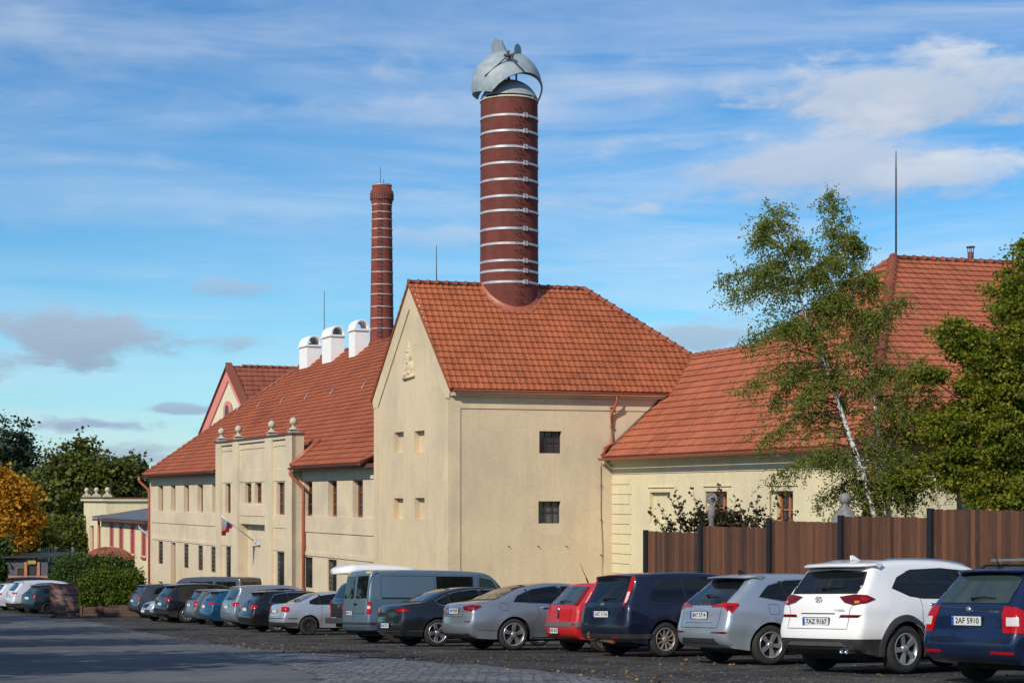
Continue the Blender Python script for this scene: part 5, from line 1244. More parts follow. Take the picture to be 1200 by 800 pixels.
def build_shrub():
    D = 45.0; g = np.random.default_rng(33); base = Vector((ray(845, D), D, gz(D))); t = thing('witch_hazel_shrub'.replace('witch_hazel_', 'garden_'), 'sparse shrub with dark purplish round leaves showing over the left fence panels', 'shrub', tuple(base))
    P3 = lambda x, y, dz=0.0: Vector((ray(x, D + dz), D + dz, zat(y, D + dz)))
    tips = [(762, 600, .0), (772, 594, .2), (785, 585, 0), (797, 600, .3), (812, 577, 0), (820, 590, .4), (843, 572, 0), (835, 598, -.2), (850, 605, 0), (862, 585, .3), (868, 592, 0), (880, 590, .2), (890, 584, 0), (897, 596, .2), (912, 588, .3), (920, 595, 0), (933, 600, .2), (780, 608, 0), (800, 612, .2), (825, 610, 0), (870, 608, .1), (905, 606, .2), (888, 612, 0), (842, 600, .4), (855, 598, .2), (830, 604, .3), (770, 612, .1), (812, 604, -.1), (790, 577, .2), (838, 587, .3)]
    bm = B(); LP = []; LT = []
    for (x, y, dz) in tips:
        e = P3(x, y - 2, dz); s = P3(845 + (x - 845) * .35, 690); m = s.lerp(e, .6) + Vector((0, 0, .15)) ; bp = [s, s.lerp(m, .5), m, m.lerp(e, .5), e]; tube(bm, bp, [.028, .02, .013, .008, .004], 5, cap=False)
        dd = (e - m)
        for k in range(9):
            f = k / 8; q = m.lerp(e, f)
            for _ in range(3): LP.append(q + Vector(g.normal(size=3)) * .05); LT.append(np.clip(g.normal(.4, .2), 0, 1))
        side = Vector((g.normal(), g.normal() * .5, .4)).normalized()
        for k in range(5):
            q = m.lerp(e, .3) + side * .09 * k
            for _ in range(2): LP.append(q + Vector(g.normal(size=3)) * .04); LT.append(np.clip(g.normal(.4, .2), 0, 1))
    for _ in range(900): x = g.normal(845, 22); y = g.uniform(598, 622) if abs(x - 845) < 30 else g.uniform(606, 622); LP.append(P3(x, y, g.uniform(-.4, .5))); LT.append(np.clip(g.normal(.4, .2), 0, 1))
    mk('branches', bm, M['bark'], t); leaf_mesh('leaves', [tuple(p) for p in LP], .11, LT, M['leaf_dark'], t, updown=.5, aspect=.85, seed=3)
    # yellow-green climber beside the birch stems
    D2 = 41.0; b = Vector((ray(1021, D2), D2, gz(D2))); g = np.random.default_rng(2); n = 1100
    P = np.stack([ray(1021, D2) + g.normal(size=n) * .10, D2 + g.normal(size=n) * .12, g.uniform(zat(628, D2), zat(575, D2), n)], 1); w = thing('climbing_plant', 'narrow yellowing climber beside the birch stems', 'plant', tuple(b))
    leaf_mesh('leaves', P, .07, g.random(n), M['leaf_yellow'], w, seed=5); bm = B(); tube(bm, [b, Vector((b.x, b.y, zat(578, D2)))], [.03, .012], 6); mk('stem', bm, M['bark'], w)
build_shrub()

def build_ornaments():
    # round carved stone on a post and stone urn behind the fence
    D = 42.5; c = Vector((ray(834, D), D, zat(584, D))); t = thing('carved_stone_disc', 'round grey carved stone disc on a post among the dark leaved shrub', 'sculpture', (c.x, c.y, gz(D)))
    bm = B(); ax = (Vector((1, 0, 0)), Z, Vector((0, -1, 0))); r = 6.8 / 2000 * D
    lathe(bm, c, [(0, -.06), (r * .8, -.06), (r, -.03), (r, .03), (r * .86, .06), (r * .80, .035), (r * .62, .04), (r * .45, .075), (0, .10)], 24, axis=ax); mk('disc', bm, M['stone_grey'], t, smooth=True)
    bm = B()
    box(bm, c + Vector((.01, -.10, .01)), (.085, .02, .035)); mk('carving', bm, M['iron'], t)
    bm = B(); lathe(bm, c + Z * (-r), [(.07, -2.6), (.07, -.35), (.10, -.3), (.10, -.05), (.05, .0)], 12); mk('post', bm, M['stone_grey'], t)
    D = 36.5; c = Vector((ray(990.5, D), D, zat(598, D))); t = thing('stone_urn', 'weathered grey stone ball ornament on a stepped base behind the birch foliage', 'ornament', (c.x, c.y, gz(D)))
    bm = B(); r = .13; lathe(bm, c, [(.30, -1.8), (.30, -.16), (.26, -.12), (.20, -.09), (.20, -.02), (.12, .02), (.07, .10), (.07, .14)] + [(r * math.cos(a), .25 + r * math.sin(a)) for a in np.linspace(-1.0, math.pi / 2, 9)], 16); mk('ball_and_base', bm, M['stone_grey'], t, smooth=True)
build_ornaments()

def build_left_vegetation():
    crown_tree('oak_tree', 'large dark green broadleaf tree towering behind the cream block', 'tree', 98, 150, 524, 668, 62, 'o', 'leaf_oak', 330, 100, 1.35, .30, 41, .8, .30, .45)
    crown_tree('oak_tree', 'lower green tree joining the left flank of the large tree, behind the orange one', 'tree', 45, 142, 570, 672, 34, 'o', 'leaf_oak', 150, 90, 1.2, .30, 42, .8, .3, .35)
    crown_tree('pine_tree', 'dark pine with a rounded open crown standing above the orange tree', 'tree', 22, 155, 502, 600, 23, 'p', 'leaf_pine', 130, 90, .95, .24, 43, .9, .45, .3, flat=.5)
    crown_tree('pine_tree', 'second dark pine cut by the left edge of the photo', 'tree', -8, 158, 503, 640, 20, 'p', 'leaf_pine', 90, 90, 1.1, .24, 44, .9, .4, .3, flat=.5)
    crown_tree('autumn_tree', 'orange and gold autumn tree at the left edge above the parked cars', 'tree', 8, 112, 556, 652, 31, 'a', 'leaf_orange', 180, 90, .75, .19, 45, .9, .3, .25)
    crown_tree('shaded_tree', 'dull olive tree low behind the brown hut', 'tree', 20, 124, 606, 668, 36, 'a', 'leaf_oak', 150, 90, 1.0, .22, 46, .9, .3, .25)
    crown_tree('oak_tree', 'dim green tree between the hut and the cream block', 'tree', 78, 136, 610, 676, 26, 'o', 'leaf_oak', 150, 90, 1.1, .26, 47, .9, .3, .3)
    crown_tree('dark_shrub', 'dark bushy tree beside the hut at the far left', 'tree', -6, 104, 630, 716, 17, 'o', 'leaf_hedge', 110, 90, .7, .18, 48, .9, .25, .15)
    # clipped hedge: rounded box volume of leaves
    def hedge(name, label, x0, x1, D0, D1, ytop, zb, mat, n, ls, seed, lump=.25, core=True, top_fn=None):
        g = np.random.default_rng(seed); D = D0; xa, xb = ray(x0, D0), ray(x1, D0); zt = zat(ytop, D0); zb_ = gz(D0) + zb
        t = thing(name, label, 'hedge', ((xa + xb) / 2, (D0 + D1) / 2, gz(D0)))
        P = np.stack([g.uniform(xa, xb, n), g.uniform(D0, D1, n), g.uniform(zb_, zt, n)], 1)
        # push toward the surface
        f = np.abs((P - [(xa + xb) / 2, (D0 + D1) / 2, zb_]) / [(xb - xa) / 2, (D1 - D0) / 2, zt - zb_]); ex = 3.4; rr = (f ** ex).sum(1) ** (1 / ex)
        lum = np.array([1 + lump * noise.noise(Vector(p) * .85) + lump * .5 * noise.noise(Vector(p) * 2.3) for p in P]); k = np.where(rr > .15, lum / np.maximum(rr, .15) * g.uniform(.80, 1.0, n), 1)
        P = np.array([(xa + xb) / 2, (D0 + D1) / 2, zb_]) + (P - [(xa + xb) / 2, (D0 + D1) / 2, zb_]) * k[:, None]; P[:, 2] = np.maximum(P[:, 2], zb_)
        leaf_mesh('foliage', P, ls, np.clip(g.normal(.45, .2, n), 0, 1), M[mat], t, seed=seed)
        bm = B(); bmesh.ops.create_icosphere(bm, subdivisions=3, radius=1.0)
        for v in bm.verts:
            c = v.co; m = (abs(c.x) ** ex + abs(c.y) ** ex + abs(c.z) ** ex) ** (1 / ex); c = c / m * .80
            v.co = Vector(((xa + xb) / 2 + c.x * (xb - xa) / 2, (D0 + D1) / 2 + c.y * (D1 - D0) / 2, max(zb_, zb_ + c.z * (zt - zb_))))
        mk('inner_growth', bm, M[mat], t)
        return t
    hedge('clipped_hedge', 'tall dark green rounded hedge in front of the domed kiosk', 50, 152, 93, 96, 652, .2, 'leaf_hedge', 17000, .10, 61, .18)
    def thuja(label, lobes, seed):
        g = np.random.default_rng(seed); P = []; T = []; D = 85.3
        xm = sum(l[0] for l in lobes) / len(lobes); t = thing('thuja_bush', label, 'bush', (ray(xm, D), D, gz(D)), 'thuja bushes in the planters'); bm = B()
        for (x, top, w) in lobes:
            zt, zb = zat(top, D), gz(D) + .4; c = (ray(x, D), D + g.uniform(-.3, .2), (zt + zb) / 2); rx = w / 2000 * D
            p, tn = crown_points(c, (rx, rx, (zt - zb) / 2), 30, 75, .26, g, .25, .6, 1.5, x); p[:, 2] = np.maximum(p[:, 2], gz(D) + .38); P.append(p); T.append(np.clip(tn + g.normal() * .05, 0, 1)); tube(bm, [Vector((c[0], c[1], gz(D))), Vector((c[0], c[1], zt - .3))], .03, 6)
        leaf_mesh('foliage', np.concatenate(P), .085, np.concatenate(T), M['leaf_thuja'], t, updown=1.6, aspect=1.5, seed=seed); mk('stems', bm, M['bark'], t)
    thuja('bright green thuja clump beside the notice board, left half of the planting', [(98, 674, 7), (106, 669, 7.5), (116, 672, 7), (122, 668, 6), (102, 686, 7), (113, 687, 8)], 62)
    thuja('bright green thuja clump next to the parked cars, right half of the planting', [(130, 668, 7), (139, 667, 8), (149, 670, 8), (158, 667, 7), (165, 673, 6), (134, 688, 8), (146, 689, 8), (157, 690, 8)], 63)
    for (x0, x1, lab, yt) in ((94, 121, 'low wooden plank planter nearest the notice board', .42), (116.5, 164, 'long wooden plank planter with a pale end post beside the cars', .46)):
        D = 83.6 if x0 < 100 else 83.0; xa, xb = ray(x0, D), ray(x1, D); g = gz(D); t = thing('planter', lab, 'planter', ((xa + xb) / 2, D + 1, g)); bm = B()
        for k in range(3): box(bm, ((xa + xb) / 2, D, g + .08 + .15 * k), (xb - xa, .05, .14)); box(bm, ((xa + xb) / 2, D + 1.6, g + .08 + .15 * k), (xb - xa, .05, .14)); box(bm, (xa, D + .8, g + .08 + .15 * k), (.05, 1.6, .14)); box(bm, (xb, D + .8, g + .08 + .15 * k), (.05, 1.6, .14))
        mk('boards', bm, M['planter'], t); bm = B(); box(bm, (xa + .05, D - .04, g + .26), (.22 if x0 > 100 else .12, .06, .52)); mk('end_post', bm, M['planter'], t)
        bm = B(); face(bm, [(xa, D, g + .38), (xb, D, g + .38), (xb, D + 1.6, g + .38), (xa, D + 1.6, g + .38)]); mk('soil', bm, M['ground'], t)
    # notice board with chalky handwriting
    D = 81.0; xa, xb = ray(59, D), ray(91.5, D); zt, zb = zat(683.5, D), gz(D) + .02; t = thing('notice_board', 'brown wooden notice board with faint white handwriting standing before the parked cars', 'sign', ((xa + xb) / 2, D, gz(D)))
    bm = B(); n = 9
    for i in range(n): h = (zt - zb - .25) / n; box(bm, ((xa + xb) / 2, D, zb + .25 + h * (i + .5)), (xb - xa, .05, h - .006))
    o = mk('board', bm, pmat('brown_board', (.125, .062, .055), .8, var=.2), t)
    bm = B(); box(bm, ((xa + xb) / 2 + .02, D - .06, zb + .18), (xb - xa - .22, .10, .26)); box(bm, (xa + .12, D + .25, zb + .04), (.12, .8, .1)); box(bm, (xb - .12, D + .25, zb + .04), (.12, .8, .1)); mk('foot', bm, M['planter'], t)
    bm = B(); rnd = random.Random(4); W = xb - xa; H = zt - zb
    rows = [(.92, .36, .60), (.88, .42, .68), (.80, .14, .36), (.76, .14, .42), (.705, .30, .58), (.715, .62, .88), (.625, .16, .72), (.595, .16, .34), (.575, .36, .95), (.535, .16, .62), (.50, .18, .42), (.50, .76, .99), (.43, .42, .60), (.40, .38, .68), (.355, .12, .62), (.33, .16, .30), (.29, .18, .34), (.29, .42, .60)]
    for (f, a, b) in rows:
        x = xa + W * a
        while x < xa + W * b:
            w = rnd.uniform(.02, .05); z0 = zb + H * f + rnd.uniform(-.012, .012); pts = [Vector((x, D - .028, z0 - .015)), Vector((x + w * .4, D - .028, z0 + .028)), Vector((x + w * .7, D - .028, z0 - .012)), Vector((x + w, D - .028, z0 + .01))]; tube(bm, pts, .0045, 4); x += w + rnd.choice([.004, .008, .03])
    mk('handwriting', bm, pmat('chalk_white', (.75, .73, .74), .9), t)
    # hut
    D = 103.0; g = gz(D); xa, xb = ray(9, D), ray(56, D); zt = zat(655, D); t = thing('wooden_hut', 'grey and brown timber hut with dark windows behind the left cars', 'hut', ((xa + xb) / 2, D + 2, g))
    hs = []
    for (x0, x1, y0, y1) in ((19.5, 29.3, 664.5, 675.5), (32, 44, 661, 675.5)): hs.append((ray(x0, D) - xa, ray(x1, D) - xa, zat(y1, D), zat(y0, D), .2))
    bm = B(); wall_panel(bm, Vector((xa, D, 0)), Vector((1, 0, 0)), Vector((0, 1, 0)), 0, xb - xa, g, zt, hs, .2); face(bm, [(xa, D, g), (xa, D + 5, g), (xa, D + 5, zt), (xa, D, zt)]); mk('wall', bm, pmat('grey_boards', (.085, .085, .10), .85, var=.3), t)
    for h in hs: window(t, Vector((xa, D, 0)), Vector((1, 0, 0)), Vector((0, 1, 0)), h[0], h[1], h[2], h[3], .1, M['frame_brown'], 0, 0, .05)
    bm = B(); box(bm, ((xa + xb) / 2, D - .04, zat(677, D)), (xb - xa, .06, .28)); 
    for x in (30.6, 45.5): box(bm, (ray(x, D), D - .05, (zat(658, D) + zat(676, D)) / 2), (.16, .07, zat(658, D) - zat(676, D)))
    mk('timber_trim', bm, M['frame_orange'], t)
    bm = B(); prism(bm, [Vector((xa - .3, D - .35, zt + .08)), Vector((xb + .3, D - .35, zt + .12)), Vector((xb + .3, D + 5, zt + .16)), Vector((xa - .3, D + 5, zt + .12))], Z * .12); mk('roof', bm, M['post'], t)
    bm = B(); box(bm, (ray(38, D), D - .12, zat(658, D)), (.5, .04, .24)); mk('name_plate', bm, pmat('ochre_plate', (.35, .26, .08), .7), t)
    # green mesh fence with pale post
    D = 118.0; t = thing('mesh_fence', 'green mesh fence with a pale post behind the hedge', 'fence', (ray(72, D), D, gz(D)))
    bm = B(); xa, xb = ray(45, D), ray(98, D); zt, zb = zat(642, D), gz(D)
    k = xa
    while k < xb: tube(bm, [Vector((k, D, zb)), Vector((k, D, zt))], .012, 3); k += .14
    z = zb
    while z < zt: tube(bm, [Vector((xa, D, z)), Vector((xb, D, z))], .012, 3); z += .14
    mk('mesh', bm, pmat('green_wire', (.02, .09, .075), .6), t)
    for x, m, r in ((85, 'white', .07), (72, 'post', .05), (58, 'post', .05)): bm = B(); tube(bm, [Vector((ray(x, D), D - .05, zb)), Vector((ray(x, D), D - .05, zt + .1))], r, 8); mk('post', bm, M[m], t)
build_left_vegetation()

def build_roadside_trees():
    """trees along the near side of the road; their shade falls over the asphalt and the far left cars"""
    for i, (x, y, h, r, lab) in enumerate(((-10.5, 5.5, 9.5, 4.2, 'roadside tree nearest the viewer, left of the road'), (-14.5, 20, 10, 4.4, 'roadside tree second from the viewer, left of the road'), (-19.5, 35, 10, 4.4, 'roadside tree third from the viewer, left of the road'), (-24.5, 50, 10.5, 4.6, 'roadside tree opposite the brewery wing'), (-31.5, 66, 12.5, 5.4, 'tall roadside tree left of the notice board'))):
        g = np.random.default_rng(70 + i); base = Vector((x, y, gz(y) - .1)); t = thing('roadside_tree', lab, 'tree', tuple(base), 'trees along the left side of the road'); c = base + Vector((0, 0, h * .62))
        P, T = crown_points(c, (r, r, h * .42), 130 if i < 4 else 100, 60, 1.1, g, .3, .2, .7, i * 3.3); leaf_mesh('crown', P, .32, T, M['leaf_oak'], t, seed=i)
        bm = B(); limbs(bm, base, c + Vector((0, 0, h * .25)), c, (r, r, h * .42), 14, g, .22); mk('trunk', bm, M['bark'], t)
build_roadside_trees()

def build_litter():
    """fallen leaves and loose stones lying over the gravel car park"""
    g = np.random.default_rng(5); edge = [ground_hit(*p) for p in ((95, 726), (180, 742), (300, 760), (420, 769), (640, 787), (720, 797), (900, 812))]; ey = [p.y for p in edge][::-1]; ex = [p.x for p in edge][::-1]
    P = []
    while len(P) < 800:
        y = 19 + 45 * g.random() ** 1.6; x0 = np.interp(y, ey, ex); x = x0 + g.exponential(3.2) - .5
        if noise.noise(Vector((x * .45, y * .3, 2))) + g.normal() * .25 < -.05: continue
        P.append((x, y, gz(y) + .015))
    o = leaf_mesh('fallen_leaves', P, .038, g.random(len(P)), leaf_mat('dry_leaf', (.05, .035, .02), (.14, .085, .04), (.30, .16, .05), .1), base=(0, 30, gz(30)), updown=.15, seed=2); tag(o, 'dry brown fallen leaves scattered thinly over the dark gravel', 'leaves', kind='stuff')
    bm = B()
    for _ in range(5000):
        y = 19 + 42 * g.random() ** 1.5; x0 = np.interp(y, ey, ex); x = x0 + g.exponential(4) - 1.0; r = g.uniform(.006, .02); v = [bm.verts.new((x + g.normal() * r, y + g.normal() * r, gz(y) + max(0, g.normal() * .3) * r)) for _ in range(3)] + [bm.verts.new((x, y, gz(y) + r))]
        for f in ((0, 1, 3), (1, 2, 3), (2, 0, 3)): bm.faces.new([v[k] for k in f])
    o = mk('loose_stones', bm, pmat('grey_stone_chips', (.095, .09, .08), .9, var=.5, vscale=30), base=(0, 30, gz(30))); tag(o, 'loose grey stone chips strewn across the gravel car park', 'stones', kind='stuff')
build_litter()

def build_far_country():
    """meadow and wooded rise beyond the site"""
    grid_sheet('meadow', [(-900, 165), (900, 165), (900, 900), (-900, 900)], 60.0, .02, M['grass'])
    g = np.random.default_rng(77); P = []; n = 26000
    x = g.uniform(-420, 420, n); y = 300 + g.uniform(-12, 30, n) + 20 * np.sin(x * .011); h = 9 + 4 * np.sin(x * .05) + 3 * np.sin(x * .19 + 1) + 2 * np.sin(x * .53); z = -7.6 + h * g.random(n) ** .6
    o = leaf_mesh('distant_woodland', np.stack([x, y, z], 1), 1.9, g.random(n), M['leaf_oak'], base=(0, 300, -7.6), seed=8); tag(o, 'distant strip of woodland along the horizon', 'woodland', kind='stuff')
build_far_country()

# =================================================================== CARS
def paint(name, col, metal=.35, rough=.32):
    m = bpy.data.materials.new(name); m.use_nodes = True; t = NT(m.node_tree); b = t.n['Principled BSDF']
    b.inputs['Metallic'].default_value = metal; b.inputs['Coat Weight'].default_value = .75; b.inputs['Coat Roughness'].default_value = .05; b.inputs['Roughness'].default_value = rough
    o = t.add('ShaderNodeTexCoord').outputs['Object']; sp = t.add('ShaderNodeSeparateXYZ'); t.l.new(o, sp.inputs[0])
    n = t.noise(o, 3.0, 6, .65); h = t.math('MULTIPLY', t.ramp(n, [(.35, 0.0), (.75, 1.0)]), t.ramp(sp.outputs[2], [(.25, .75), (.75, .10)]))
    c = t.mix(t.math('MULTIPLY', h, .16), col, (.12, .105, .09)); t.l.new(c, b.inputs['Base Color'])
    rr = t.math('ADD', t.math('MULTIPLY', h, .22), .02); t.l.new(rr, b.inputs['Coat Roughness'])
    return m
M['carglass'] = pmat('tinted_car_glass', (.006, .008, .009), .02, spec=.5)
M['carglass_light'] = pmat('green_car_glass', (.028, .045, .045), .02, spec=.7)
M['cladding'] = pmat('grey_black_plastic', (.028, .028, .03), .6, var=.25)
M['gap'] = pmat('panel_gap', (.006, .006, .007), .8)
M['tyre'] = pmat('tyre_rubber', (.022, .021, .020), .85, var=.3)
M['alloy'] = pmat('alloy_wheel', (.50, .50, .51), .32, .75)
M['alloy_dark'] = pmat('dirty_alloy_wheel', (.34, .29, .25), .5, .5, var=.3)
M['hubdark'] = pmat('wheel_inside', (.012, .012, .012), .8)
M['chrome'] = pmat('chrome_trim', (.72, .72, .73), .12, 1.0)
M['red_lens'] = pmat('red_lamp_lens', (.36, .004, .006), .15, coat=.25, spec=.3)
M['dark_red_lens'] = pmat('dark_red_lamp_lens', (.12, .004, .006), .12, coat=.4, spec=.3)
M['clear_lens'] = pmat('clear_lamp_lens', (.55, .53, .53), .12, coat=.8)
M['amber_lens'] = pmat('amber_lamp_lens', (.60, .18, .01), .15, coat=.8)
M['plate'] = pmat('plate_white', (.62, .63, .63), .4)
M['plate_blue'] = pmat('plate_blue', (.01, .06, .45), .4)
M['ink'] = pmat('plate_ink', (.01, .01, .012), .5)
M['silver_bits'] = pmat('badge_silver', (.55, .56, .58), .2, .9)

def smooth_poly(pts, it=2):
    for _ in range(it):
        q = [pts[0]]
        for a, b in zip(pts, pts[1:]): q += [(a[0] * .75 + b[0] * .25, a[1] * .75 + b[1] * .25), (a[0] * .25 + b[0] * .75, a[1] * .25 + b[1] * .75)]
        q.append(pts[-1]); pts = q
    return pts
def resample(pts, n):
    P = np.array(pts); s = np.r_[0, np.cumsum(np.linalg.norm(np.diff(P, axis=0), axis=1))]; t = np.linspace(0, s[-1], n); return np.stack([np.interp(t, s, P[:, 0]), np.interp(t, s, P[:, 1])], 1)

class Car:
    def __init__(s, name, label, sp, group='cars parked in a row beside the brewery'):
        s.sp = sp; s.L, s.W, s.H = sp['L'], sp['W'], sp['H']; s.root = thing(name, label, sp.get('cat', 'car'), (0, 0, 0), group)
        s.body()
    def hw(s, x, z):
        sp = s.sp; W = s.W / 2; belt = sp['belt']
        w = W
        if z < .55: w -= .10 * (.55 - z)
        bulge = .025 * math.exp(-((z - .62) / .16) ** 2); w = w - .035 + bulge
        if z > belt - .12: w -= .05 * min(1, (z - belt + .12) / .12) * (0 if sp.get('van') else 1)
        if z > belt: w -= (z - belt) * sp.get('tumble', .30)
        rr = sp.get('rplan', .07)
        if x < .8: w -= rr * ((.8 - x) / .8) ** 2
        f = s.L - x
        if f < 1.0: w -= .17 * ((1.0 - f) / 1.0) ** 2
        # flared arches
        for xc in (sp['ro'], sp['ro'] + sp['wb']):
            d = math.hypot(x - xc, z - sp['wr']); w += sp.get('flare', .018) * math.exp(-((d - sp['wr'] - .06) / .07) ** 2) * (1 if z < belt - .1 else 0)
        return w
    def deform(s, v, hwv):
        sp = s.sp; k = min(1, abs(v.y) / (s.W / 2)); x = v.x
        cr = sp.get('rcurve', .07) ; x2 = x + cr * k * k * max(0, 1 - x / 1.2) + 0.0
        x2 -= .20 * k * k * max(0, 1 - (s.L - x) / 1.2)
        z2 = v.z - (.045 * k * k if v.z > sp['belt'] + .2 else 0.02 * k * k * max(0, (v.z - sp['belt'] + .1) / .3) if v.z > sp['belt'] - .1 else 0)
        return Vector((x2, v.y, z2))
    def body(s):
        sp = s.sp; up = resample(smooth_poly(sp['top'], 2), 120); lo0, lo1 = sp['top'][0], sp['top'][-1]
        n = len(up); zb = sp.get('sill', .24)
        low = np.array([(lo0[0] + (lo1[0] - lo0[0]) * i / (n - 1), zb + (lo0[1] - zb) * max(0, 1 - i / 8) + (lo1[1] - zb) * max(0, 1 - (n - 1 - i) / 8)) for i in range(n)])
        ts = [0, .03, .1, .2, .3, .4, .5, .6, .68, .76, .82, .87, .91, .94, .965, .985, 1.0]
        seg = up[1:] - up[:-1]
        def dist(p):
            a = up[:-1]; t = np.clip(((p - a) * seg).sum(1) / (seg ** 2).sum(1), 0, 1); return np.linalg.norm(a + seg * t[:, None] - p, axis=1).min()
        rad = sp.get('rad', .075); bm = B(); G = {1: [], -1: []}
        for i in range(n):
            colm = []
            for t in ts:
                p = low[i] * (1 - t) + up[i] * t; d = dist(p) if t < 1 else 0; rr = rad; w = s.hw(p[0], p[1]); 
                if d < rr: w -= rr * (1 - math.sqrt(max(0, 1 - (1 - d / rr) ** 2)))
                if i in (0, n - 1): w = s.hw(p[0], p[1]) - rr
                colm.append((p[0], w, p[1]))
            for sg in (1, -1): G[sg].append([bm.verts.new(s.deform(Vector((x, sg * w, z)), w)) for x, w, z in colm])
        for sg in (1, -1):
            g = G[sg]
            for a, b in zip(g, g[1:]):
                for j in range(len(ts) - 1):
                    q = (a[j], b[j], b[j + 1], a[j + 1]); 
                    try: bm.faces.new(q if sg < 0 else q[::-1])
                    except ValueError: pass
        ny = 12
        def strip(idx):
            rows = []
            for i in range(n):
                a, b = G[-1][i][idx], G[1][i][idx]; w = abs(b.co.y); x0, z0 = (up[i] if idx == -1 else low[i])
                row = [a] + [bm.verts.new(s.deform(Vector((x0, -w + 2 * w * k / ny, z0)), w)) for k in range(1, ny)] + [b]; rows.append(row)
            for r0, r1 in zip(rows, rows[1:]):
                for k in range(ny):
                    q = (r0[k], r1[k], r1[k + 1], r0[k + 1]); bm.faces.new(q if idx == 0 else q[::-1])
        strip(-1); strip(0)
        bmesh.ops.remove_doubles(bm, verts=bm.verts, dist=4e-4)
        bmesh.ops.dissolve_degenerate(bm, dist=1e-5, edges=bm.edges); bmesh.ops.holes_fill(bm, edges=[e for e in bm.edges if e.is_boundary], sides=0); bmesh.ops.recalc_face_normals(bm, faces=bm.faces)
        s.bvh = BVHTree.FromBMesh(bm)
        clad = sp.get('clad')
        if clad:
            for z in clad[:1]: bmesh.ops.bisect_plane(bm, geom=list(bm.verts) + list(bm.edges) + list(bm.faces), plane_co=(0, 0, z), plane_no=(0, 0, 1), dist=1e-5)
            bmesh.ops.bisect_plane(bm, geom=list(bm.verts) + list(bm.edges) + list(bm.faces), plane_co=(0, 0, clad[1]), plane_no=(0, 0, 1), dist=1e-5)
            for f in bm.faces:
                c = f.calc_center_median()
                if c.z < clad[1] or (c.z < clad[0] and (c.x < sp['ro'] or c.x > sp['ro'] + sp['wb'])): f.material_index = 1
        for f in bm.faces: f.smooth = True
        me = bpy.data.meshes.new('body'); bm.to_mesh(me); bm.free()
        for m in (sp['paint'], M['cladding'], M['gap']): me.materials.append(m)
        o = link('body', me)
        # wheel wells
        cb = B(); aw = sp.get('aw', .055)
        for xc in (sp['ro'], sp['ro'] + sp['wb']):
            for sg in (-1, 1):
                n0 = len(cb.verts); R0_ = sp['wr'] + aw; N_ = 40; ring = []
                for yy in (s.W / 2 - .30, s.W / 2 + .3): ring.append([cb.verts.new((xc + R0_ * math.cos(2 * math.pi * k / N_), sg * yy, sp['wr'] - .01 + R0_ * math.sin(2 * math.pi * k / N_))) for k in range(N_)])
                for k in range(N_): cb.faces.new((ring[0][k], ring[0][(k + 1) % N_], ring[1][(k + 1) % N_], ring[1][k]))
                cb.faces.new(ring[0][::-1]); cb.faces.new(ring[1])
        bmesh.ops.recalc_face_normals(cb, faces=cb.faces)
        for f in cb.faces: f.material_index = 0
        cm = bpy.data.meshes.new('cut'); cb.to_mesh(cm); cb.free(); cm.materials.append(M['gap']); co = link('cut', cm)
        md = o.modifiers.new('b', 'BOOLEAN'); md.operation = 'DIFFERENCE'; md.object = co; md.solver = 'EXACT'; md.material_mode = 'TRANSFER'
        bpy.context.view_layer.update(); dg = bpy.context.evaluated_depsgraph_get(); me2 = bpy.data.meshes.new_from_object(o.evaluated_get(dg))
        bpy.data.objects.remove(co); bpy.data.objects.remove(o)
        me2.name = 'body'
        # split the plastic lower part into its own mesh
        if clad:
            idx = {m.name: i for i, m in enumerate(me2.materials) if m}; ci = idx.get('grey_black_plastic', 1)
            b2 = B(); b2.from_mesh(me2); bmesh.ops.delete(b2, geom=[f for f in b2.faces if f.material_index != ci], context='FACES'); bmesh.ops.scale(b2, verts=b2.verts, vec=(1, 1, 1)); m3 = bpy.data.meshes.new('lower_cladding'); b2.to_mesh(m3); b2.free()
            for m in me2.materials: m3.materials.append(m)
            m3.set_sharp_from_angle(angle=R(40)); link('lower_cladding', m3, s.root)
            b2 = B(); b2.from_mesh(me2); bmesh.ops.delete(b2, geom=[f for f in b2.faces if f.material_index == ci], context='FACES'); b2.to_mesh(me2); b2.free()
        me2.set_sharp_from_angle(angle=R(38)); s.body_o = link('body', me2, s.root)
    # projection: angle a (deg) 0 = from behind, 90 = onto right side ; mirrored for left side with m=-1
    def proj(s, q, z, a, m=1, off=.004):
        ca, sa = math.cos(a), math.sin(a); d = Vector((ca, sa, 0)); p = Vector((-sa, ca, 0)) * q; o = p - d * 8 + Vector((0, 0, z)); 
        if a == 0: o = Vector((-5, q, z))
        if m < 0: o.y = -o.y; d = Vector((d.x, -d.y, 0))
        if a > 3: o = Vector((12, q, z)); d = Vector((-1, 0, 0))
        h, nrm, _, _ = s.bvh.ray_cast(o, d, 30)
        if h is None: return None
        if nrm.dot(d) > 0: nrm = -nrm
        return h + nrm * off
    def decal(s, name, poly, a, mat, off=.004, m=1, step=.05, thick=.0, parent=None, extra=None):
        """poly list of (q,z). q for side (a=90) is -x"""
        bm = B(); 
        P = [Vector((q, z, 0)) for q, z in poly]; bm.faces.new([bm.verts.new(p) for p in P])
        qs = [p[0] for p in poly]; zs = [p[1] for p in poly]
        for lo, hi, no, ax in ((min(qs), max(qs), (1, 0, 0), 0), (min(zs), max(zs), (0, 1, 0), 1)):
            v = (math.floor(lo / step) + 1) * step
            while v < hi - 1e-4:
                co = [0, 0, 0]; co[ax] = v; bmesh.ops.bisect_plane(bm, geom=list(bm.verts) + list(bm.edges) + list(bm.faces), plane_co=co, plane_no=no, dist=1e-6); v += step
        bad = []
        for v in bm.verts:
            h = s.proj(v.co.x, v.co.y, a, m, off)
            if h is None: bad.append(v)
            else: v.co = h
        if bad: bmesh.ops.delete(bm, geom=bad, context='VERTS')
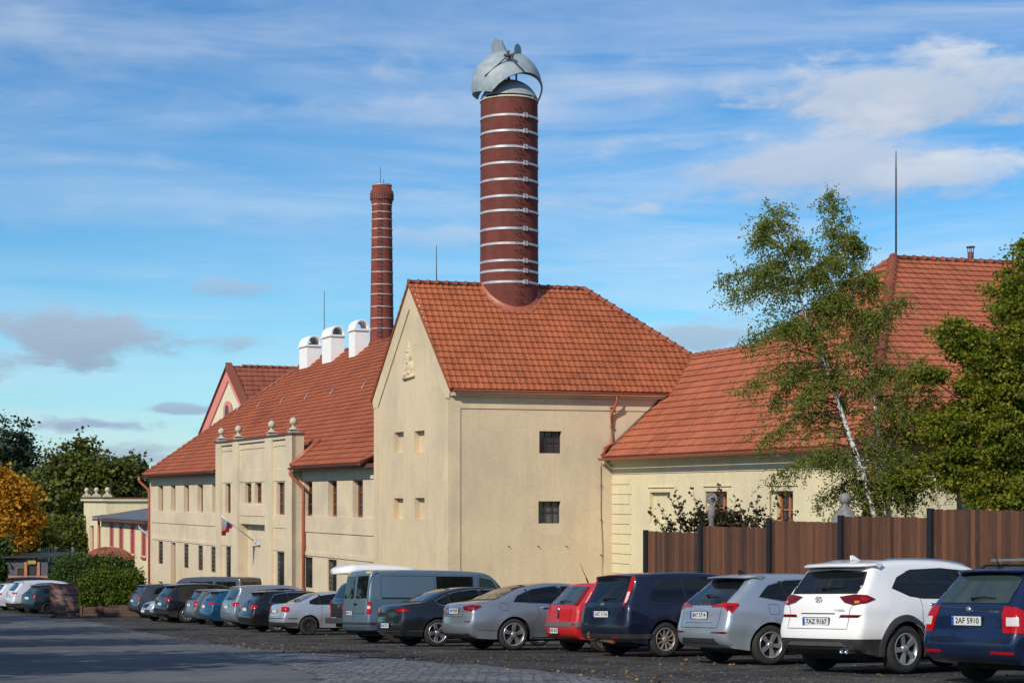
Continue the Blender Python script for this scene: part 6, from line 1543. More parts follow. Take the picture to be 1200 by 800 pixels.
        if not bm.faces: bm.free(); return None
        if thick:
            r = bmesh.ops.extrude_face_region(bm, geom=list(bm.faces)); cen = Vector((s.L / 2, 0, .7))
            bm.normal_update()
        for f in bm.faces: f.smooth = True
        if extra is not None:
            tm = bpy.data.meshes.new('t'); bm.to_mesh(tm); bm.free(); extra.from_mesh(tm); bpy.data.meshes.remove(tm); return
        if thick: pass
        me = bpy.data.meshes.new(name); bm.to_mesh(me); bm.free(); me.materials.append(mat); o = link(name, me, parent or s.root); return o
    def raised(s, name, poly, a, mat, h=.012, m=1, step=.04, parent=None):
        """decal with a skirt: lens standing proud of the body"""
        bm = B(); n = len(poly)
        bm.faces.new([bm.verts.new((q, z, 0)) for q, z in poly]); qs = [p[0] for p in poly]; zs = [p[1] for p in poly]
        for lo, hi, no, ax in ((min(qs), max(qs), (1, 0, 0), 0), (min(zs), max(zs), (0, 1, 0), 1)):
            v = (math.floor(lo / step) + 1) * step
            while v < hi - 1e-4:
                co = [0, 0, 0]; co[ax] = v; bmesh.ops.bisect_plane(bm, geom=list(bm.verts) + list(bm.edges) + list(bm.faces), plane_co=co, plane_no=no, dist=1e-6); v += step
        data = {}; bad = []
        for v in bm.verts:
            t = s.proj(v.co.x, v.co.y, a, m, h); b = s.proj(v.co.x, v.co.y, a, m, -.01)
            if t is None: bad.append(v)
            else: data[v] = (t, b)
        bnd = [e for e in bm.edges if e.is_boundary]
        low = {}
        for v, (t, b) in data.items(): v.co = t
        for e in bnd:
            if any(v in bad for v in e.verts): continue
            vs = []
            for v in e.verts:
                if v not in low: low[v] = bm.verts.new(data[v][1])
            bm.faces.new((e.verts[0], e.verts[1], low[e.verts[1]], low[e.verts[0]]))
        if bad: bmesh.ops.delete(bm, geom=bad, context='VERTS')
        bmesh.ops.recalc_face_normals(bm, faces=bm.faces)
        for f in bm.faces: f.smooth = True
        me = bpy.data.meshes.new(name); bm.to_mesh(me); bm.free(); me.materials.append(mat); me.set_sharp_from_angle(angle=R(40)); return link(name, me, parent or s.root)
    def line(s, pts, a, w=.007, mat=None, m=1, closed=False, bm=None, off=.0025, name=None):
        own = bm is None; bm = bm or B(); pts = list(pts) + ([pts[0]] if closed else []); P = []
        for p, q in zip(pts, pts[1:]):
            L = math.hypot(q[0] - p[0], q[1] - p[1]); k = max(1, int(L / .06)); P += [(p[0] + (q[0] - p[0]) * i / k, p[1] + (q[1] - p[1]) * i / k) for i in range(k)]
        P.append(pts[-1]); prev = None
        for i, p in enumerate(P):
            a0, a1 = P[max(0, i - 1)], P[min(len(P) - 1, i + 1)]; d = math.hypot(a1[0] - a0[0], a1[1] - a0[1]) or 1; nx, nz = -(a1[1] - a0[1]) / d * w / 2, (a1[0] - a0[0]) / d * w / 2
            h1, h2 = s.proj(p[0] + nx, p[1] + nz, a, m, off), s.proj(p[0] - nx, p[1] - nz, a, m, off)
            if h1 is None or h2 is None: prev = None; continue
            cur = (bm.verts.new(h1), bm.verts.new(h2))
            if prev: bm.faces.new((prev[0], prev[1], cur[1], cur[0]))
            prev = cur
        if own: return s.put(name or 'trim', bm, mat)
    def put(s, name, bm, mat, parent=None, smooth=False, loc=None):
        me = bpy.data.meshes.new(name); bm.to_mesh(me); bm.free()
        for m in (mat if isinstance(mat, (list, tuple)) else [mat]): me.materials.append(m)
        if smooth:
            for p in me.polygons: p.use_smooth = True
            me.set_sharp_from_angle(angle=R(40))
        return link(name, me, parent or s.root, loc)
    def wheels(s, style='alloy', spokes=10, mat=None):
        sp = s.sp; r = sp['wr']; w = .215; rimr = r * sp.get('rimf', .66)
        tb = B(); ax = (Vector((1, 0, 0)), Z, Vector((0, -1, 0)))
        lathe(tb, (0, 0, 0), [(rimr, -w / 2 + .01), (rimr + .02, -w / 2), (r - .035, -w / 2), (r - .008, -w / 2 + .022), (r, -w / 2 + .05), (r, w / 2 - .05), (r - .008, w / 2 - .022), (r - .035, w / 2), (rimr + .02, w / 2), (rimr, w / 2 - .01), (rimr - .005, w / 2 - .05)], 40, axis=ax)
        tm = bpy.data.meshes.new('tyre'); tb.to_mesh(tm); tb.free(); tm.materials.append(M['tyre'])
        rb = B(); f = w / 2
        lathe(rb, (0, 0, 0), [(rimr + .004, f - .004), (rimr - .004, f + .004), (rimr - .018, f - .004), (rimr - .03, f - .05), (rimr - .03, -.05)], 40, axis=ax, mi=0)
        lathe(rb, (0, 0, 0), [(rimr - .02, f - .075), (0, f - .075)], 32, axis=ax, mi=1)
        if style == 'steel':
            lathe(rb, (0, 0, 0), [(rimr - .03, f - .03), (rimr * .72, f - .015), (rimr * .62, f - .05), (rimr * .3, f - .02), (0, f - .01)], 32, axis=ax, mi=0)
            for k in range(12):
                a = 2 * math.pi * k / 12; c = Vector((math.cos(a), 0, math.sin(a))) * rimr * .78; box(rb, c + Vector((0, -(f - .018), 0)), (.03, .012, .045), (Vector((-math.sin(a), 0, math.cos(a))), Vector((0, 1, 0)), Vector((math.cos(a), 0, math.sin(a)))), mi=1)
        else:
            hubr = r * .13; lathe(rb, (0, 0, 0), [(hubr * 1.5, f - .07), (hubr * 1.35, f - .02), (hubr, f - .012), (hubr * .5, f - .008), (0, f - .008)], 20, axis=ax)
            for k in range(spokes):
                for tw in ((-.5, .5) if style == 'twin' else (0,)):
                    a = 2 * math.pi * k / spokes; da = tw * .9 / spokes; wi, wo = (.05, .05) if spokes <= 6 else (.028, .026)
                    if style == 'wide': wi, wo = .045, .085
                    c0 = Vector((math.cos(a), 0, math.sin(a))) * hubr * .9; a2 = a + da * 1.2; c1 = Vector((math.cos(a2), 0, math.sin(a2))) * (rimr - .012)
                    t0 = Vector((-math.sin(a), 0, math.cos(a))); vs = []
                    for (c, ww, yy) in ((c0, wi, f - .02), (c0, wi, f - .055), (c1, wo, f - .008), (c1, wo, f - .055)): vs.append((c - t0 * ww / 2 - Vector((0, yy, 0)), c + t0 * ww / 2 - Vector((0, yy, 0))))
                    v = [[rb.verts.new(x) for x in y] for y in vs]
                    rb.faces.new((v[0][0], v[0][1], v[2][1], v[2][0])); rb.faces.new((v[1][0], v[3][0], v[3][1], v[1][1])); rb.faces.new((v[0][0], v[2][0], v[3][0], v[1][0])); rb.faces.new((v[0][1], v[1][1], v[3][1], v[2][1]))
        rm = bpy.data.meshes.new('rim'); bmesh.ops.recalc_face_normals(rb, faces=rb.faces); rb.to_mesh(rm); rb.free(); rm.materials.append(mat or M['alloy']); rm.materials.append(M['hubdark'])
        ty = s.W / 2 - w / 2 - sp.get('tuck', .02)
        for xc in (sp['ro'], sp['ro'] + sp['wb']):
            for sg in (-1, 1):
                o = link('wheel', tm, s.root, (xc, sg * ty, r)); o.rotation_euler = (0, random.uniform(0, 6), math.pi if sg > 0 else 0); q = link('rim', rm, o)
        # under-floor block so no light passes beneath the body
        bm = B(); box(bm, (s.L / 2, 0, .29), (s.L * .80, s.W - .62, .20)); s.put('floor_pan', bm, M['gap'])
    def side_glass(s, poly, splits, mat=None, frame=None, frame_w=.03, light=False):
        """poly: (x,z) outline of the window band"""
        mat = mat or (M['carglass_light'] if light else M['carglass'])
        cx = sum(p[0] for p in poly) / len(poly); cz = sum(p[1] for p in poly) / len(poly)
        for m in (1, -1):
            if m < 0 and s.sp.get('simple'): continue
            if frame:
                big = []
                n = len(poly)
                for i, p in enumerate(poly):
                    a, b = poly[i - 1], poly[(i + 1) % n]; d1 = Vector((p[0] - a[0], p[1] - a[1])).normalized(); d2 = Vector((b[0] - p[0], b[1] - p[1])).normalized(); nn = Vector((-(d1 + d2).y, (d1 + d2).x)).normalized()
                    if nn.dot(Vector((p[0] - cx, p[1] - cz))) < 0: nn = -nn
                    big.append((p[0] + nn.x * frame_w, p[1] + nn.y * frame_w))
                s.decal('window_trim', [(-x, z) for x, z in big], R(90), frame, .003, m)
            # split by vertical-ish pillars [(x_bottom,x_top)]
            zl, zh = min(p[1] for p in poly), max(p[1] for p in poly); rest = [Vector((x, z, 0)) for x, z in poly]
            def cut(pg, xb, xt, side):
                bm = B(); bm.faces.new([bm.verts.new(p) for p in pg]); co = Vector((xb, zl, 0)); d = Vector((xt - xb, zh - zl, 0)); no = Vector((d.y, -d.x, 0)) * side
                r = bmesh.ops.bisect_plane(bm, geom=list(bm.verts) + list(bm.edges) + list(bm.faces), plane_co=co, plane_no=no, clear_outer=True, dist=1e-6); out = [v.co.copy() for f in bm.faces for v in f.verts] if bm.faces else []; bm.free(); return out
            for (xb, xt, w) in splits:
                a = cut(rest, xb - w / 2, xt - w / 2, 1); rest = cut(rest, xb + w / 2, xt + w / 2, -1)
                if a: s.decal('side_window', [(-p.x, p.y) for p in a], R(90), mat, .007, m)
            if rest: s.decal('side_window', [(-p.x, p.y) for p in rest], R(90), mat, .007, m)
            if splits:
                # black pillar covers
                for (xb, xt, w) in splits:
                    bm = B(); s.decal('pillar', [(-(xb - w / 2 - .001), zl + .005), (-(xb + w / 2 + .001), zl + .005), (-(xt + w / 2 + .001), zh - .03), (-(xt - w / 2 - .001), zh - .03)], R(90), None, .0055, m, extra=bm)
                    if len(bm.faces): s.put('pillar_cover', bm, s.sp.get('pillar', M['gap']))
    def rear_window(s, pts, frame=None, light=False, wiper=True, fw=.045):
        full = pts + [(-q, z) for q, z in pts[::-1]]
        if frame:
            cz = sum(p[1] for p in pts) / len(pts); s.decal('rear_window_surround', [(q * 1 + (fw if q > 0 else -fw) * (1 if abs(q) > .05 else 0), z + (fw * .8 if z > cz else -fw * .8)) for q, z in full], 0.0, frame, .004, step=.06)
        s.decal('rear_window', full, 0.0, M['carglass_light'] if light else M['carglass'], .008, step=.06)
        if wiper:
            zl = min(p[1] for p in pts); bm = B(); P = [s.proj(q, z, 0.0, 1, o) for q, z, o in ((.0, zl + .03, .02), (.02, zl + .035, .04), (-.17, zl + .06, .032), (-.36, zl + .055, .022))]
            if all(P): tube(bm, P, [.022, .016, .010, .007], 6); s.put('rear_wiper', bm, M['gap'])
    def plate(s, text, z, y=0.0, w=.52, h=.11, blue=True, front=False, tilt=0):
        P = s.proj(y, z, 4.0 if front else 0.0, 1, .012)
        if P is None: return
        fr = -1 if not front else 1
        fr_x = Vector((0, -1, 0)) if not front else Vector((0, 1, 0)); nrm = Vector((-1, 0, 0)) if not front else Vector((1, 0, 0))
        bm = B(); box(bm, P - nrm * .006, (w + .02, .012, h + .02), (fr_x, -nrm, Z)); pl = s.put('licence_plate', bm, M['gap'])
        bm = B(); box(bm, P + nrm * .003, (w, .006, h), (fr_x, -nrm, Z)); s.put('plate_face', bm, M['plate'], pl)
        if blue: bm = B(); box(bm, P + nrm * .0065 - fr_x * (w / 2 - .022), (.042, .003, h - .004), (fr_x, -nrm, Z)); s.put('country_band', bm, M['plate_blue'], pl)
        if text: s.text('plate_number', text, P + nrm * .0085 + fr_x * .02, fr_x, nrm, h * .92, M['ink'], pl, width=w * .80)
    def text(s, name, txt, P, right, nrm, size, mat, parent=None, width=None, space=1.0):
        cu = bpy.data.curves.new(name, 'FONT'); cu.body = txt; cu.size = size; cu.align_x = 'CENTER'; cu.align_y = 'CENTER'; cu.extrude = .001; cu.offset = size * .012; cu.space_character = space
        o = bpy.data.objects.new(name, cu); COL.objects.link(o); bpy.context.view_layer.update(); me = bpy.data.meshes.new_from_object(o.evaluated_get(bpy.context.evaluated_depsgraph_get())); bpy.data.objects.remove(o)
        xs = [v.co.x for v in me.vertices]; k = (width / (max(xs) - min(xs))) if width else 1
        for v in me.vertices:
            c = v.co.copy(); v.co = P + right * (c.x * k) + Z * c.y + nrm * c.z
        me.materials.clear(); me.materials.append(mat); return link(name, me, parent or s.root)
    def shutlines(s, doors, tail=None, fuel=None):
        bm = B()
        for m in (1, -1):
            for d in doors: s.line([(-x, z) for x, z in d], R(90), .008, m=m, bm=bm)
            if fuel and m == 1: s.line([(-(fuel[0] + fuel[2] * x), fuel[1] + fuel[3] * z) for x, z in ((-1, -.8), (-.8, -1), (.8, -1), (1, -.8), (1, .8), (.8, 1), (-.8, 1), (-1, .8))], R(90), .006, closed=True, bm=bm)
        if tail: s.line(tail + [(-q, z) for q, z in tail[::-1]], 0.0, .009, bm=bm)
        if len(bm.faces): s.put('panel_gaps', bm, M['gap'])
        else: bm.free()
    def handles(s, pts, mat=None):
        for (x, z) in pts:
            for m in (1, -1):
                c = s.proj(-x, z, R(90), m, .02)
                if c is None: continue
                bm = B(); y = -1 if m > 0 else 1; tube(bm, [c + Vector((-.10, -y * .025, 0)), c + Vector((-.07, y * .008, .004)), c + Vector((.07, y * .008, .004)), c + Vector((.10, -y * .025, 0))], [.010, .016, .016, .010], 8); s.put('door_handle', bm, mat or s.sp['paint'])
    def mirrors(s, x, z, mat=None):
        for sg in (-1, 1):
            bm = B(); y = sg * (s.hw(x, z) + .11); c = Vector((x, y, z + .03)); bmesh.ops.create_icosphere(bm, subdivisions=2, radius=1.0)
            for v in bm.verts: v.co = c + Vector((v.co.x * .09 if v.co.x > 0 else v.co.x * .04, v.co.y * .125, v.co.z * .085))
            tube(bm, [c + Vector((0, -sg * .05, -.03)), Vector((x + .05, sg * (s.hw(x, z) - .03), z - .05))], .025, 6); s.put('wing_mirror', bm, mat or s.sp['paint'], smooth=True)
    def rails(s, x0, x1, mat, lift=.03, r=.017):
        for sg in (-1, 1):
            bm = B(); P = []
            for k in range(11):
                x = x0 + (x1 - x0) * k / 10; z = np.interp(x, [p[0] for p in s.roof()], [p[1] for p in s.roof()]); e = math.sin(math.pi * min(1, min(k, 10 - k) / 1.5) / 2) if k in (0, 10, 1, 9) else 1
                P.append(Vector((x, sg * (s.hw(x, z) - .10), z - .035 + lift * (0 if k in (0, 10) else 1))))
            tube(bm, P, r, 6); s.put('roof_rail', bm, mat)
    def roof(s): return [p for p in smooth_poly(s.sp['top'], 2) if p[1] > s.sp['belt'] + .25]
    def spoiler(s, x0, x1, drop=.03, yw=None, mat=None):
        yw = yw or s.W / 2 - .22; pr = s.roof(); zt = lambda x: float(np.interp(x, [p[0] for p in pr], [p[1] for p in pr])); bm = B(); rows = []; n = 16
        z1 = zt(x1); sl = (zt(x1 + .3) - z1) / .3
        for i in range(n + 1):
            y = -yw + 2 * yw * i / n; k = abs(y / yw); cr = .045 * (y / (s.W / 2)) ** 2; xe = x0 + (x1 - x0) * .55 * k ** 7 + .05 * k * k; ze = z1 - sl * (x1 - xe) - drop * (x1 - xe) / (x1 - x0) - cr + .006
            rows.append([bm.verts.new(p) for p in ((x1 + .05, y, z1 - cr - .01), (x1, y, z1 - cr + .004), ((x1 + xe) / 2, y, (z1 - cr + ze) / 2 + .008), (xe + .01, y, ze), (xe, y, ze - .012), (xe + .012, y, ze - .026), (x1 - .02, y, z1 - cr - .075))])
        for a, b in zip(rows, rows[1:]):
            for j in range(6): bm.faces.new((a[j], b[j], b[j + 1], a[j + 1]))
        bm.faces.new(rows[0]); bm.faces.new(rows[-1][::-1]); bmesh.ops.recalc_face_normals(bm, faces=bm.faces); s.put('roof_spoiler', bm, mat or s.sp['paint'], smooth=True)
    def lamp(s, pts, mat=None, h=.012, both=True, name='tail_light', parent=None):
        """pts (c,z): c<0 across the rear, c>0 along the side, corner at 0"""
        out = []
        for m in ((1, -1) if both else (1,)): out.append(s.raised(name, [((-s.W / 2 - c) * math.sin(R(45)), z) for c, z in pts], R(45), mat or M['red_lens'], h, m, parent=parent[0 if m > 0 else 1] if parent else None))
        return out
    def band(s, name, z0, z1, x1, mat, off=.012, yhalf=None):
        """bumper band round the rear"""
        bm = B(); yh = s.W / 2 - .16
        s.decal(name, [(-yh, z0), (yh, z0), (yh, z1), (-yh, z1)], 0.0, mat, off)
        for m in (1, -1): s.decal(name, [((-s.W / 2 - c) * math.sin(R(45)), z) for c, z in ((-.20, z0), (-.20, z1), (x1, z1), (x1, z0))], R(45), mat, off + .001, m)
    def arches(s, mat, w=.06, off=.012):
        sp = s.sp
        for xc in (sp['ro'], sp['ro'] + sp['wb']):
            for m in (1, -1):
                bm = B(); r0 = sp['wr'] + sp.get('aw', .055) - .004; prev = None
                for k in range(33):
                    a = R(-12) + R(204) * k / 32; row = []
                    for rr, oo in ((r0, -.03), (r0, off), (r0 + w * .85, off), (r0 + w, off * .4), (r0 + w, -.005)):
                        h = s.proj(-(xc + rr * math.cos(a)), sp['wr'] + rr * math.sin(a), R(90), m, oo)
                        row.append(bm.verts.new(h) if h is not None else None)
                    if prev:
                        for j in range(4):
                            q = (prev[j], prev[j + 1], row[j + 1], row[j])
                            if None not in q: bm.faces.new(q)
                    prev = row
                for v in [v for v in bm.verts if not v.link_faces]: bm.verts.remove(v)
                s.put('wheel_arch_trim', bm, mat, smooth=True)
    def place(s, wx, D, head, anchor='wheel', nose_in=True):
        """wx pixel column and distance of the rear right wheel; head = heading in degrees clockwise from straight ahead"""
        sp = s.sp; h = R(head); f0 = Vector((math.sin(h), math.cos(h), 0)); l0 = Vector((-f0.y, f0.x, 0))
        ref = Vector((sp['ro'], -(s.W / 2 - .05), 0)) if anchor == 'wheel' else Vector((0, 0, 0)) if anchor == 'rear' else Vector((s.L, 0, 0)) if anchor == 'front' else Vector((sp['ro'], (s.W / 2 - .05), 0))
        P = Vector((ray(wx, D), D, 0)); e = 1.5; slope = (gz(D + e) - gz(D - e)) / (2 * e)
        f = Vector((f0.x, f0.y, f0.y * slope)).normalized(); l = Vector((l0.x, l0.y, l0.y * slope)); up = f.cross(l).normalized(); l = up.cross(f).normalized()
        Mx = Matrix((f, l, up)).transposed().to_4x4(); o = P - (Mx @ ref); o.z = 0
        # settle on ground using the four wheel contacts
        zs = []
        for xc in (sp['ro'], sp['ro'] + sp['wb']):
            for sg in (-1, 1): w = Mx @ Vector((xc, sg * s.W / 2, 0)); zs.append(gz(o.y + w.y) - w.z)
        o.z = sum(zs) / 4 + .004; Mx.translation = o; s.root.matrix_world = Mx; return s

SUV = [(.16, .30), (.04, .36), (.0, .52), (.02, .66), (.07, .78), (.08, .92), (.12, 1.06), (.20, 1.17), (.44, 1.46), (.47, 1.53), (.53, 1.585), (.68, 1.615), (1.0, 1.635), (1.7, 1.65), (2.3, 1.625), (2.8, 1.52), (3.35, 1.16), (3.55, 1.06), (4.15, .95), (4.36, .80), (4.46, .58), (4.42, .34), (4.25, .25)]
EST = [(.16, .28), (.04, .34), (.0, .48), (.02, .60), (.06, .70), (.08, .86), (.13, .98), (.22, 1.08), (.50, 1.38), (.53, 1.425), (.58, 1.455), (.72, 1.475), (1.2, 1.485), (2.0, 1.485), (2.5, 1.44), (3.3, 1.03), (3.5, .97), (4.2, .84), (4.42, .70), (4.55, .50), (4.5, .30), (4.35, .21)]
HAT = [(.16, .28), (.04, .34), (.0, .50), (.03, .64), (.07, .76), (.09, .90), (.16, 1.02), (.30, 1.12), (.64, 1.38), (.68, 1.43), (.76, 1.465), (.92, 1.485), (1.4, 1.50), (1.9, 1.49), (2.4, 1.42), (3.1, 1.05), (3.3, .98), (4.0, .86), (4.22, .70), (4.33, .50), (4.3, .30), (4.15, .22)]
SML = [(.14, .28), (.04, .34), (.0, .48), (.02, .60), (.05, .74), (.07, .90), (.14, 1.02), (.26, 1.10), (.50, 1.35), (.52, 1.39), (.57, 1.42), (.70, 1.44), (1.2, 1.455), (1.7, 1.44), (2.15, 1.38), (2.9, 1.02), (3.05, .96), (3.6, .82), (3.78, .68), (3.86, .48), (3.82, .28), (3.7, .21)]
SED = [(.18, .26), (.05, .32), (.0, .46), (.02, .62), (.05, .72), (.05, .84), (.10, .985), (.16, 1.01), (.40, 1.045), (.72, 1.075), (1.02, 1.22), (1.45, 1.39), (2.0, 1.465), (2.6, 1.46), (3.1, 1.38), (3.85, 1.03), (4.05, .97), (4.65, .86), (4.85, .72), (4.93, .5), (4.88, .28), (4.7, .20)]
MPV = [(.14, .30), (.04, .36), (.0, .54), (.02, .70), (.05, .88), (.08, 1.02), (.16, 1.14), (.34, 1.52), (.30, 1.56), (.28, 1.585), (.45, 1.62), (1.1, 1.66), (1.9, 1.67), (2.5, 1.62), (3.45, 1.12), (3.65, 1.03), (4.2, .90), (4.42, .74), (4.52, .52), (4.48, .30), (4.3, .22)]
VAN = [(.06, .36), (.01, .42), (.0, .62), (.02, 1.0), (.04, 1.3), (.12, 1.88), (.14, 1.93), (.22, 1.965), (.6, 1.985), (2.0, 1.99), (3.3, 1.97), (3.75, 1.88), (4.32, 1.30), (4.5, 1.13), (4.82, .98), (4.9, .75), (4.92, .5), (4.85, .32), (4.7, .26)]
def sc(top, L, H):
    L0 = max(p[0] for p in top); H0 = max(p[1] for p in top); return [(x * L / L0, z * H / H0) for x, z in top]
GRP = 'cars parked in a row beside the brewery'

# ---- 1 dark blue estate, right edge
def car_blue_estate():
    c = Car('estate_car', 'dark blue estate car at the right edge with roof bars and plate 2AF 5910', dict(L=4.57, W=1.80, H=1.47, top=EST, belt=.98, ro=.98, wb=2.58, wr=.315, paint=paint('dark_blue_paint', (.005, .017, .060), .35), rcurve=.06, tumble=.34), GRP)
    c.wheels('alloy', 7); c.side_glass([(.62, 1.02), (.85, 1.33), (1.3, 1.385), (2.1, 1.39), (2.5, 1.34), (3.1, 1.02)], [(1.35, 1.30, .07), (2.25, 2.2, .10)])
    c.rear_window([(-.60, 1.02), (-.56, 1.33), (-.30, 1.375), (0, 1.38)], None, light=True, wiper=True)
    c.shutlines([[(1.32, .35), (1.34, 1.0)], [(2.25, .30), (2.25, 1.0)]], [(.60, .56), (.61, .95), (.0001, .95)][:2] + [], None)
    bm = B(); c.line([(-.60, .98), (-.60, .56), (.60, .56), (.60, .98)], 0.0, .009, bm=bm); c.put('tailgate_gap', bm, M['gap'])
    tl = c.lamp([(-.20, .66), (.18, .66), (.26, .78), (.20, .91), (.02, .97), (-.17, .98), (-.21, .90)]); c.lamp([(-.14, .745), (.06, .745), (.06, .85), (-.14, .85)], M['clear_lens'], .015, name='reversing_lens', parent=tl)
    c.plate('2AF 5910', .80); c.lamp([(-.42, .40), (-.03, .40), (-.03, .432), (-.42, .432)], h=.006, name='reflector')
    bm = B(); P = c.proj(.0, .955 - .02, 0.0, 1, .012); lathe(bm, P, [(0, .02), (.035, .015), (.045, 0), (.045, -.01)], 16, axis=(Vector((0, 1, 0)), Z, Vector((-1, 0, 0)))); c.put('badge', bm, M['silver_bits'])
    P = c.proj(-.44, .915, 0.0, 1, .006); c.text('model_lettering', 'OCTAVIA', P, Vector((0, -1, 0)), Vector((-1, 0, 0)), .038, M['silver_bits'], width=.17)
    c.spoiler(.40, .62, .015); c.rails(.75, 2.5, M['gap'], .06); bm = B(); 
    for x in (1.15, 2.05): box(bm, (x, 0, 1.575), (.07, 1.30, .03)); 
    c.put('roof_bars', bm, M['silver_bits'])
    bm = B(); P = Vector((.62, -.02, 1.47)); tube(bm, [P, P + Vector((-.11, 0, .22))], [.011, .003], 5); box(bm, P, (.09, .05, .02)); c.put('roof_aerial', bm, M['gap'])
    bm = B(); c.decal('x', [(-.16, 1.405), (.16, 1.405), (.16, 1.43), (-.16, 1.43)], 0.0, None, .01, extra=bm); c.put('high_brake_light', bm, M['red_lens'])
    c.mirrors(2.95, 1.0); c.handles([(1.6, .90), (2.45, .90)])
    return c.place(1129, 21.3, 62, 'rear')
# ---- 2 white SUV
def car_white_suv():
    p = paint('pure_white_paint', (.80, .80, .80), 0.0, .35)
    c = Car('suv', 'white SUV with black wheel arches and plate 7AZ 9167, beside the blue estate', dict(L=4.48, W=1.86, H=1.65, top=SUV, belt=1.06, ro=.93, wb=2.67, wr=.35, paint=p, clad=(.50, .34), rcurve=.10, tumble=.36, rplan=.10, aw=.06, flare=.03), GRP)
    c.wheels('wide', 5); c.arches(M['cladding'], .085); c.spoiler(.30, .64, .035)
    c.side_glass([(.80, 1.22), (.95, 1.36), (1.25, 1.47), (1.9, 1.50), (2.4, 1.47), (2.75, 1.38), (3.2, 1.10), (2.9, 1.07), (1.35, 1.09), (1.1, 1.12)], [(1.30, 1.18, .05), (2.2, 2.1, .10)], frame=M['gap'], frame_w=.02)
    c.rear_window([(-.62, 1.16), (-.60, 1.34), (-.52, 1.45), (0, 1.475)][0:1] + [(-.64, 1.26), (-.58, 1.43), (0, 1.46)], M['gap'], wiper=True, fw=.03)
    c.shutlines([[(1.15, .62), (1.28, .75), (1.30, 1.08)], [(2.2, .36), (2.2, 1.08)]], None)
    bm = B(); c.line([(-.70, 1.05), (-.60, .90), (-.60, .64), (.60, .64), (.60, .90), (.70, 1.05)], 0.0, .009, bm=bm); c.line([(-.34, .855), (.34, .855)], 0.0, .016, bm=bm); c.put('tailgate_gap', bm, M['gap'])
    c.lamp([(-.40, 1.09), (-.10, 1.125), (.14, 1.115), (.30, 1.06), (.10, 1.0), (-.12, .975), (-.30, 1.01)], M['dark_red_lens'])
    tl = c.lamp([(.02, 1.09), (.12, 1.085), (.20, 1.06), (.10, 1.03), (.02, 1.04)], M['red_lens'], .016, name='brake_lens'); c.lamp([(-.10, 1.035), (-.01, 1.035), (-.01, 1.005), (-.10, .995)], M['amber_lens'], .016, name='indicator_lens')
    c.plate('7AZ 9167', .735); c.lamp([(-.42, .80), (-.04, .80), (.03, .84), (-.38, .84)], M['dark_red_lens'], .006, name='reflector')
    bm = B(); P = c.proj(.0, 1.05, 0.0, 1, .010); lathe(bm, P, [(.062, 0), (.062, .01), (.05, .012), (.05, 0)], 20, axis=(Vector((0, 1.15, 0)), Z * .75, Vector((-1, 0, 0)))); 
    for y in (-.02, .02): tube(bm, [P + Vector((-.008, y + .008, -.03)), P + Vector((-.008, y - .004, .03))], .006, 5)
    tube(bm, [P + Vector((-.008, -.02, -.004)), P + Vector((-.008, .02, .004))], .006, 5); c.put('badge', bm, M['silver_bits'])
    P = c.proj(-.42, .90, 0.0, 1, .006); c.text('model_lettering', 'TUCSON', P, Vector((0, -1, 0)), Vector((-1, 0, 0)), .04, M['silver_bits'], width=.2)
    bm = B(); c.decal('x', [(-.62, .40), (.62, .40), (.50, .455), (-.50, .455)], 0.0, None, .016, extra=bm); c.put('skid_plate', bm, M['silver_bits'])
    bm = B()
    for y in (-.52, -.62): tube(bm, [Vector((.03, y, .33)), Vector((.25, y, .33))], .038, 12, cap=False); lathe(bm, (.03, y, .33), [(.038, 0), (.028, 0), (.028, -.1)], 12, axis=(Vector((0, 1, 0)), Z, Vector((-1, 0, 0))))
    c.put('exhaust', bm, M['chrome']); c.rails(.75, 3.0 - .3, M['silver_bits'], .035, .02)
    bm = B(); P = Vector((.85, 0, 1.63)); prism(bm, [P + Vector((-.09, -.012, 0)), P + Vector((.10, -.012, 0)), P + Vector((-.05, -.012, .075)), P + Vector((-.09, -.012, .07))], (0, .024, 0)); c.put('shark_fin_aerial', bm, p)
    bm = B(); c.decal('x', [(-.58, 1.50), (.58, 1.50), (.5, 1.515), (-.5, 1.515)], 0.0, None, .01, extra=bm); c.put('high_brake_light', bm, M['dark_red_lens'])
    c.mirrors(3.1, 1.08); c.handles([(1.55, .98), (2.45, .97)], M['chrome'])
    return c.place(1061, 24.3, 56)
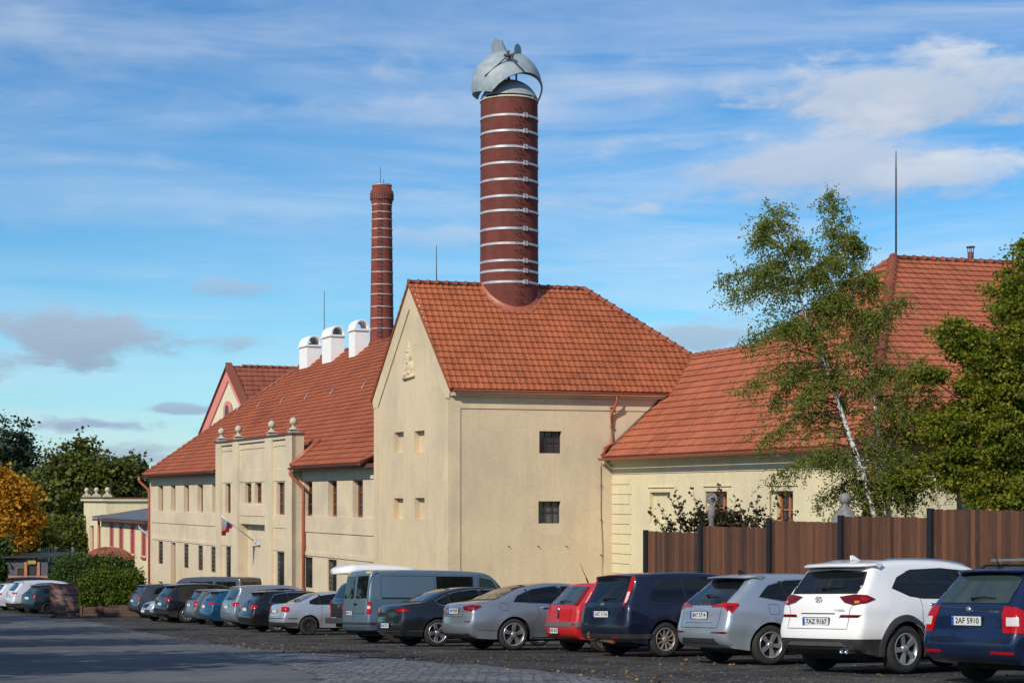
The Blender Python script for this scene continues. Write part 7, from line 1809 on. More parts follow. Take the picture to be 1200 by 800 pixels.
# ---- 3 silver hatchback
def car_silver_hatch():
    p = paint('silver_blue_paint', (.40, .46, .52), .6, .35)
    c = Car('hatchback', 'silver blue hatchback with a gloss black upper tailgate, left of the white SUV', dict(L=4.36, W=1.80, H=1.49, top=HAT, belt=1.0, ro=.90, wb=2.65, wr=.325, paint=p, rcurve=.10, tumble=.36, rplan=.10, flare=.025), GRP)
    c.wheels('wide', 5); c.spoiler(.47, .86, .03); c.side_glass([(.74, 1.10), (.95, 1.28), (1.3, 1.365), (2.0, 1.39), (2.3, 1.36), (2.95, 1.03), (1.2, 1.03)], [(1.30, 1.18, .05), (2.1, 2.0, .10)], frame=M['chrome'], frame_w=.014)
    # gloss black upper tailgate: glass reaches down to the lamps
    c.rear_window([(-.66, .965), (-.60, 1.16), (-.50, 1.37), (0, 1.39)], None, wiper=False)
    bm = B(); P = [c.proj(q, z, 0.0, 1, o) for q, z, o in ((.0, 1.09, .02), (.05, 1.10, .04), (-.17, 1.10, .032), (-.34, 1.085, .022))]; tube(bm, P, [.022, .016, .010, .007], 6); c.put('rear_wiper', bm, M['gap'])
    c.shutlines([[(1.18, .55), (1.28, .75), (1.28, 1.04)], [(2.1, .30), (2.1, 1.02)]], None, (.98, .90, .09, .08))
    bm = B(); c.line([(-.60, .93), (-.58, .60), (.58, .60), (.60, .93)], 0.0, .009, bm=bm); c.line([(-.44, .68), (.44, .68)], 0.0, .006, bm=bm); c.put('tailgate_gap', bm, M['gap'])
    tl = c.lamp([(-.46, .955), (-.10, 1.00), (.22, .995), (.25, .965), (.12, .845), (.02, .86), (-.10, .935), (-.44, .93)], M['red_lens']); c.lamp([(-.03, .955), (.14, .95), (.10, .88), (.03, .89)], M['dark_red_lens'], .015, name='lamp_insert', parent=tl)
    c.plate('8AY 5714', .80); c.lamp([(-.44, .515), (-.04, .505), (.02, .53), (-.06, .545), (-.42, .535)], M['dark_red_lens'], .007, name='reflector')
    P = c.proj(.0, .945 + .03, 0.0, 1, .014); c.text('tailgate_lettering', '\u0160KODA', P, Vector((0, -1, 0)), Vector((-1, 0, 0)), .06, M['silver_bits'], width=.56, space=1.8)
    c.decal('lower_diffuser', [(-.60, .33), (.60, .33), (.50, .43), (-.50, .43)], 0.0, M['cladding'], .006)
    bm = B(); P = Vector((.92, 0, 1.48)); prism(bm, [P + Vector((-.09, -.012, 0)), P + Vector((.08, -.012, 0)), P + Vector((-.06, -.012, .07)), P + Vector((-.09, -.012, .065))], (0, .024, 0)); c.put('shark_fin_aerial', bm, M['gap'])
    c.mirrors(2.85, 1.02); c.handles([(1.5, .90), (2.35, .90)])
    return c.place(903, 27.6, 66)
# ---- 4 navy MPV/estate
def car_navy_mpv():
    p = paint('navy_paint', (.008, .011, .030), .3)
    c = Car('people_carrier', 'dark navy people carrier with tall upright red tail lamps and silver multispoke wheels', dict(L=4.45, W=1.83, H=1.62, top=sc(MPV, 4.45, 1.60), belt=1.02, ro=.90, wb=2.70, wr=.325, paint=p, rcurve=.08, tumble=.26, flare=.04, pillar=p), GRP)
    c.wheels('alloy', 10, M['alloy_dark']); c.side_glass([(.62, 1.08), (.74, 1.28), (1.0, 1.42), (1.9, 1.50), (2.4, 1.47), (3.1, 1.08), (.75, 1.03)], [(1.42, 1.36, .07), (2.35, 2.25, .09)])
    c.rear_window([(-.58, 1.02), (-.56, 1.25), (-.54, 1.45), (0, 1.475)], None, wiper=True)
    c.shutlines([[(1.40, .42), (1.42, 1.0)], [(2.35, .32), (2.35, 1.04)]], None, (.62, .86, .08, .09))
    bm = B(); c.line([(-.64, .95), (-.62, .52), (.62, .52), (.64, .95)], 0.0, .009, bm=bm); c.line([(-.6, .90), (.6, .90)], 0.0, .012, bm=bm); c.put('tailgate_gap', bm, M['gap'])
    tl = c.lamp([(-.16, .96), (-.09, .95), (.0, 1.06), (.085, 1.28), (.13, 1.45), (.09, 1.49), (.02, 1.47), (-.05, 1.25)], M['red_lens'], .014); c.lamp([(-.10, 1.0), (-.05, 1.0), (-.01, 1.07), (.03, 1.20), (-.045, 1.20)], M['clear_lens'], .017, name='reversing_lens', parent=tl)
    c.plate('1A7 1116', .79); c.band('bumper_strip', .34, .43, .60, M['cladding'], .010)
    c.lamp([(-.46, .35), (-.30, .35), (-.30, .38), (-.46, .38)], h=.016, name='reflector')
    bm = B(); P = c.proj(.0, .965, 0.0, 1, .012); lathe(bm, P, [(0, .012), (.04, .008), (.048, 0)], 20, axis=(Vector((0, 1.5, 0)), Z * .75, Vector((-1, 0, 0)))); c.put('badge', bm, M['silver_bits'])
    bm = B(); tube(bm, [Vector((.12, .2, .33)), Vector((-.06, .2, .30)), Vector((-.11, .2, .34)), Vector((-.11, .2, .40))], .022, 8); bmesh.ops.create_icosphere(bm, subdivisions=2, radius=.035, matrix=Matrix.Translation((-.11, .2, .42))); tube(bm, [Vector((.1, .1, .30)), Vector((.1, -.35, .27))], .03, 8); c.put('tow_bar', bm, pmat('rusty_iron', (.12, .05, .025), .8, var=.3))
    c.mirrors(3.0, 1.05); c.handles([(1.62, .93), (2.6, .92)])
    return c.place(779.5, 31.7, 61)
# ---- 5 red small
def car_red():
    p = paint('bright_red_paint', (.46, .006, .007), .0, .5)
    c = Car('small_hatchback', 'small bright red hatchback with a grey bumper strip and a whip aerial', dict(L=3.84, W=1.65, H=1.44, top=sc(SML, 3.84, 1.44), belt=.95, ro=.72, wb=2.49, wr=.29, paint=p, rcurve=.09, tumble=.34), GRP)
    c.wheels('steel', mat=M['alloy_dark']); c.side_glass([(.55, 1.02), (.75, 1.26), (1.1, 1.345), (1.8, 1.34), (2.65, 1.0), (.7, .98)], [(1.2, 1.12, .07)], light=False)
    c.rear_window([(-.56, .97), (-.52, 1.15), (-.46, 1.335), (0, 1.35)], None, light=True, wiper=True)
    c.shutlines([[(1.15, .30), (1.2, .98)]], None); bm = B(); c.line([(-.52, .93), (-.50, .60), (.50, .60), (.52, .93)], 0.0, .008, bm=bm); c.put('tailgate_gap', bm, M['gap'])
    c.lamp([(-.10, .95), (.03, .95), (.13, 1.15), (.22, 1.33), (.12, 1.345), (-.0, 1.15)], M['dark_red_lens'], .013)
    c.band('bumper_strip', .52, .62, .55, pmat('grey_strip', (.10, .10, .11), .6), .014); c.lamp([(-.16, .55), (.0, .55), (.0, .59), (-.16, .59)], h=.02, name='reflector')
    c.plate('1S0 1672', .44, .12, w=.40); bm = B(); P = c.proj(.0, .86, 0.0, 1, .012); lathe(bm, P, [(0, .012), (.045, .008), (.05, 0)], 20, axis=(Vector((0, 1, 0)), Z, Vector((-1, 0, 0)))); c.put('badge', bm, M['silver_bits'])
    bm = B(); P = c.proj(-.02, .74, 0.0, 1, .006); prism(bm, [P + Vector((-.003, -.06, -.07)), P + Vector((-.003, .06, -.07)), P + Vector((-.003, .02, .07)), P + Vector((-.003, -.02, .07))], (.004, 0, 0)); c.put('dark_sticker', bm, M['gap'])
    bm = B(); P = Vector((.75, 0, 1.43)); tube(bm, [P, P + Vector((-.20, 0, .42))], [.010, .0035], 5); tube(bm, [P, P + Vector((-.05, 0, .1))], .016, 6); c.put('whip_aerial', bm, M['gap'])
    c.mirrors(2.6, .97); return c.place(708, 34.8, 66)
# ---- 6 silver saloon
def car_silver_saloon():
    p = paint('steel_silver_paint', (.27, .30, .34), .6, .33)
    c = Car('saloon_car', 'large silver grey saloon with chrome window line, beside the small red hatchback', dict(L=4.93, W=1.86, H=1.465, top=SED, belt=.98, ro=1.08, wb=2.94, wr=.34, paint=p, rcurve=.12, tumble=.40, rplan=.12, flare=.02, rimf=.72), GRP)
    c.wheels('twin', 5); c.side_glass([(1.10, 1.035), (1.22, 1.17), (1.6, 1.31), (2.1, 1.38), (2.7, 1.375), (3.1, 1.30), (3.6, 1.03), (2.0, 1.00)], [(1.52, 1.42, .04), (2.35, 2.25, .10)], frame=M['chrome'], frame_w=.020)
    c.rear_window([(-.62, 1.09), (-.56, 1.22), (-.48, 1.37), (0, 1.40)], M['gap'], wiper=False, fw=.02)
    c.shutlines([[(1.55, .60), (1.70, .75), (1.64, 1.02)], [(2.35, .28), (2.38, 1.0)]], None, (.86, .93, .09, .08)); bm = B(); c.line([(-.64, .96), (-.46, .93), (-.44, .72), (.44, .72), (.46, .93), (.64, .96)], 0.0, .008, bm=bm); c.put('boot_gap', bm, M['gap'])
    c.lamp([(-.42, .925), (-.38, .945), (-.05, .965), (.20, .955), (.24, .93), (.08, .855), (-.05, .835), (-.36, .865)], M['dark_red_lens'])
    c.lamp([(-.22, .90), (.06, .905), (.04, .875), (-.20, .872)], M['red_lens'], .015, name='brake_lens')
    c.plate('3AP 0368', .84); c.lamp([(-.30, .60), (-.06, .60), (-.06, .625), (-.30, .625)], M['dark_red_lens'], .006, name='reflector')
    c.decal('diffuser', [(-.72, .27), (.72, .27), (.66, .36), (-.66, .36)], 0.0, M['cladding'], .006)
    for y in (-.60, .60):
        bm = B(); c.decal('x', [(y - .15, .305), (y + .15, .305), (y + .11, .375), (y - .11, .375)], 0.0, None, .012, extra=bm); e = c.put('exhaust_trim', bm, M['chrome']); bm = B(); c.decal('x', [(y - .11, .32), (y + .11, .32), (y + .08, .36), (y - .08, .36)], 0.0, None, .015, extra=bm); c.put('exhaust_opening', bm, M['gap'], e)
    bm = B(); c.line([(-.25, .45), (-.9, .40), (-1.0, .38)], R(90), .012, bm=bm); c.line([(-1.5, .27), (-3.7, .27)], R(90), .02, bm=bm); c.put('sill_trim', bm, M['chrome'])
    c.mirrors(3.45, 1.03); c.handles([(1.85, .90), (2.8, .88)], M['chrome']); return c.place(602, 36.6, 65)
# ---- 7 dark grey saloon
def car_dark_saloon():
    p = paint('anthracite_paint', (.018, .022, .030), .5)
    c = Car('saloon_car', 'anthracite saloon with silver ten spoke wheels parked in front of the blue grey van', dict(L=4.77, W=1.84, H=1.46, top=sc(SED, 4.77, 1.46), belt=.97, ro=1.02, wb=2.79, wr=.33, paint=p, rcurve=.10, tumble=.38, rplan=.10, rimf=.72), GRP)
    c.wheels('twin', 5); c.side_glass([(1.06, 1.03), (1.0, 1.10), (1.5, 1.30), (2.0, 1.37), (2.6, 1.37), (3.45, 1.02), (1.2, 1.0)], [(1.40, 1.32, .04), (2.25, 2.2, .09)], frame=M['chrome'], frame_w=.018)
    c.rear_window([(-.62, 1.09), (-.55, 1.24), (-.48, 1.37), (0, 1.40)], M['gap'], wiper=False, fw=.02)
    c.shutlines([[(1.45, .60), (1.58, 1.02)], [(2.25, .28), (2.28, 1.0)]], None, (.80, .92, .08, .07)); bm = B(); c.line([(-.66, .98), (-.52, .93), (-.50, .66), (.50, .66), (.52, .93), (.66, .98)], 0.0, .008, bm=bm); c.put('boot_gap', bm, M['gap'])
    c.lamp([(-.34, .91), (.0, .93), (.20, .875), (.26, .83), (.05, .815), (-.12, .805), (-.34, .82)], M['dark_red_lens']); c.lamp([(-.24, .885), (.10, .89), (.20, .855), (.0, .84), (-.22, .845)], M['red_lens'], .016, name='brake_lens')
    c.plate('5A6 2211', .50); bm = B(); c.line([(-.80, .37), (.80, .37)], 0.0, .02, bm=bm, off=.006); c.line([(-.30, .37), (-.66, .37)], R(90), .02, bm=bm, off=.006); c.put('bumper_trim', bm, M['chrome'])
    c.mirrors(3.35, 1.02); c.handles([(1.75, .90), (2.7, .88)]); return c.place(512.5, 41.2, 64)
# ---- 8 van
def car_van():
    p = paint('blue_grey_paint', (.105, .165, .225), .25, .4)
    c = Car('van', 'blue grey panel van with dark side glass and yellow corner marks on its rear roof', dict(L=4.92, W=1.98, H=1.99, top=VAN, belt=1.22, ro=.92, wb=2.93, wr=.335, paint=p, tumble=.13, van=1, rad=.07, rcurve=.03, rplan=.03, sill=.32, cat='van', rimf=.6), GRP)
    c.wheels('steel', mat=M['hubdark'])
    z0, z1 = 1.23, 1.78
    for q0, q1 in ((-.80, -.08), (.08, .80)):
        c.decal('rear_window', [(q0, 1.20), (q1, 1.20), (q1 * .96, 1.80), (q0 * .96, 1.80)], 0.0, M['carglass'], .006)
    bm = B(); c.line([(0, .46), (0, 1.90)], 0.0, .014, bm=bm); c.line([(-.88, .80), (-.88, .46), (.88, .46), (.88, .80)], 0.0, .012, bm=bm); c.line([(-.88, .80), (.88, .80)], 0.0, .008, bm=bm); c.line([(-.88, .8), (-.85, 1.88)], 0.0, .012, bm=bm); c.line([(.88, .8), (.85, 1.88)], 0.0, .012, bm=bm); c.put('rear_door_gaps', bm, M['gap'])
    bm = B(); box(bm, c.proj(-.10, 1.05, 0.0, 1, .02), (.04, .16, .04)); c.put('rear_door_handle', bm, M['gap'])
    for sg in (-1, 1):
        bm = B(); c.decal('x', [(sg * .55, 1.87), (sg * .82, 1.87), (sg * .82, 1.94), (sg * .55, 1.94)], 0.0, None, .008, extra=bm); c.put('yellow_mark', bm, pmat('yellow_mark', (.62, .45, .02), .6))
    c.lamp([(-.07, .78), (.06, .78), (.06, 1.12), (-.07, 1.12)], M['red_lens'], .014); c.lamp([(-.055, .92), (.045, .92), (.045, 1.0), (-.055, 1.0)], M['clear_lens'], .018, name='reversing_lens')
    c.band('rear_bumper', .36, .47, .35, paint('bumper_blue', (.07, .10, .13), .1, .5), .02)
    c.plate('4A8 1122', .76 + .05, .34, w=.44)
    sd = R(90)
    for m in (1, -1):
        bm = B(); c.line([(-.42, 1.22), (-.42, 1.80), (-1.98, 1.80), (-1.98, 1.22)], sd, .010, m=m, bm=bm, closed=True); c.line([(-.44, 1.20), (-1.98, 1.20)], sd, .035, m=m, bm=bm); c.line([(-2.05, .45), (-2.05, 1.86)], sd, .010, m=m, bm=bm); c.line([(-3.18, .45), (-3.18, 1.86)], sd, .010, m=m, bm=bm); c.line([(-3.22, .45), (-3.24, 1.15), (-3.3, 1.84), (-3.7, 1.80), (-4.2, 1.22), (-4.2, .5)], sd, .010, m=m, bm=bm); c.put('door_gaps', bm, M['gap'])
        c.decal('side_window', [(-2.04, 1.22), (-3.14, 1.22), (-3.14, 1.80), (-2.04, 1.80)], sd, M['carglass'], .006, m); c.decal('front_window', [(-3.30, 1.24), (-4.05, 1.24), (-3.70, 1.72), (-3.34, 1.78)], sd, M['carglass_light'], .006, m); c.decal('quarter_window', [(-4.10, 1.24), (-4.22, 1.24), (-3.82, 1.66)], sd, M['carglass'], .006, m)
    c.band('sill_strip', .50, .56, .5, M['cladding'], .008); c.mirrors(4.05, 1.25, M['gap']); return c.place(467, 45.6, 63)
# ---- 9 black pickup with hard top + white boat-like roof box
def car_pickup():
    p = paint('black_paint', (.010, .011, .014), .2); PK = [(.16, .50), (.10, .52), (.06, .66), (.05, .85), (.05, 1.10), (.10, 1.18), (.14, 1.22), (.30, 1.58), (.42, 1.68), (.7, 1.74), (1.6, 1.78), (2.4, 1.80), (3.2, 1.72), (3.9, 1.22), (4.1, 1.12), (4.9, 1.05), (5.1, .9), (5.15, .65), (5.1, .42), (4.9, .35)]
    c = Car('pickup', 'black pickup with hard top and bull style lamps, half hidden behind the blue grey van', dict(L=5.15, W=1.86, H=1.80, top=PK, belt=1.16, ro=1.25, wb=3.1, wr=.37, paint=p, tumble=.22, rcurve=.05, rplan=.06, sill=.42, flare=.04, cat='pickup'), GRP)
    c.wheels('alloy', 6); c.side_glass([(.45, 1.25), (.60, 1.56), (2.9, 1.66), (3.6, 1.22)], [(1.6, 1.6, .12), (2.5, 2.45, .1)])
    c.rear_window([(-.66, 1.24), (-.62, 1.46), (-.48, 1.62), (0, 1.66)], None, wiper=False)
    bm = B(); c.line([(-.62, 1.17), (-.62, .66), (.62, .66), (.62, 1.17)], 0.0, .012, bm=bm); c.put('tailgate_gap', bm, M['gap'])
    tl = c.lamp([(-.14, .72), (.06, .72), (.06, 1.14), (-.14, 1.14)], M['red_lens'], .02); c.lamp([(-.12, .80), (.04, .86), (.04, .96), (-.12, .90)], M['clear_lens'], .026, name='reversing_lens', parent=tl)
    bm = B(); box(bm, (.02, 0, .56), (.18, 1.70, .17), bevel=.03); c.put('step_bumper', bm, M['rust']); bm = B(); box(bm, (.25, 0, .42), (.12, 1.2, .12)); c.put('tow_beam', bm, M['gap'])
    c.plate('', .60, .45, w=.50); bm = B(); P = c.proj(.0, .98, 0.0, 1, .012); box(bm, P, (.02, .14, .06), bevel=.006); c.put('badge', bm, M['silver_bits'])
    c.mirrors(3.6, 1.25); c.place(455, 49.8, 63)
    # white shell on the roof
    t = thing('roof_box', 'long white glossy roof box standing high above the black pickup', 'roof box', (0, 0, 0)); t.matrix_world = c.root.matrix_world @ Matrix.Translation((0, 0, 0))
    bm = B(); nx = 26; rings = []
    for i in range(nx + 1):
        u = i / nx; x = -.15 + 2.85 * u; wv = .74 * min(1, (u / .10)) ** .45 * min(1, (1 - u) / .22) ** .55 if 0 < u < 1 else .02; hgt = .06 + .20 * min(1, u / .16) ** .6 * min(1, (1 - u) / .5) ** .5; zc = 1.96; ring = []
        for k in range(20):
            a = 2 * math.pi * k / 20; cy = math.cos(a); sy = math.sin(a); y = wv * (abs(cy) ** .5) * (1 if cy > 0 else -1); z = (hgt if sy > 0 else .05) * (abs(sy) ** .7) * (1 if sy > 0 else -1); ring.append(bm.verts.new((x, y, zc + z)))
        rings.append(ring)
    for r0, r1 in zip(rings, rings[1:]):
        for k in range(20): bm.faces.new((r0[k], r1[k], r1[(k + 1) % 20], r0[(k + 1) % 20]))
    bm.faces.new(rings[0]); bm.faces.new(rings[-1][::-1]); me = bpy.data.meshes.new('shell'); bm.to_mesh(me); bm.free(); me.materials.append(paint('gloss_white', (.80, .80, .80), 0, .3)); [setattr(q, 'use_smooth', True) for q in me.polygons]; link('shell', me, t)
    bm = B()
    for x in (.7, 2.0):
        box(bm, (x, 0, 1.94), (.08, 1.3, .05))
        for y in (-.55, .55): tube(bm, [Vector((x, y, 1.72)), Vector((x, y, 1.95))], .022, 6)
    me = bpy.data.meshes.new('support_bars'); bm.to_mesh(me); bm.free(); me.materials.append(M['gap']); link('support_bars', me, t)
# ---- 10 silver liftback
def simple_car(name, label, top, L, W, H, belt, ro, wb, wr, p, glass, splits, rw, lampz, wx, D, head, plate_z=.75, wheels=('alloy', 8, None), frame=None, extra=None, lampm='red_lens', light=False, anchor='wheel', **kw):
    c = Car(name, label, dict(L=L, W=W, H=H, top=sc(top, L, H), belt=belt, ro=ro, wb=wb, wr=wr, paint=p, **kw), GRP)
    c.wheels(*wheels[:2], mat=wheels[2]); c.side_glass(glass, splits, frame=frame, frame_w=.02, light=light)
    if rw: c.rear_window(rw, None, light=True, wiper=top not in (SED,))
    if lampz: c.lamp(lampz, M[lampm])
    if plate_z: c.plate('', plate_z, w=.48)
    bm = B(); z = .60; c.line([(-.56, belt - .04), (-.56, z), (.56, z), (.56, belt - .04)], 0.0, .010, bm=bm); c.put('tailgate_gap', bm, M['gap'])
    c.shutlines([[(ro + .42, .45), (ro + .45, belt)], [(ro + 1.35, .32), (ro + 1.35, belt)]])
    c.mirrors(ro + wb - .45, belt + .03); c.handles([(ro + .75, belt - .08), (ro + 1.65, belt - .09)])
    if extra: extra(c)
    if top in (EST, SUV, SML): c.spoiler(.36, .62, .02)
    return c.place(wx, D, head, anchor)
def build_cars():
    global GRP
    car_blue_estate(); car_white_suv(); car_silver_hatch(); car_navy_mpv(); car_red(); car_silver_saloon(); car_dark_saloon(); car_van(); car_pickup()
    gE = [(.72, 1.04), (.92, 1.30), (1.4, 1.385), (2.1, 1.39), (2.5, 1.34), (3.1, 1.02), (.9, 1.01)]
    rE = [(-.60, 1.03), (-.55, 1.25), (-.50, 1.35), (0, 1.37)]
    lE = [(-.34, .93), (.0, .95), (.20, .92), (.16, .84), (-.05, .80), (-.32, .84)]
    def strip(c): 
        bm = B(); c.line([(-.8, .545), (.8, .545)], 0.0, .03, bm=bm, off=.006); c.line([(-.25, .545), (-.55, .545)], R(90), .03, bm=bm, off=.006); c.put('bumper_strip', bm, M['cladding']); c.band('lower_bumper', .26, .42, .52, M['cladding'], .006)
    simple_car('saloon_car', 'bright silver saloon with plain steel wheels, left of the black pickup', sc(SED, 4.46, 1.44), 4.46, 1.75, 1.44, .96, .95, 2.5, .31, paint('bright_silver_paint', (.50, .53, .58), .55), [(.98, 1.02), (1.0, 1.12), (1.35, 1.28), (1.9, 1.35), (2.5, 1.35), (3.2, 1.0), (1.2, .99)], [(1.35, 1.35, .05), (2.15, 2.1, .08)], [(-.6, 1.08), (-.54, 1.22), (-.47, 1.35), (0, 1.38)], [(-.22, .92), (.05, .93), (.20, .90), (.22, .80), (.10, .75), (-.20, .77)], 362, 55.8, 64, .78, ('steel', 8, M['hubdark']), extra=strip, tumble=.38, rcurve=.10)
    simple_car('estate_car', 'black estate car with a thin chrome window line, just left of the bright silver saloon', EST, 4.75, 1.82, 1.47, .98, 1.0, 2.8, .32, paint('piano_black_paint', (.008, .009, .013), .3), gE[:-2] + [(3.3, 1.02), (.9, 1.01)], [(1.45, 1.4, .05), (2.3, 2.25, .08)], rE, lE, 325, 60.0, 63, .80, frame=M['chrome'], tumble=.38)
    simple_car('people_carrier', 'silver grey people carrier standing taller than the black estate in front of it', MPV, 4.75, 1.86, 1.68, 1.05, 1.0, 2.85, .33, paint('grey_silver_paint', (.26, .30, .34), .55), [(.72, 1.10), (.85, 1.36), (1.1, 1.46), (2.0, 1.54), (2.5, 1.50), (3.3, 1.08)], [(1.45, 1.42, .05), (2.4, 2.35, .08)], [(-.62, 1.10), (-.60, 1.30), (-.56, 1.48), (0, 1.51)], [(-.22, .98), (.0, 1.02), (.24, 1.0), (.10, .90), (-.05, .86), (-.22, .90)], 302, 64.2, 63, .84, frame=M['chrome'])
    simple_car('hatchback', 'petrol blue hatchback between the silver people carrier and the small grey estate', EST, 4.6, 1.80, 1.46, .98, .95, 2.65, .32, paint('petrol_blue_paint', (.012, .085, .18), .5), gE, [(1.4, 1.35, .05), (2.25, 2.2, .08)], rE, [(-.40, .94), (-.05, .95), (.22, .94), (.12, .86), (-.02, .86), (-.38, .91)], 271, 67.5, 63, .80, tumble=.36, rcurve=.11)
    simple_car('small_estate_car', 'small grey estate car with upright red tail lamps, left of the petrol blue hatchback', EST, 4.23, 1.65, 1.46, .95, .85, 2.46, .295, paint('green_grey_paint', (.15, .18, .19), .5), [(.55, 1.02), (.72, 1.30), (1.2, 1.37), (2.0, 1.37), (2.8, 1.0)], [(1.25, 1.25, .06), (2.05, 2.0, .08)], [(-.54, 1.0), (-.52, 1.25), (-.48, 1.34), (0, 1.36)], [(-.10, .72), (.06, .72), (.10, .85), (.06, .98), (-.08, .98)], 249, 70.6, 63, .80)
    simple_car('suv', 'black SUV with angular red lamps, left of the small grey estate', SUV, 4.70, 1.88, 1.68, 1.08, .98, 2.79, .355, paint('deep_black_paint', (.009, .010, .016), .3), [(.85, 1.14), (1.05, 1.42), (1.4, 1.51), (2.1, 1.53), (2.7, 1.46), (3.4, 1.12)], [(1.45, 1.4, .06), (2.35, 2.3, .08)], [(-.64, 1.14), (-.60, 1.34), (-.52, 1.46), (0, 1.49)], [(-.38, 1.06), (.0, 1.06), (.24, 1.05), (.10, .94), (-.04, .92), (-.14, .99), (-.38, 1.01)], 219, 73.0, 60, .80, ('wide', 8, None), clad=(.50, .34))
    simple_car('suv', 'grey SUV at the far left end of the row beside the thuja bush', SUV, 4.38, 1.84, 1.61, 1.06, .90, 2.63, .34, paint('slate_grey_paint', (.07, .085, .11), .5), [(.85, 1.12), (1.05, 1.38), (1.4, 1.46), (2.1, 1.49), (2.7, 1.40), (3.2, 1.10)], [(1.35, 1.3, .06), (2.2, 2.15, .08)], [(-.62, 1.14), (-.58, 1.32), (-.52, 1.43), (0, 1.46)], [(-.30, 1.03), (.0, 1.03), (.20, 1.02), (.10, .94), (-.28, .95)], 181, 80.5, 62, .80, clad=(.48, .34))
    # car parked nose out, between the grey and the black SUV
    c = Car('hatchback', 'silver hatchback parked nose out with its grille facing the road', dict(L=4.3, W=1.79, H=1.46, top=sc(HAT, 4.3, 1.46), belt=.98, ro=.9, wb=2.6, wr=.32, paint=paint('pale_silver_paint', (.42, .45, .50), .5), clad=(.40, .30)), GRP)
    c.wheels('alloy', 8); c.side_glass([(.74, 1.06), (.95, 1.26), (1.3, 1.345), (2.0, 1.37), (2.9, 1.02)], [(1.30, 1.18, .05), (2.1, 2.0, .10)])
    c.decal('windscreen', [(-.66, 1.02), (.66, 1.02), (.56, 1.30), (.50, 1.36), (-.50, 1.36), (-.56, 1.30)], 4.0, M['carglass_light'], .006)
    c.raised('grille', [(-.36, .70), (-.30, .60), (.30, .60), (.36, .70), (.32, .76), (-.32, .76)], 4.0, M['gap'], .008); c.decal('lower_intake', [(-.70, .30), (.70, .30), (.62, .52), (-.62, .52)], 4.0, M['cladding'], .006)
    bm = B(); c.line([(-.37, .70), (-.31, .595), (.31, .595), (.37, .70), (.33, .765), (-.33, .765)], 4.0, .025, bm=bm, closed=True, off=.012); c.put('grille_trim', bm, M['chrome'])
    for sg in (-1, 1): c.raised('headlight', [(sg * .42, .66), (sg * .74, .70), (sg * .80, .80), (sg * .70, .80), (sg * .42, .745)], 4.0, M['clear_lens'], .010)
    c.plate('', .45, front=True, w=.50); c.mirrors(2.9, 1.0); c.place(167, 75.2, 60 + 180, 'front')
    # grey van parked behind, nose to the left
    c = Car('van', 'dark grey minibus behind the row, parked crosswise before the entrance bay', dict(L=4.9, W=1.90, H=1.96, top=sc(VAN, 4.9, 1.96), belt=1.18, ro=.95, wb=3.0, wr=.33, paint=paint('dark_grey_paint', (.085, .09, .105), .5), tumble=.14, van=1, rad=.08, rcurve=.03, rplan=.04, sill=.3, cat='van'), GRP)
    c.wheels('alloy', 8)
    for m in (1, -1):
        for a, b in ((.35, 1.55), (1.65, 3.05)): c.decal('side_window', [(-a, 1.22), (-b, 1.22), (-b, 1.72), (-a - .05, 1.72)], R(90), M['carglass'], .006, m)
        c.decal('front_window', [(-3.2, 1.22), (-4.1, 1.22), (-3.7, 1.68), (-3.2, 1.72)], R(90), M['carglass_light'], .006, m)
    c.decal('windscreen', [(-.80, 1.26), (.80, 1.26), (.70, 1.78), (-.70, 1.78)], 4.0, M['carglass_light'], .006); c.decal('rear_window', [(-.7, 1.2), (.7, 1.2), (.66, 1.7), (-.66, 1.7)], 0.0, M['carglass'], .006); c.mirrors(4.0, 1.2); c.place(297, 78.6, -62, 'rear')
    # ---------------- left group beyond the notice board
    GRP = 'cars parked beyond the notice board'
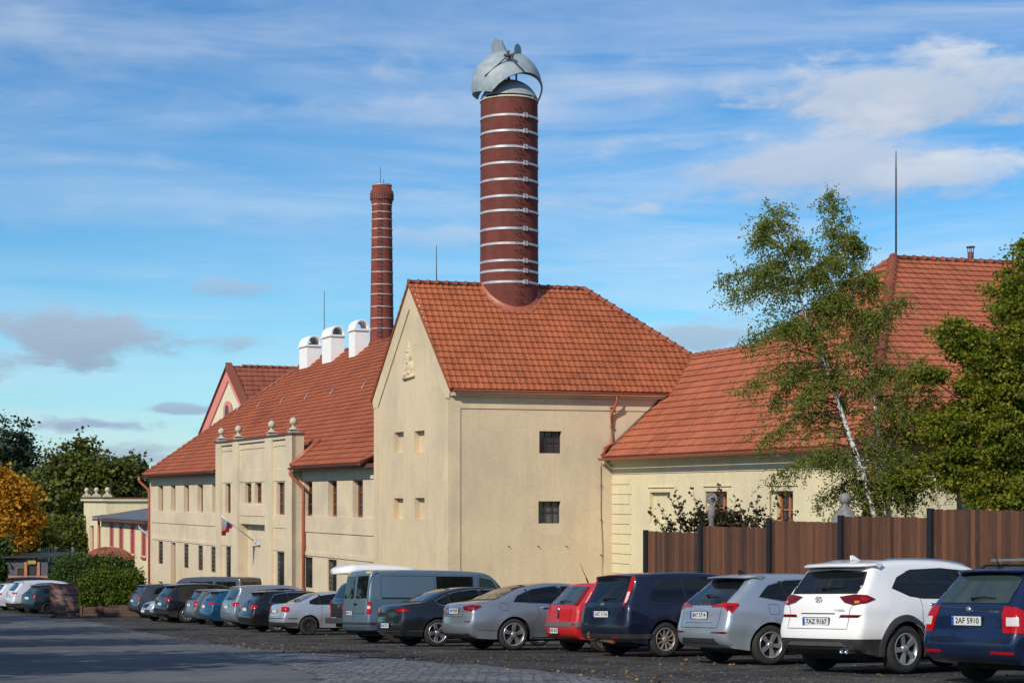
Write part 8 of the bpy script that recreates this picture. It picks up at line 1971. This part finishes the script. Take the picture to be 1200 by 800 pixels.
    simple_car('hatchback', 'dark teal hatchback whose front is hidden by the brown notice board', SML, 4.0, 1.72, 1.50, 1.0, .80, 2.5, .31, paint('dark_teal_paint', (.010, .03, .042), .3), [(.55, 1.06), (.80, 1.32), (1.2, 1.40), (1.8, 1.39), (2.7, 1.05)], [(1.2, 1.12, .06), (1.95, 1.9, .08)], [(-.56, 1.04), (-.52, 1.20), (-.46, 1.38), (0, 1.40)], [(-.10, .78), (.06, .78), (.06, 1.0), (-.08, 1.0)], 55.5, 86.3, 50, .80, wheels=('steel', 8, M['hubdark']))
    simple_car('suv', 'large white SUV with grey lower trim, left of the notice board', SUV, 4.70, 1.88, 1.68, 1.08, .98, 2.79, .36, paint('cloud_white_paint', (.62, .65, .70), .2), [(.85, 1.14), (1.05, 1.42), (1.4, 1.51), (2.1, 1.53), (2.7, 1.46), (3.4, 1.12)], [(1.45, 1.4, .06), (2.35, 2.3, .08)], [(-.64, 1.14), (-.60, 1.34), (-.52, 1.46), (0, 1.49)], [(-.38, 1.06), (.0, 1.06), (.24, 1.05), (.10, .94), (-.04, .92), (-.14, .99), (-.38, 1.01)], 36, 88.0, 60, .80, ('wide', 8, None), clad=(.50, .34))
    simple_car('hatchback', 'small white hatchback cut by the left edge of the photo', EST, 4.1, 1.74, 1.46, .97, .85, 2.5, .31, paint('plain_white_paint', (.66, .68, .72), .1), gE[:5] + [(2.8, 1.0)], [(1.3, 1.25, .06), (2.0, 1.95, .08)], rE, lE, 15, 91.5, 60, .80)
    simple_car('suv', 'dark blue SUV behind the white ones, in front of the hut', SUV, 4.6, 1.86, 1.70, 1.08, .95, 2.7, .35, paint('ink_blue_paint', (.010, .013, .024), .3), [(.85, 1.14), (1.05, 1.42), (1.4, 1.51), (2.1, 1.53), (2.7, 1.46), (3.4, 1.12)], [(1.45, 1.4, .06), (2.35, 2.3, .08)], [(-.64, 1.14), (-.60, 1.34), (-.52, 1.46), (0, 1.49)], [(-.20, 1.04), (.10, 1.04), (.10, .90), (-.18, .90)], 22, 97.0, 64, .80)
build_cars()
